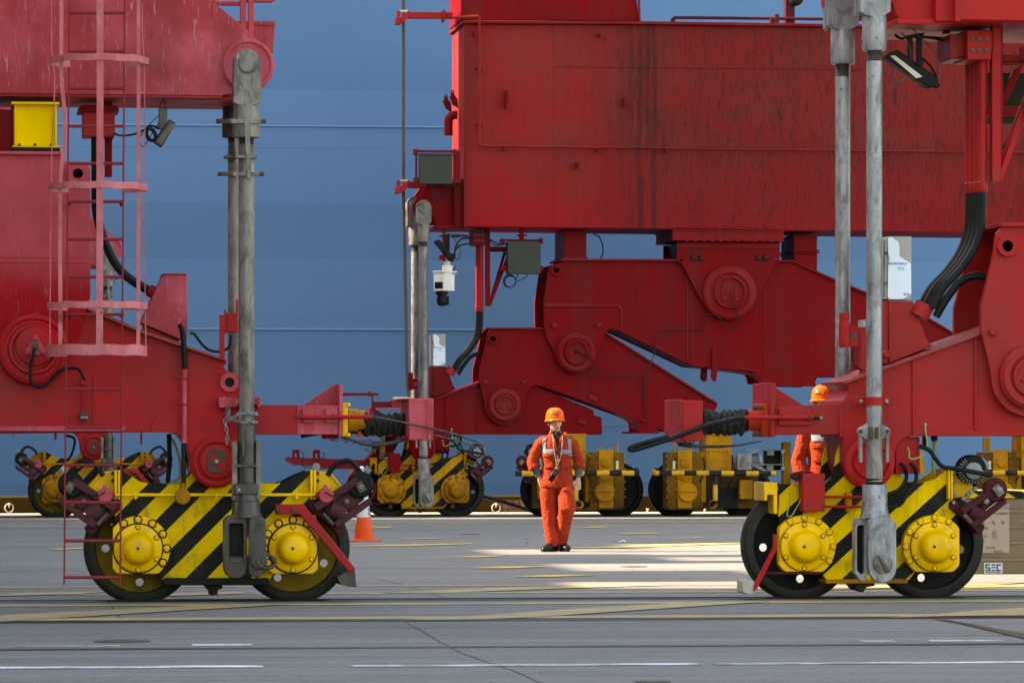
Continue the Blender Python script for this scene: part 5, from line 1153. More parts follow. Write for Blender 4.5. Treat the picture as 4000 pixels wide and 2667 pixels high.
B().pt([(1915, 890), (1895, 892), (1900, 905), (1912, 935), (1935, 958), (1985, 952)], .01, YF - .6, n=6).pt([(1850, 930), (1815, 932), (1795, 940), (1780, 965), (1775, 990)], .014, YF - .5, n=6).pt([(1895, 905), (1870, 900), (1850, 905)], .012, YF - .6, n=6).each('box_cable', M['rubber'], Bc)
o = B().rect(1729, 893, 1740, 1062, YF - .5, .06).rect(1716, 996, 1741, 1016, YF - .52, .1).build('lamp_hanger', M['rednear'], Bc, .004)
B().horiz(922, YF - .52, [(1718, 4), (1740, 4)], 8).horiz(922, YF - .5, [(1760, 6), (1790, 7), (1800, 5), (1830, 5)], 8).build('cable_gland', M['galvdark'], o)
# --- lower left: sill guard rail and sensors in front of the waterside bogie
o = B().prism([(1115, 1788), (1120, 1784), (1460, 1798), (1460, 1832), (1150, 1816), (1116, 1800)], YF - .1, .16).build('sensor_arm', M['redfar2'], Bc, .004)
B().pt([(1244, 1826), (1460, 1828)], .02, YF - .15, smooth=False).build('arm_pipe', M['redfar2'], o)
for x in (1143, 1223): B().rect(x, 1757, x + 9, 1788, YF - .12, .1).rect(x + 18, 1757, x + 27, 1788, YF - .12, .1).rect(x + 4, 1756, x + 24, 1770, YF - .08, .1).each('sensor_stand', M['redfar'], o, .003)
B().disc(1235, 1822, YF - .18, [(15, 0), (15, .06)], 18).build('junction_disc', M['motor'], o)
B().pt([(1175, 1762), (1186, 1775), (1184, 1795), (1180, 1815), (1195, 1825), (1218, 1824)], .007, YF - .18).pt([(1255, 1766), (1268, 1772), (1264, 1785), (1250, 1788), (1240, 1800)], .007, YF - .18).each('sensor_lead', M['rubber'], o)
o = B().rect(1340, 1534, 1478, 1545, YF - .3, .08).prism([(1452, 1545), (1458, 1545), (1458, 1600), (1452, 1600)], YF - .3, .05).rect(1458, 1568, 1532, 1592, YF - .28, .04).rect(1440, 1530, 1454, 1548, YF - .34, .1).each('rope_guide_bracket', M['redfar2'], Bc, .003)
b = B().rect(1530, 1562, 1574, 1592, YF - .4, .3); o = b.build('roller_frame', M['rednear'], Bc, .004)
B().horiz(1556, YF - .5, [(1535, 6), (1604, 6)], 12).build('guide_roller', M['cream'], o)
B().rect(1340, 1600, 1600, 1604, YF - .4, .3).rect(1400, 1685, 1570, 1704, YF - .3, .4).each('guard_channel', M['orangelit'], Bc, .003)
o = B().prism([(1505, 1700), (1556, 1700), (1556, 1730), (1545, 1755), (1525, 1775), (1505, 1785)], YF + .2, .1).build('rear_cheek', M['redfar'], Bc, .004)
o = B().prism([(1462, 1760), (1484, 1760), (1484, 1800), (1420, 1800)], YF - .05, .3).build('rail_sweeper_guard', M['redfar'], Bc, .004)
B().prism([(1362, 1862), (1388, 1834), (1440, 1834), (1440, 1880), (1362, 1880)], YF + .1, .35).build('lower_guard', M['redfar'], o, .004)
B().pt([(1425, 1797), (1462, 1762)], .02, YF - .1, smooth=False).pt([(1362, 1876), (1362, 1862), (1388, 1834)], .02, YF - .05, smooth=False).each('guard_edge', M['orangelit'], o)
# ------------------------------------------------------------------ driven bogies on the waterside rail (gearbox, bumper bar)
def gear_bogie(dx, mir):
    """drawn for the one at wheel pixels 2640 / 2903; mir flips about x=2522"""
    f = (lambda x: 2 * 2522 - x + dx) if mir else (lambda x: x + dx)
    def R(b, x0, y0, x1, y1, Y, th): a_, c_ = sorted((f(x0), f(x1))); return b.rect(a_, y0, c_, y1, Y, th)
    YG = YF - .55
    par = R(B(), 2606, 1850, 2960, 1985, YG + .1, .7).build('drive_bogie', M['gearframe'], Bc, .008)
    R(B(), 2606, 1766, 2739, 1982, YG - .28, .5).build('gear_case', M['gearbody'], par, .008)
    R(B(), 2648, 1757, 2704, 1984, YG - .33, .06).build('case_cover', M['yelold'], par, .004)
    b = B()
    for x in (2603, 2640, 2712, 2740):
        for y in (1780, 1806, 1832, 1880, 1910, 1940): b.disc(f(x), y, YG - .28, [(3, 0), (3, .03)], 6)
    b.each('case_stud', M['yelold'], par)
    for y, r in ((1806, 19), (1855, 24)):
        B().disc(f(2677), y, YG - .33, [(r, 0), (r, .03), (r - 3, .035)], 24).build('inspection_cover', M['yelold'], par)
        for a in (45, 135, 225, 315): bolt(f(2677) + (r - 5) * cos(radians(a)), y + (r - 5) * sin(radians(a)), 2.6, YG - .36, M['yelold'], par, h=.02)
    B().disc(f(2684), 1922, YG - .3, [(40, 0), (40, .02), (36, .03), (36, .09), (33, .10)], 32).build('output_cover', M['yelold'], par)
    B().rect(f(2684) - 44, 1921, f(2684) + 40, 1922.5, YG - .405, .005).build('cover_joint', M['black'], par)
    b = B()
    for x in (2660, 2690, 2702): b.torus(W(f(x), 1758, YG - .2), (0, 1, 0), .03, .009, 14, 6)
    b.each('lifting_eye', M['yelold'], par)
    B().vert(f(2632), YG - .2, [(1726, 4), (1735, 5), (1737, 3.5), (1742, 3.5), (1743, 5), (1766, 5)], 10).build('breather', M['yelold'], par)
    R(B(), 2628, 1800, 2638, 1832, YG - .3, .03).build('oil_glass', M['glass'], par, .002)
    o = R(B(), 2757, 1696, 2858, 1836, YG - .3, .7).build('control_cabinet', M['yelold'], par, .006)
    R(B(), 2753, 1694, 2862, 1700, YG - .32, .74).build('cabinet_lid', M['yelold'], par, .004)
    R(B(), 2757, 1762, 2858, 1763.5, YG - .303, .004).build('lid_joint', M['black'], par)
    for x in (2770, 2844): R(B(), x, 1755, x + 6, 1780, YG - .32, .02).build('latch', M['yelold'], par, .002)
    cx0, cx1 = sorted((f(2782), f(2836)))
    B().prism(fil([(cx0, 1784), (cx1, 1784), (cx1, 1828), (cx0, 1828)], 8), YG - .308, .009).build('pressed_panel', M['yelold'], par, .004)
    pl = fil([(f(2808) - 19, 1713), (f(2808) + 19, 1713), (f(2808) + 19, 1724), (f(2808) - 19, 1724)], 6)
    B().prism(pl, YG - .306, .007).build('maker_plate', M['yelold'], par, .003)
    R(B(), 2739, 1766, 2757, 1960, YG - .2, .3).build('side_case', M['yelold'], par, .004)
    B().horiz(1806, YG + .0, [(f(2975), 22), (f(2970), 30), (f(2890), 32), (f(2860), 28)] if mir else [(f(2860), 28), (f(2890), 32), (f(2970), 30), (f(2975), 22)], 24).build('drive_motor', M['motor'], par)
    b = B()
    for k in range(10): b.horiz(1806, YG, sorted([(f(2895 + 7 * k), 35), (f(2897 + 7 * k), 35)]), 20)
    b.build('cooling_fin', M['galvdark'], par)
    R(B(), 2882, 1772, 2936, 1834, YG - .35, .15).build('terminal_box', M['motor'], par, .006)
    R(B(), 2890, 1780, 2928, 1826, YG - .36, .02).build('terminal_lid', M['galvold'], par, .005)
    R(B(), 2890, 1874, 2940, 1948, YG - .15, .2).build('side_panel', M['yelold'], par, .005)
    for x in (2894, 2936):
        for y in (1888, 1938): bolt(f(x), y, 2.6, YG - .152, M['yelold'], par, h=.012)
    R(B(), 2733, 1858, 2746, 1984, YG - .1, .1).build('stiffener', M['yelold'], par, .003)
    B().prism([(f(2765), 1984), (f(2765), 1930), (f(2772), 1910), (f(2790), 1903), (f(2880), 1903), (f(2884), 1984)], YG + .09, .02).build('opening_shade', M['black'], par)  # black sheet painted for the shade inside an opening; the frame is solid
    B().disc(f(2782), 1970, YG - .3, [(16, 0), (16, .1)], 18).build('bar_foot', M['yelold'], par)
    bar = [(f(2560), 1836, YG + .1), (f(2556), 1842, YG - .2), (f(2562), 1847, YG - .5), (f(2590), 1847, YG - .6), (f(2700), 1847, YG - .6), (f(3030), 1849, YG - .6)]
    B().pt(bar, .046, n=14).build('bumper_bar', M['band'], par)
    B().pt([(f(2794), 1858, YG - .6), (f(2794), 1940, YG - .6), (f(2792), 1956, YG - .55), (f(2780), 1970, YG - .4)], .042, n=14).build('bar_leg', M['bandz'], par)
    for k, hs in enumerate(([(2745, 1790, YG - .35), (2752, 1815, YG - .5), (2748, 1850, YG - .45), (2735, 1880, YG - .3)], [(2870, 1830, YG - .2), (2862, 1862, YG - .4), (2850, 1890, YG - .35), (2835, 1930, YG - .1)], [(2960, 1800, YG - .1), (2985, 1830, YG - .2), (2975, 1870, YG - .2), (2950, 1905, YG - .1)])):
        B().pt([(f(x), y, Y) for x, y, Y in hs], .012, n=6).build('grease_hose', M['rubber'], par)
    R(B(), 2612, 1980, 2750, 1990, YG - .3, .5).build('case_foot', M['gearframe'], par)
    for wx in (2640, 2903):
        c = W(f(wx), YM, YF); c.z = .447; q = S(YN)
        b = B().lathe(c, (0, -1, 0), [(.10, -.05), (172 * q, -.03), (176 * q, -.09), (206 * q, -.085), (206 * q, -.03), (219 * q, -.02), (219 * q, .025), (206 * q, .035), (206 * q, .085), (198 * q, .095), (176 * q, .095), (172 * q, .03), (.1, .03)], 48)
        b.build('wheel', M['wheeld'], par)
    return par
gear_bogie(0, False); gear_bogie(0, True)
g3 = gear_bogie(1233, False)
B().rect(3960, 1715, 3985, 1900, YF - .6, .2).rect(3842, 1708, 3868, 1760, YF - .1, .1).each('yellow_column', M['yelold'], Bc, .005)
B().rect(3594, 1766, 3606, 1850, YF - .6, .2).rect(3594, 1800, 3612, 1850, YF - .55, .2).each('yellow_column', M['yelold'], Bc, .005)
# brakes over the left wheel of the middle bogie and the right wheel of the left one are copies of the landside one
# ------------------------------------------------------------------ repeat along the gauge
def swap(o, mp):
    for s in o.material_slots:
        if s.material and s.material.name in mp:
            mt = mp[s.material.name]; s.link = 'OBJECT'; s.material = mt
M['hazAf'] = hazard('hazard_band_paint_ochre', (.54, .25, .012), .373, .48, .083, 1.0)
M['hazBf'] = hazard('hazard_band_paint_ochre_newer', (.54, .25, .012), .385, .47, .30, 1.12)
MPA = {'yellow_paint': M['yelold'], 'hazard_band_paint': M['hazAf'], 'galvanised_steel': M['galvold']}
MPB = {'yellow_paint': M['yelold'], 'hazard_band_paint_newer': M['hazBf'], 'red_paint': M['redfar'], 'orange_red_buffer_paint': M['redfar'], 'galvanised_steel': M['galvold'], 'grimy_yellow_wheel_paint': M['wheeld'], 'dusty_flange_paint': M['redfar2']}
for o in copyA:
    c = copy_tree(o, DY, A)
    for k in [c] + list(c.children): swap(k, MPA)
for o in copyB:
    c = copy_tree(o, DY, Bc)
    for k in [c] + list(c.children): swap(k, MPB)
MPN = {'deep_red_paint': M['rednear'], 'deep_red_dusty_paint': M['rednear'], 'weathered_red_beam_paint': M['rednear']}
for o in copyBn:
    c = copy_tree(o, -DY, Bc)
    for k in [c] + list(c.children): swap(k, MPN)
# brake gear repeated on the middle bogie
for k in [x for x in BB.children if x.name.split('.')[0] in ('caliper_base', 'caliper_arm', 'caliper_body', 'brake_cylinder', 'brake_drum', 'lever_block', 'motor_housing', 'motor_cap', 'motor_terminal_box')]:
    c = k.copy(); COL.objects.link(c); c.parent = Bc; c.scale = (-1, 1, 1)
    cx = W(1960, YM, YF).x      # mirror plane between the two bogies
    c.location = (BB.location + Vector((2 * (cx - ORG[Bc.name].x), DY, 0)))
    c.location.x = 2 * (cx - ORG[Bc.name].x)
B().pt([(1877, 1936), (1960, 1958), (2060, 1990), (2110, 2004)], .035, YF + .5, n=8).build('ground_cable', M['rubber'], Bc)
B().pt([(1757, 1703), (1795, 1700), (1800, 1715), (1795, 1735), (1770, 1742), (1755, 1740)], .02, YF - .3, n=8).pt([(1795, 1735), (1808, 1755), (1812, 1775), (1850, 1795), (1870, 1815)], .014, YF - .3, n=8).each('loop_hose', M['rubber'], Bc)
# near right hand trusswork
Yt = YN - .35
b = B().rect(3880, 88, 3918, 690, Yt, .12); o = b.build('truss_post', M['rednear'], Bc, .004)
for y in (113, 140): bolt(3902, y, 6, Yt - .001, M['rednear'], o)
b = B().rect(3918, 215, 4100, 243, Yt + .02, .12).rect(3855, 416, 4100, 450, Yt + .5, .12).rect(3905, 243, 4100, 250, Yt, .2); b.each('truss_rail', M['rednear'], Bc, .004)
b = B().prism([(4060, 240), (4100, 260), (3928, 640), (3914, 636), (3916, 590)], Yt + .0, .06).prism([(3960, 270), (4000, 250), (3925, 420), (3915, 425), (3915, 380)], Yt + .6, .06); b.each('truss_brace', M['rednear'], Bc, .004)
b = B().rect(3862, 285, 4090, 416, Yt + .8, .4).rect(3862, 455, 4090, 485, Yt + .6, .3); b.each('dark_cabinet', M['cabinet'], Bc, .006)
b = B().rect(3690, 100, 3712, 132, Yt + .3, .1).rect(3590, 112, 3720, 124, Yt + .3, .06); b.each('cable_bracket', M['rednear'], Bc)
B().pt([(3780, 122), (3815, 124), (3845, 132), (3856, 148), (3848, 152)], .02, Yt + .0, n=8).pt([(3495, 136), (3520, 152), (3560, 146), (3640, 150), (3712, 168)], .012, Yt + .2, n=6).pt([(3600, 146), (3712, 152)], .012, Yt + .3, n=6).each('box_cable', M['rubber'], Bc)
o = B().rect(3710, 135, 3776, 232, Yt - .05, .5).build('duct_box', M['rednear'], Bc, .005)
B().rect(3776, 118, 3882, 208, Yt - .15, .6).prism([(3712, 233), (3777, 208), (3882, 208), (3882, 213), (3777, 213)], Yt - .1, .5).build('duct_box_side', M['rednear'], o, .004)
# upper structure that carries on above and beside the picture (it shades the quay)
def above(par, x0, x1, mat, legs):
    q = ORG[par.name]
    for y0 in (YN, YF):
        B().cube(x0, x1, y0 - .9, y0 + .9, 4.05, 6.0).build('sill_beam', mat, par)
        for lx_ in legs: B().cube(lx_ - 1.0, lx_ + 1.0, y0 - .85, y0 + .85, 6.002, 24).build('column', mat, par)
        B().cube(x0 + 1, x1 - 1, y0 - .8, y0 + .8, 24.002, 26).build('portal_beam', mat, par)
    for lx_ in legs: B().cube(lx_ - .8, lx_ + .8, YN + .9, YF - .9, 17, 19).build('portal_tie', mat, par)
above(A, -46, W(-90, YM, YE).x - .02, M['pink'], (-26, -40))
B().cube(-13, -7.2, 37.2, 42.3, 6.01, 21).build('shade_box', M['pink'], A)  # unseen box added to keep the landside gear in shade
B().cube(-24, -8.0, 53.2, 54.0, 14, 16).build('shade_beam', M['pink'], A)  # two unseen beams added overhead to cast shadow bands on the ground
B().cube(-24, -8.0, 50.9, 51.5, 14, 16).build('shade_beam', M['pink'], A)
# ------------------------------------------------------------------ crate of aluminium panels at the right
YX = 44.6
CR = empty('metal_crate', W(3960, 2250, YX), "ribbed aluminium transport crate with an instruction poster, right edge behind the crane wheel", 'crate')
zr = [2251, 2183, 2117, 2056, 1994, 1943]
for k in range(5):
    B().rect(3735, zr[k + 1] + 5, 4120, zr[k] - 1, YX, .05).build('side_panel', M['alu'], CR, .006)
    if k: B().rect(3735, zr[k] - 2, 4120, zr[k] + 6, YX - .03, .06).build('panel_rib', M['alulite'], CR, .004)
B().rect(3735, 1943, 4120, 2251, YX + .052, 1.5).build('crate_core', M['alu'], CR)
B().rect(3700, 1917, 4120, 1944, YX - .02, 1.7).build('banded_top_edge', hazard('crate_band_paint', (.6, .4, .02), .34, .5, .2, -1.6), CR, .004)
p = B().rect(3808, 1964, 3943, 2158, YX - .034, .003).build('poster', M['paper'], CR)
for k, (x, y, s_) in enumerate([(3824, 1993, "2"), (3870, 1993, "1  Safety of Foils"), (3920, 1984, "TL-P-L0TK.DR")]): pass
text('poster_heading', "SEC", 3927, 1972, 12, YX - .0365, M['sec'], p)
text('poster_words', "ng of Fully", 3848, 1983, 5, YX - .0365, M['print'], p)
text('poster_words', "P-TS: 0008", 3895, 1985, 4, YX - .0365, M['print'], p); text('poster_words', "TL-P-A10L.BX", 3927, 1985, 4, YX - .0365, M['print'], p)
for k, (x, y) in enumerate(((3853, 2004), (3900, 2004), (3922, 2004), (3843, 2062), (3840, 2092), (3870, 2138), (3900, 2152))):
    text('poster_words', "Make sure the locks\nmove up accordingly", x, y, 3.2, YX - .0365, M['printred'] if y == 2092 else M['print'], p)
for x, y in ((3838, 2040), (3880, 2038), (3917, 2038), (3838, 2108)):
    b = B().torus(W(x, y, YX - .036), (0, 1, 0), .014, .0012, 10, 4).torus(W(x + 3, y + 6, YX - .036), (0, 1, 0), .010, .0012, 8, 4); b.pt([(x - 7, y - 4), (x, y), (x + 6, y + 9)], .0014, YX - .036, smooth=False, n=4)
    b.each('poster_drawing', M['print'], p)
b = B()
for k in range(4): b.rect(3876 + k * 5, 2070, 3877 + k * 5, 2107, YX - .0365, .001)
b.each('poster_drawing', M['print'], p)
p = B().rect(3844, 2197, 3916, 2239, YX - .006, .004).build('logo_sign', M['white'], CR)
b = B()
Yl = YX - .009
for q in ((3849, 2202, 3868, 2208), (3849, 2202, 3855, 2218), (3849, 2214, 3868, 2219), (3862, 2214, 3868, 2229), (3849, 2224, 3868, 2229),
          (3873, 2202, 3889, 2208), (3873, 2213, 3889, 2218), (3873, 2224, 3889, 2229),
          (3893, 2202, 3911, 2208), (3893, 2202, 3899, 2229), (3893, 2224, 3911, 2229)): b.rect(*q, Yl, .002)
b.build('logo', M['sec'], p)
text('logo_line', "SECURING YOUR VISIONS", 3880, 2234, 5, Yl, M['sec'], p, sx=.72)
# ------------------------------------------------------------------ traffic cone
c = G(1421, 2113); Yc_ = c.y; q = S(Yc_, 1421)
CN = empty('traffic_cone', c, "orange traffic cone with white sleeve and plastic wrapped tip, right of the left crane", 'traffic cone')
def conez(y): return (2113 - y) * q
B().lathe(c, (0, 0, 1), [(70 * q, .0), (71 * q, .012), (68 * q, .022), (40 * q, .028), (37 * q, .03), (34 * q, conez(2060)), (26 * q, conez(2019))], 32).build('cone_body', M['cone'], CN, .002)
B().lathe(c, (0, 0, 1), [(26.2 * q, conez(2019)), (21 * q, conez(1965)), (17 * q, conez(1930)), (12 * q, conez(1885)), (11 * q, conez(1880))], 32).build('reflective_sleeve', M['conew'], CN)
B().lathe(c + Vector((-.01, 0, 0)), (-.02, 0, 1), [(9 * q, conez(1882)), (7 * q, conez(1865)), (8 * q, conez(1850)), (12 * q, conez(1838)), (13 * q, conez(1830)), (7 * q, conez(1822)), (2 * q, conez(1820))], 9).build('plastic_wrap', M['white'], CN, smooth=0)
text('cone_lettering', "作\n业\n用", 1441, 1990, 10, Yc_ - .07, M['black'], CN, loc=c + Vector((.068, -.055, conez(1990))), rot=(pi / 2 - .1, 0, .75), size=.062)
# ------------------------------------------------------------------ chain on the left tie rod
CHN = empty('steel_chain', W(900, 1640, YR - .13), "loose steel chain looped round the left crane's front tie rod", 'chain')
_ck = None
def chain(pts):
    global _ck
    P = [W(x, y, Y) for x, y, Y in pts]; seg = [(P[i + 1] - P[i]).length for i in range(len(P) - 1)]; L = sum(seg); n = max(2, int(L / .034))
    for k in range(n):
        d = L * (k + .5) / n; i = 0
        while d > seg[i]: d -= seg[i]; i += 1
        p = P[i].lerp(P[i + 1], d / seg[i]); t = (P[i + 1] - P[i]).normalized()
        if _ck is None:
            b = B(); pp = []
            for j in range(14):
                a = 2 * pi * j / 14; pp.append(Vector((.012 * cos(a), 0, .012 * sin(a) + (.011 if sin(a) > 0 else -.011))))
            vs = []; fs = []
            for j in range(14):
                tt = (pp[(j + 1) % 14] - pp[j - 1]).normalized(); u = Vector((0, 1, 0)); v = tt.cross(u)
                for m_ in range(5): a = 2 * pi * m_ / 5; vs.append(pp[j] + (u * cos(a) + v * sin(a)) * .0048)
            for j in range(14):
                for m_ in range(5): fs.append((j * 5 + m_, ((j + 1) % 14) * 5 + m_, ((j + 1) % 14) * 5 + (m_ + 1) % 5, j * 5 + (m_ + 1) % 5))
            me = bpy.data.meshes.new('link'); me.from_pydata(vs, [], fs); me.materials.append(M['galv']); _ck = me
        o = bpy.data.objects.new('link', _ck); COL.objects.link(o); o.parent = CHN; o.location = p - ORG[CHN.name]
        o.rotation_mode = 'QUATERNION'; o.rotation_quaternion = t.to_track_quat('Z', 'Y') @ Matrix.Rotation((k % 2) * pi / 2 + .3, 4, 'Z').to_quaternion()
Yc1 = YE - .12
chain([(878, 1552, Yc1), (884, 1575, Yc1), (888, 1612, Yc1), (878, 1648, Yc1), (888, 1690, Yc1), (886, 1735, Yc1)])
chain([(882, 1560, Yc1 - .02), (896, 1600, Yc1 - .02), (890, 1640, Yc1 - .05), (905, 1638, YR - .04), (930, 1618, YR - .11), (965, 1612, YR - .13), (1002, 1618, YR - .06), (1000, 1612, YR + .05)])
chain([(888, 1620, Yc1 - .03), (910, 1640, Yc1 - .2), (940, 1648, YR - .11), (985, 1648, YR - .11), (1002, 1648, YR - .03)])
# short chain behind the ladder
# ------------------------------------------------------------------ floodlights and the alarm unit
def flood(root, body, lens, Y, th, label, bracket, bmat, cables, gm=None):
    cx, cy = body[0]
    R_ = empty('floodlight', W(cx, cy, Y), label, 'floodlight')
    B().prism(body, Y, th).build('lamp_housing', bmat, R_, .008)
    if lens: B().prism(lens, Y - .006, .02).build('lens', gm or M['glass'], R_, .002)
    for br in bracket: B().prism(br, Y + th * .4, .06).build('bracket', bmat, R_, .004)
    for cb, r, m_ in cables: B().pt(cb, r, Y + .05, n=6).build('cable', m_, R_)
    return R_
f1 = flood(None, [(660, 466), (688, 482), (632, 576), (601, 557)], [(664, 482), (681, 487), (632, 566), (612, 552)], YE + .25, .13, "grey floodlight hanging under the left crane's pink sill, facing down", [[(620, 428), (628, 422), (653, 422), (653, 517), (640, 524), (620, 500)], [(604, 540), (640, 500), (650, 512), (612, 546)], [(642, 384), (650, 384), (650, 424), (642, 424)]],
      M['galvdark'], [([(444, 520), (470, 530), (520, 526), (560, 510), (590, 492), (610, 498), (622, 505)], .009, M['rubber']), ([(622, 450), (590, 480), (560, 515), (545, 550), (560, 575), (580, 545), (620, 480)], .004, M['black']), ([(580, 500), (572, 520), (582, 545), (605, 548), (608, 530), (598, 510), (585, 500)], .016, M['rubber'])], M['galvold'])
f2 = flood(None, [(3459, 219), (3466, 208), (3502, 196), (3514, 200), (3660, 300), (3665, 316), (3660, 337), (3632, 345), (3463, 229)], [(3477, 219), (3496, 217), (3604, 300), (3580, 307)], YN - .35, .16, "black floodlight with a cream lens under the right crane's sill", [[(3549, 150), (3566, 150), (3566, 245), (3549, 240)], [(3583, 130), (3602, 130), (3602, 250), (3592, 268), (3583, 250)], [(3540, 140), (3610, 128), (3610, 140), (3545, 153)]],
      M['black'], [([(3565, 115), (3600, 152), (3640, 190), (3668, 240), (3672, 290), (3655, 330), (3620, 345), (3585, 325), (3565, 290), (3560, 250)], .006, M['galvdark']), ([(3520, 128), (3540, 150), (3555, 190), (3556, 240), (3545, 290), (3520, 325), (3503, 318), (3495, 290), (3497, 265)], .006, M['galvdark']), ([(3602, 228), (3630, 255), (3650, 285), (3657, 302)], .011, M['rubber']), ([(3648, 342), (3658, 344), (3668, 336), (3664, 325)], .010, M['rubber'])])
B().disc(3593, 249, YN - .36, [(13, 0), (13, .03), (9, .035)], 16).build('pivot_knob', M['black'], f2)
f3 = flood(None, [(1700, 945), (1704, 938), (1718, 936), (1770, 1000), (1776, 1012), (1772, 1022), (1764, 1022)], None, YF - .75, .3, "black floodlight on edge above the white alarm unit, left end of the big red beam", [[(1742, 915), (1757, 912), (1757, 975), (1750, 992), (1740, 960)], [(1766, 990), (1780, 990), (1780, 1010), (1770, 1015)]],
      M['black'], [([(1762, 915), (1782, 945), (1797, 975), (1796, 1005), (1780, 1020)], .009, M['galvdark']), ([(1832, 952), (1800, 958), (1780, 975), (1774, 995)], .014, M['rubber'])])
AU = empty('alarm_beacon', W(1717, 1100, YF - .9), "white box alarm unit with speaker grille and dark dome, hanging beside the far grey pipes", 'alarm unit')
Ya = YF - .9
def skewbox(b, x0, y0, x1, y1, Y, th, ry):
    p = [W(x0, y0, Y), W(x1, y0, Y), W(x1, y1, Y), W(x0, y1, Y)]; d = Vector((sin(ry), cos(ry), 0)) * th; s = Vector((cos(ry), -sin(ry), 0))
    w_ = (p[1] - p[0]).length; o0 = p[0]; h = p[0].z - p[3].z
    v = [o0, o0 + s * w_, o0 + s * w_ - Vector((0, 0, h)), o0 - Vector((0, 0, h))]; v += [q + d for q in v]
    return b.add(v, [(0, 1, 2, 3), (7, 6, 5, 4), (0, 4, 5, 1), (1, 5, 6, 2), (2, 6, 7, 3), (3, 7, 4, 0)])
ry = radians(38)
skewbox(B(), 1693, 1061, 1742, 1136, Ya, .34, ry).build('unit_body', M['white'], AU, .008)
skewbox(B(), 1690, 1058, 1745, 1063, Ya - .03, .4, ry).build('rain_hood', M['white'], AU, .003)
skewbox(B(), 1699, 1070, 1737, 1094, Ya - .012, .012, ry).build('lamp_lens', M['glass'], AU, .003)
skewbox(B(), 1697, 1101, 1736, 1129, Ya - .014, .012, ry).build('speaker_grille', M['black'], AU, .004)
cc = W(1716, 1114, Ya - .02); B().lathe(cc + Vector((0, .0, 0)), (-sin(ry), -cos(ry), 0), [(.024, 0), (.024, .02), (.015, .026)], 16).build('speaker_dome', M['galv'], AU)
skewbox(B(), 1726, 1037, 1758, 1062, Ya + .1, .14, ry).build('neck', M['white'], AU, .004)
B().vert(1745, Ya + .15, [(1022, 16), (1026, 16), (1027, 12), (1036, 14)], 16).build('swivel', M['cream'], AU)
B().vert(1726, Ya + .12, [(1138, 24), (1150, 24), (1152, 18), (1162, 19), (1176, 21), (1186, 19), (1194, 12), (1197, 3)], 24).build('camera_dome', M['rubber'], AU)
skewbox(B(), 1733, 1158, 1747, 1192, Ya + .1, .08, ry).build('dome_shade', M['rubber'], AU, .004)
B().tube([W(1762, 1085, Ya + .1), W(1778, 1040, Ya + .1)], .02, 8, False).build('side_lever', M['rustbolt'], AU)
# ================================================================== people
M['skin'] = plain('skin', (.50, .28, .18), .5, var=.12)
M['cloth'] = None
def clothmat(name, c):
    m, n, p = newmat(name)
    k = mix(n, ramp(n, noise(n, (1, 1, 1), 6, 6), .3, .7), c, tuple(x * .85 for x in c))
    k = mix(n, mul(n, ramp(n, noise(n, (1, 1, 1), 9, 7, .7), .6, .76), .3), k, tuple(x * .45 for x in c))
    n.links.new(k, p.inputs['Base Color']); p.inputs['Roughness'].default_value = .85; p.inputs['Specular IOR Level'].default_value = .1
    h = nd(n, 'ShaderNodeMath', operation='ADD'); n.links.new(noise(n, (1.4, 1.4, .7), 9, 3, .5, 1.6), h.inputs[0]); n.links.new(mul(n, noise(n, (1, 1, 2.5), 14, 3, .5, 2.2), .6), h.inputs[1])
    bump(n, p, h.outputs[0], .8, .04); return m
M['cloth'] = clothmat('orange_coverall_cloth', (.36, .034, .014))
M['grey'] = clothmat('grey_jersey', (.10, .10, .105)); M['tshirt'] = clothmat('dark_shirt', (.02, .022, .025))
M['helmet'] = paint('orange_helmet_shell', (.80, .085, .012), None, .18, dirt=.1, spots=.05, edge=0)
M['reflect'] = plain('grey_reflective_tape', (.21, .225, .25), .35)
M['boot'] = plain('black_leather_boot', (.012, .012, .012), .35)
M['navy'] = plain('navy_lanyard', (.015, .02, .07), .7); M['hair'] = plain('black_hair', (.012, .010, .009), .6)
M['lip'] = plain('lips', (.34, .12, .09), .5); M['cord'] = plain('pale_cord', (.4, .33, .22), .7)
def ell(b, c, r, rx=(1, 0, 0), n=16, m_=10, mat3=None):
    c = Vector(c); vs = []; fs = []
    for i in range(m_ + 1):
        t = pi * i / m_
        for j in range(n):
            a = 2 * pi * j / n; v = Vector((r[0] * sin(t) * cos(a), r[1] * sin(t) * sin(a), r[2] * cos(t)))
            if mat3: v = mat3 @ v
            vs.append(c + v)
    for i in range(m_):
        for j in range(n): fs.append((i * n + j, (i + 1) * n + j, (i + 1) * n + (j + 1) % n, i * n + (j + 1) % n))
    return b.add(vs, fs)
def loft(b, secs, n=28):
    """secs: (centre, half width x, half depth y, [tilt axis]) stacked rings in the limb's own frame"""
    vs = []; fs = []; k = len(secs)
    for i, s in enumerate(secs):
        c = Vector(s[0]); a0 = Vector(secs[max(i - 1, 0)][0]); a1 = Vector(secs[min(i + 1, k - 1)][0]); t = (a1 - a0).normalized()
        y = Vector((0, 1, 0)); y = (y - t * y.dot(t)).normalized(); x = y.cross(t)
        for j in range(n):
            a = 2 * pi * j / n; ca, sa = cos(a), sin(a); e = 2.5
            r = (abs(ca) ** e + abs(sa) ** e) ** (-1 / e)
            vs.append(c + x * (s[1] * ca * r) + y * (s[2] * sa * r))
    for i in range(k - 1):
        for j in range(n): fs.append((i * n + j, i * n + (j + 1) % n, (i + 1) * n + (j + 1) % n, (i + 1) * n + j))
    fs.append(tuple(range(n))[::-1]); fs.append(tuple((k - 1) * n + j for j in range(n)))
    return b.add(vs, fs)
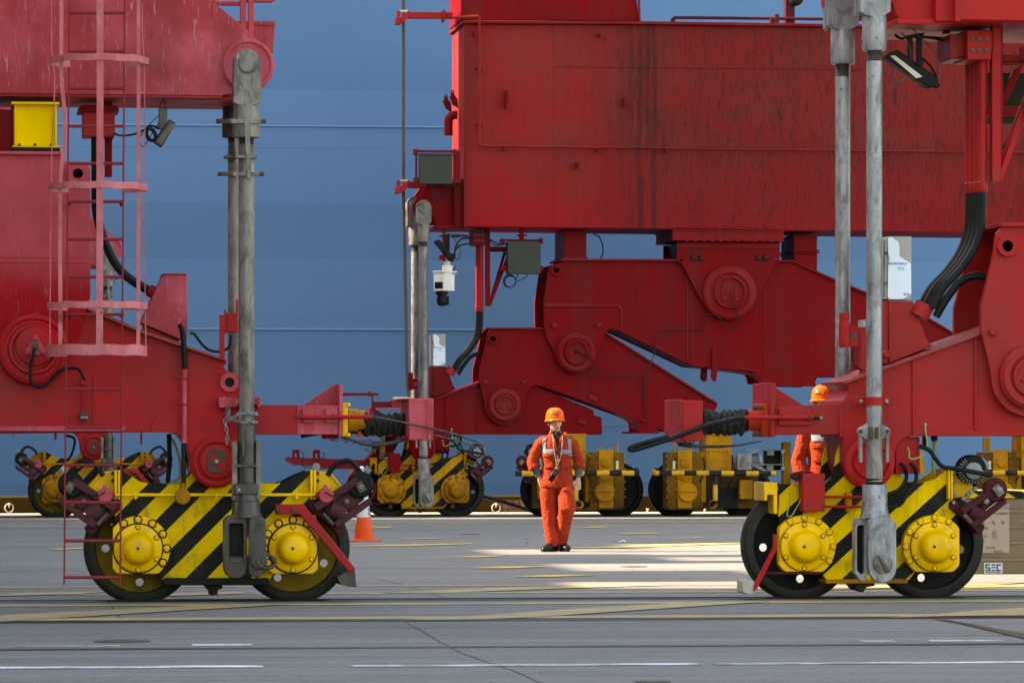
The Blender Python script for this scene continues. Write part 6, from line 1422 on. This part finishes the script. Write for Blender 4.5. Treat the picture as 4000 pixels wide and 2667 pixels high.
def solid(b, name, mat, parent, voxel=.009, smooth_it=6, wr=None):
    me = bpy.data.meshes.new('tmp'); me.from_pydata(b.v, [], b.f); o = bpy.data.objects.new('tmp', me); COL.objects.link(o)
    bm = bmesh.new(); bm.from_mesh(me); bmesh.ops.recalc_face_normals(bm, faces=bm.faces); bm.to_mesh(me); bm.free()
    r = o.modifiers.new('r', 'REMESH'); r.mode = 'VOXEL'; r.voxel_size = voxel
    s = o.modifiers.new('s', 'SMOOTH'); s.iterations = smooth_it; s.factor = .5
    if wr:
        for i, (sz, st) in enumerate(wr):
            tx = bpy.data.textures.new('folds', 'CLOUDS'); tx.noise_scale = sz; tx.noise_depth = 2; tx.cloud_type = 'GRAYSCALE'
            d = o.modifiers.new('d%d' % i, 'DISPLACE'); d.texture = tx; d.strength = st; d.mid_level = .5
            d.texture_coords = 'LOCAL'
    bpy.context.view_layer.update()
    m2 = bpy.data.meshes.new_from_object(o.evaluated_get(bpy.context.evaluated_depsgraph_get())); bpy.data.objects.remove(o); m2.name = name
    return link(name, m2, mat, parent, 0, 180)
def hand(b, wr_, dirv, side, curl=.5, sc=1.0):
    """wrist point, pointing direction (down the palm), side=+1 thumb towards +x; five fingers rooted in the palm"""
    d = Vector(dirv).normalized(); f = Vector((0, -1, 0)); f = (f - d * f.dot(d)).normalized(); s = d.cross(f) * -1 * side
    w_ = Vector(wr_); p = w_ + d * .05
    loft(b, [(w_ - d * .03, .026, .020), (w_, .027, .020), (w_ + d * .03, .036, .018), (w_ + d * .075, .040, .016), (w_ + d * .09, .036, .012)], 14)
    for k, (off, ln) in enumerate(((-.030, .062), (-.010, .074), (.010, .080), (.029, .072))):
        a = w_ + d * .08 + s * off; pts = [a]; dd = d.copy()
        for q in range(3):
            dd = (dd * cos(curl) - f * -sin(curl)).normalized() if False else (dd + f * curl * .8).normalized(); pts.append(pts[-1] + dd * ln * (.45, .32, .23)[q])
        b.tube(pts, .0095, 8, False, rf=lambda i: (1.05, 1, .92, .75)[min(i, 3)])
    a = w_ + d * .025 + s * .03; b.tube([a, a + s * .022 + d * .022 + f * .01, a + s * .026 + d * .048 + f * .026, a + s * .018 + d * .066 + f * .034], .011, 8, False, rf=lambda i: (1.2, 1.1, 1, .75)[min(i, 3)])
def head(b, c, yaw):
    """sculpted head, c = centre of skull, faces -Y turned by yaw"""
    Rm = Matrix.Rotation(yaw, 3, 'Z'); c = Vector(c); vs = []; fs = []; n, m_ = 40, 32
    g = lambda x, z, sx, sz: math.exp(-(x / sx) ** 2 - (z / sz) ** 2)
    for i in range(m_ + 1):
        t = pi * i / m_
        for j in range(n):
            a = 2 * pi * j / n; x = .079 * sin(t) * cos(a); y = .096 * sin(t) * sin(a); z = .122 * cos(t)
            if z < -.02:                                      # jaw narrows, face stays forward
                k = (-z - .02) / .10; x *= 1 - .34 * k; y = y * (1 - .18 * k) - .012 * k
            if y < 0:
                y -= .024 * g(x, z + .028, .013, .030) + .010 * g(x, z + .045, .019, .012)          # nose
                y += .011 * (g(x - .033, z - .004, .018, .013) + g(x + .033, z - .004, .018, .013)) # sockets
                y -= .007 * g(x, z - .026, .055, .010)                                              # brow
                y -= .010 * (g(x - .040, z + .032, .018, .018) + g(x + .040, z + .032, .018, .018)) # cheeks
                y -= .007 * g(x, z + .072, .026, .013); y += .005 * g(x, z + .083, .03, .006)       # mouth, chin fold
                y -= .010 * g(x, z + .102, .022, .013)
            vs.append(c + Rm @ Vector((x, y, z)))
    for i in range(m_):
        for j in range(n): fs.append((i * n + j, (i + 1) * n + j, (i + 1) * n + (j + 1) % n, i * n + (j + 1) % n))
    b.add(vs, fs)
    for s in (-1, 1): ell(b, c + Rm @ Vector((s * .080, .008, -.012)), (.010, .020, .033), mat3=Rm @ Matrix.Rotation(.2 * s, 3, 'Z'), n=10, m_=8)
    return Rm
def person(name_loc, yaw, pose, label, det=True, helm_z=0.0):
    Rt = empty('person', name_loc, label, 'person'); O = Vector(name_loc)
    T = lambda v: Vector(v)                       # local metres, feet centre at 0
    def at(sub):                                  # rotate everything by yaw and shift into the scene
        Rz = Matrix.Rotation(yaw, 3, 'Z'); sub.v = [Rz @ v for v in sub.v]; return sub
    mk = lambda sub, nm, mt, **k: solid(at(sub), nm, mt, Rt, **k)
    P = pose
    # body (head, neck, trunk core, forearms, hands)
    b = B(); hc = Vector(P['head']); Rm = head(b, hc, P.get('hyaw', 0))
    nb = Vector(P['neck']); loft(b, [(hc + Vector((0, .018, -.06)), .056, .058), (nb + Vector((0, .01, .02)), .058, .058), (nb + Vector((0, .01, -.05)), .075, .065), (nb + Vector((0, .0, -.12)), .12, .08), (Vector(P['waist']), .12, .08)], 18)
    for s in ('L', 'R'):
        sh, el, wr_ = (Vector(P[s][k]) for k in range(3))
        loft(b, [(nb + Vector((0, 0, -.14)), .06, .06), (sh, .045, .045), (sh.lerp(el, .5), .042, .042), (el, .038, .04), (el.lerp(wr_, .4), .040, .038), (wr_, .027, .022)], 14)
        if P[s][3]: hand(b, wr_, P[s][3], P[s][4], P[s][5])
    at(b); body = solid(b, 'body', M['skin'], Rt, .0045, 2)
    # jacket
    b = B(); w_ = Vector(P['waist']); hp = Vector(P['hips']); ch = Vector(P['chest'])
    loft(b, [(hp + Vector((0, -.01, -.09)), .198, .150), (hp + Vector((0, -.01, -.05)), .204, .150), (hp + Vector((0, 0, .05)), .195, .138), (hp.lerp(w_, .6), .186, .132), (w_, .170, .122), (w_.lerp(ch, .4), .180, .125), (w_.lerp(ch, .7), .188, .128), (ch, .186, .126), (ch + Vector((0, 0, .06)), .190, .118), (nb + Vector((0, .0, -.115)), .155, .10), (nb + Vector((0, .005, -.08)), .115, .085), (nb + Vector((0, .010, -.045)), .080, .075), (nb + Vector((0, .014, -.015)), .070, .072)], 36)
    for s, sg in (('L', -1), ('R', 1)):
        sh, el, wr_ = (Vector(P[s][k]) for k in range(3)); cuff = el.lerp(wr_, P.get('cuff', .45))
        loft(b, [(nb + Vector((sg * .09, 0, -.115)), .055, .07), (sh + Vector((-sg * .03, 0, .005)), .064, .076), (sh.lerp(el, .12), .068, .076), (sh.lerp(el, .35), .066, .072), (sh.lerp(el, .7), .064, .070), (el, .068, .072), (el.lerp(cuff, .55), .072, .074), (cuff, .080, .076), (cuff + (cuff - el).normalized() * .012, .078, .073)], 24)
    mk(b, 'coverall_jacket', M['cloth'], voxel=.008, smooth_it=5, wr=((.12, .016), (.05, .006)))
    b = B()
    for k in ('legL', 'legR'):
        pts = P[k]; loft(b, [(Vector(p[:3]), p[3], p[4]) for p in pts], 28)
    loft(b, [(hp + Vector((0, 0, .06)), .175, .12), (hp + Vector((0, 0, -.04)), .185, .125), (hp + Vector((0, 0, -.11)), .16, .115)], 28)
    mk(b, 'coverall_trousers', M['cloth'], voxel=.008, smooth_it=5, wr=((.14, .018), (.055, .006)))
    # cuffs and neck of the grey jersey
    if det:
        for s in ('L', 'R'):
            b = B(); el, wr_ = Vector(P[s][1]), Vector(P[s][2]); loft(b, [(el, .045, .045), (el.lerp(wr_, .5), .047, .045), (el.lerp(wr_, .86), .041, .038), (el.lerp(wr_, .93), .036, .033)], 18)
            mk(b, 'sleeve', M['grey'], voxel=.007, smooth_it=2, wr=((.05, .008),))
        b = B(); loft(b, [(nb + Vector((0, -.03, -.14)), .07, .055), (nb + Vector((0, -.012, -.06)), .06, .062), (nb + Vector((0, -.002, -.045)), .064, .062)], 18)
        mk(b, 'undershirt', M['grey'], voxel=.007, smooth_it=2)
    for f in P['feet']:
        b = B(); x, y, z, a = f; dv = Vector((sin(a), -cos(a), 0)); sv = Vector((cos(a), sin(a), 0)); vs = []; fs = []
        secs = [(-.11, .034, .06), (-.095, .046, .10), (-.03, .052, .15), (.03, .050, .12), (.09, .053, .09), (.14, .052, .082), (.18, .040, .066), (.20, .014, .035)]
        for d, hw, h in secs:
            for j in range(12):
                t = 2 * pi * j / 12; vs.append(Vector((x, y, z)) + dv * d + sv * hw * cos(t) + Vector((0, 0, max(.0, h * .5 + h * .5 * sin(t)))))
        for i in range(len(secs) - 1):
            for j in range(12): fs.append((i * 12 + j, i * 12 + (j + 1) % 12, (i + 1) * 12 + (j + 1) % 12, (i + 1) * 12 + j))
        fs += [tuple(range(12)), tuple((len(secs) - 1) * 12 + j for j in range(12))]
        b.add(vs, fs); at(b).build_local('boot', M['boot'], Rt)
        b = B()
        for dz in (0,):
            n = 20; ring = []
            for j in range(n):
                t = 2 * pi * j / n; d = .045 + .148 * cos(t); hw = .048 * sin(t) * (1 - .1 * cos(t)); ring.append(Vector((x, y, z)) + dv * d + sv * hw)
            b.add(ring + [r + Vector((0, 0, .022)) for r in ring], [tuple(range(n)), tuple(range(n, 2 * n))] + [(j, (j + 1) % n, (j + 1) % n + n, j + n) for j in range(n)])
        at(b).build_local('boot_sole', M['rubber'], Rt)
    # helmet: shell, peak, strap
    hz = hc + Vector((0, .004, .040 + helm_z)); vs = []; fs = []; n = 40; prof = []
    b = B()
    ring = [(1.0, 0), (1.0, .02), (.985, .045), (.93, .075), (.80, .102), (.60, .120), (.35, .130), (.05, .134)]
    for r, z in ring:
        for j in range(n):
            a = 2 * pi * j / n; vs.append(hz + Rm @ Vector((.109 * r * cos(a), .132 * r * sin(a), z)))
    for i in range(len(ring) - 1):
        for j in range(n): fs.append((i * n + j, i * n + (j + 1) % n, (i + 1) * n + (j + 1) % n, (i + 1) * n + j))
    k0 = len(vs)
    for r, z, f_ in ((1.0, 0, 1), (1.13, -.014, 1.16), (1.13, -.020, 1.16), (.97, -.008, .97), (.95, .05, .95)):
        for j in range(n):
            a = 2 * pi * j / n; fr = max(0, -sin(a)) ** 2
            rr = r + (f_ - 1) * fr * .9; dz = -.016 * abs(cos(a)) ** 2 * (1 if r > 1.05 else 0)
            vs.append(hz + Rm @ Vector((.109 * r * cos(a), .132 * (rr if sin(a) < 0 else r) * sin(a), z + dz)))
    for i in range(4):
        for j in range(n): fs.append((k0 + i * n + j, k0 + i * n + (j + 1) % n, k0 + (i + 1) * n + (j + 1) % n, k0 + (i + 1) * n + j))
    b.add(vs, fs); at(b).build_local('helmet', M['helmet'], Rt, 50)
    b = B()
    for s in (-1, 1): b.tube([hz + Rm @ Vector((s * .100, .0, -.01)), hz + Rm @ Vector((s * .088, -.015, -.06)), hz + Rm @ Vector((s * .066, -.045, -.125)), hz + Rm @ Vector((s * .025, -.075, -.165)), hz + Rm @ Vector((0, -.078, -.172))], .0045, 6)
    at(b).build_local('chin_strap', M['black'], Rt)
    b = B(); ell(b, hc + Rm @ Vector((0, .022, .02)), (.083, .086, .085)); at(b).build_local('hair', M['hair'], Rt)
    # eyes (narrowed), brows, lips
    b = B()
    for s in (-1, 1):
        b.tube([hc + Rm @ Vector((s * .020, -.0885, .004)), hc + Rm @ Vector((s * .033, -.0855, .0065)), hc + Rm @ Vector((s * .047, -.077, .003))], .0034, 6)
    at(b).each_local('eye', M['hair'], Rt)
    b = B()
    for s in (-1, 1):
        b.tube([hc + Rm @ Vector((s * .016, -.097, .024)), hc + Rm @ Vector((s * .034, -.094, .029)), hc + Rm @ Vector((s * .054, -.080, .022))], .0035, 5)
    at(b).each_local('eyebrow', M['hair'], Rt)
    b = B(); b.tube([hc + Rm @ Vector((-.024, -.088, -.072)), hc + Rm @ Vector((0, -.1015, -.068)), hc + Rm @ Vector((.024, -.088, -.072))], .0045, 6).tube([hc + Rm @ Vector((-.018, -.091, -.081)), hc + Rm @ Vector((0, -.099, -.083)), hc + Rm @ Vector((.018, -.091, -.081))], .0042, 6)
    at(b).each_local('lips', M['lip'], Rt)
    b = B().tube([hc + Rm @ Vector((-.018, -.0945, -.0765)), hc + Rm @ Vector((.018, -.0945, -.0765))], .0035, 5, False); at(b).build_local('mouth', M['hair'], Rt)
    return Rt, hz, Rm
def build_local(s, name, mat, parent, smooth=40, bevel=0):
    me = bpy.data.meshes.new(name); me.from_pydata(s.v, [], s.f)
    bm = bmesh.new(); bm.from_mesh(me); bmesh.ops.recalc_face_normals(bm, faces=bm.faces); bm.to_mesh(me); bm.free()
    return link(name, me, mat, parent, bevel, smooth)
B.build_local = build_local
def each_local(s, name, mat, parent, smooth=40, bevel=0):
    c = s.cut + [(len(s.v), len(s.f))]
    for (v0, f0), (v1, f1) in zip(c, c[1:]):
        b = B(); b.v = s.v[v0:v1]; b.f = [tuple(i - v0 for i in f) for f in s.f[f0:f1]]; b.build_local(name, mat, parent, smooth)
B.each_local = each_local
def shrink(o, target, off=.004):
    """drape a strip onto the cloth below it"""
    m = o.modifiers.new('drape', 'SHRINKWRAP'); m.target = target; m.offset = off; m.wrap_method = 'PROJECT'; m.use_project_y = True
    m.use_negative_direction = True; m.use_positive_direction = True; return o
def patch(name, poly, y, mat, parent, target, nx=10, nz=6, off=.004):
    """quad patch given by 4 corners (x,z), subdivided and draped"""
    vs = []; fs = []
    for i in range(nz + 1):
        for j in range(nx + 1):
            u, v = j / nx, i / nz; a = Vector(poly[0]).lerp(Vector(poly[1]), u); c = Vector(poly[3]).lerp(Vector(poly[2]), u); p = a.lerp(c, v); vs.append(Vector((p.x, y, p.y)))
    for i in range(nz):
        for j in range(nx): fs.append((i * (nx + 1) + j, i * (nx + 1) + j + 1, (i + 1) * (nx + 1) + j + 1, (i + 1) * (nx + 1) + j))
    b = B(); b.v = vs; b.f = fs; o = b.build_local(name, mat, parent); shrink(o, target, off)
    s = o.modifiers.new('th', 'SOLIDIFY'); s.thickness = .003; s.offset = 1; return o

# ---- worker walking towards the camera
w1 = G(2172, 2153); 
pose1 = dict(head=(-.018, -.04, 1.565), hyaw=radians(6), neck=(-.006, .0, 1.455), chest=(0, .0, 1.24), waist=(.01, .0, 1.04), hips=(.005, .0, .86), cuff=.35,
    L=((-.190, .0, 1.325), (-.290, .02, 1.075), (-.205, -.02, .895), (.45, .0, -1), 1, .1), R=((.195, .0, 1.325), (.285, .01, 1.09), (.262, -.05, .875), (-.06, -.12, -1), -1, .55),
    legL=[(-.088, .0, .84, .095, .115), (-.100, .0, .70, .098, .115), (-.084, .0, .50, .088, .102), (-.068, -.0, .30, .080, .095), (-.048, -.01, .15, .074, .09), (-.046, .0, .075, .068, .085)],
    legR=[(.085, .0, .84, .095, .115), (.108, -.08, .70, .100, .118), (.108, -.17, .52, .096, .108), (.090, -.05, .30, .080, .095), (.082, .04, .15, .068, .088), (.078, .05, .085, .062, .085)],
    feet=[(-.058, -.03, 0, radians(-42)), (.088, .04, .004, radians(12))])
P1, hz1, Rm1 = person(w1, 0, pose1, "worker in orange coverall and helmet walking towards the camera with one hand in his pocket")
jk = [c for c in P1.children if c.name.startswith('coverall_jacket')][0]; tr = [c for c in P1.children if c.name.startswith('coverall_trousers')][0]
for s in (-1, 1):
    patch('reflective_band', [(s * .125, 1.375), (s * .172, 1.355), (s * .180, 1.225), (s * .138, 1.225)], -.4, M['reflect'], P1, jk, 5, 10)
patch('reflective_band', [(-.180, 1.238), (-.03, 1.230), (-.03, 1.172), (-.180, 1.180)], -.4, M['reflect'], P1, jk, 14, 4)
patch('reflective_band', [(.03, 1.230), (.184, 1.232), (.184, 1.172), (.03, 1.174)], -.4, M['reflect'], P1, jk, 14, 4)
for s in (-1, 1):
    patch('chest_pocket', [(s * .04, 1.155), (s * .165, 1.155), (s * .155, 1.005), (s * .045, 1.005)], -.4, M['cloth'], P1, jk, 10, 10, .010)
    patch('pocket_flap', [(s * .035, 1.178), (s * .172, 1.180), (s * .170, 1.140), (s * .038, 1.135)], -.4, M['cloth'], P1, jk, 12, 4, .018)
patch('front_placket', [(-.018, 1.36), (.016, 1.36), (.020, .84), (-.014, .84)], -.4, M['cloth'], P1, jk, 4, 40, .008)
patch('shirt_front', [(-.042, 1.425), (.042, 1.425), (.004, 1.235), (-.010, 1.235)], -.4, M['tshirt'], P1, jk, 6, 12, .010)
patch('collar', [(-.080, 1.44), (-.042, 1.43), (-.010, 1.26), (-.045, 1.30)], -.4, M['cloth'], P1, jk, 5, 12, .022)
patch('collar', [(.082, 1.44), (.044, 1.43), (.004, 1.23), (.055, 1.29)], -.4, M['cloth'], P1, jk, 5, 12, .022)
b = B(); loft(b, [(Vector((.170, -.02, .665)), .045, .075), (Vector((.186, -.03, .60)), .052, .08), (Vector((.188, -.045, .50)), .050, .078), (Vector((.178, -.045, .485)), .03, .06)], 16); b.build_local('thigh_pocket', M['cloth'], P1)
def oval(name, c, rx, rz, ry_, mat, parent, txt, ts):
    c = Vector(c); n = 24; d = Vector((sin(ry_), -cos(ry_), 0)); s = Vector((cos(ry_), sin(ry_), 0))
    vs = [c + s * rx * cos(2 * pi * j / n) + Vector((0, 0, rz * sin(2 * pi * j / n))) for j in range(n)]; b = B(); b.add(vs + [v + d * .003 for v in vs], [tuple(range(n)), tuple(range(n, 2 * n))] + [(j, (j + 1) % n, (j + 1) % n + n, j + n) for j in range(n)])
    b.build_local(name, mat, parent)
    t = text('emblem_letters', txt, 0, 0, 0, 50, M['white'], parent, loc=org(parent) + c + d * .004, rot=(pi / 2, 0, ry_), size=ts)
oval('chest_emblem', (.155, -.155, 1.160), .026, .017, .15, M['navy'], P1, "SIPG", .022)
oval('helmet_emblem', hz1 + Vector((-.012, -.133, .060)), .038, .018, 0, M['hair'], P1, "SIPG", .028)
# things hanging round his neck
nz = Vector((0, 0, 0))
RD = empty('two_way_radio', w1 + Vector((-.04, -.2, .93)), "black two-way radio hanging tilted on a cord at the worker's waist", 'radio')
def loc(o, v): return w1 + Vector(v)
a_ = radians(33); Rr = Matrix.Rotation(a_, 3, 'Y')
b = B().cube(-.033, .033, -.018, .018, -.085, .075); b.v = [w1 + Vector((-.05, -.185, .925)) + Rr @ v for v in b.v]; b.build('radio_body', M['black'], RD, .006)
b = B().cube(-.023, .023, -.021, -.018, .0, .055); b.v = [w1 + Vector((-.05, -.185, .925)) + Rr @ v for v in b.v]; b.build('radio_screen', M['cabinet'], RD, .001)
b = B().tube([(.022, 0, .07), (.022, 0, .125)], .008, 8, False); b.v = [w1 + Vector((-.05, -.185, .925)) + Rr @ v for v in b.v]; b.build('antenna', M['black'], RD)
b = B()
for i in range(3):
    for j in range(4): b.cube(-.02 + i * .014, -.010 + i * .014, -.020, -.018, -.07 + j * .015, -.062 + j * .015)
b.v = [w1 + Vector((-.05, -.185, .925)) + Rr @ v for v in b.v]; b.each('keypad', M['rubber'], RD)
LY = empty('lanyard', w1 + Vector((0, -.15, 1.2)), "navy lanyard with a silver whistle and pale cord round the worker's neck", 'lanyard')
for sgn in (-1, 1):
    B().tube([w1 + Vector(v) for v in ((sgn * .050, .03, 1.475), (sgn * .066, -.05, 1.455), (sgn * .062, -.110, 1.40), (sgn * .056, -.150, 1.32), (sgn * .040, -.165, 1.25), (-.004 + sgn * .004, -.172, 1.165))], .0065, 6).build('strap', M['navy'], LY)
    B().tube([w1 + Vector(v) for v in ((sgn * .058, -.05, 1.45), (sgn * .058, -.135, 1.38), (sgn * .052, -.165, 1.28), (sgn * .035, -.175, 1.15), (sgn * .01 - .01, -.175, 1.05), (-.03 + .006 * sgn, -.185, .99))], .0035, 5).build('cord', M['cord'], LY)
B().tube([w1 + Vector((-.004, -.18, 1.165)), w1 + Vector((-.004, -.185, 1.115))], .004, 6, False).build('clip', M['galv'], LY)
B().tube([w1 + Vector((-.018, -.188, 1.095)), w1 + Vector((.010, -.188, 1.105))], .012, 8, False).tube([w1 + Vector((-.006, -.188, 1.09)), w1 + Vector((-.002, -.188, 1.06))], .006, 6, False).build('whistle', M['galv'], LY)

# ---- second worker, half hidden by the right crane's bumper arm
w2 = W(3228, YM, 41.9); w2.z = 0
pose2 = dict(head=(-.03, -.02, 1.705), hyaw=radians(-38), neck=(-.02, .0, 1.59), chest=(0, .0, 1.36), waist=(.0, .0, 1.14), hips=(.0, .0, .94), cuff=.75,
    L=((-.195, .0, 1.46), (-.265, .02, 1.17), (-.225, -.04, .93), (.1, -.1, -1), 1, .6), R=((.195, .0, 1.46), (.27, .0, 1.17), (.26, -.05, .93), (-.1, -.1, -1), -1, .6),
    legL=[(-.09, .0, .9, .10, .115), (-.09, -.01, .72, .105, .115), (-.09, -.02, .52, .095, .105), (-.09, -.0, .30, .085, .095), (-.09, .0, .08, .072, .088)],
    legR=[(.09, .0, .9, .10, .115), (.09, -.01, .72, .105, .115), (.09, -.02, .52, .095, .105), (.09, -.0, .30, .085, .095), (.09, .0, .08, .072, .088)],
    feet=[(-.09, -.0, 0, radians(-10)), (.09, -.0, 0, radians(10))])
P2, hz2, Rm2 = person(w2, 0, pose2, "worker in orange coverall standing half hidden behind the right crane's red bumper arm", helm_z=.01)
jk2 = [c for c in P2.children if c.name.startswith('coverall_jacket')][0]
patch('reflective_band', [(-.165, 1.435), (.19, 1.41), (.19, 1.335), (-.155, 1.345)], -.5, M['reflect'], P2, jk2, 18, 5)
for s in (1,): patch('reflective_band', [(s * .14, 1.50), (s * .185, 1.48), (s * .18, 1.43), (s * .135, 1.43)], -.5, M['reflect'], P2, jk2, 5, 10)
patch('chest_pocket', [(-.15, 1.30), (-.01, 1.30), (-.02, 1.15), (-.14, 1.15)], -.5, M['cloth'], P2, jk2, 10, 10, .010)
patch('pocket_flap', [(-.16, 1.335), (-.0, 1.335), (-.0, 1.29), (-.155, 1.285)], -.5, M['cloth'], P2, jk2, 12, 4, .018)
yy = radians(-38)
Rz2 = Matrix.Identity(3)
oval('helmet_emblem', Rz2 @ hz2 + Matrix.Rotation(yy, 3, 'Z') @ Vector((0, -.134, .060)), .032, .014, yy, M['hair'], P2, "SIPG", .022)
for k, ch_ in enumerate("上港集团"):
    a = radians(38 + k * 17); v = Vector((.114 * sin(a), -.137 * cos(a), .058)); v = Matrix.Rotation(yy, 3, 'Z') @ v
    text('helmet_lettering', ch_, 0, 0, 0, 50, M['black'], P2, loc=org(P2) + Rz2 @ hz2 + v, rot=(pi / 2, 0, yy + a), size=.034)
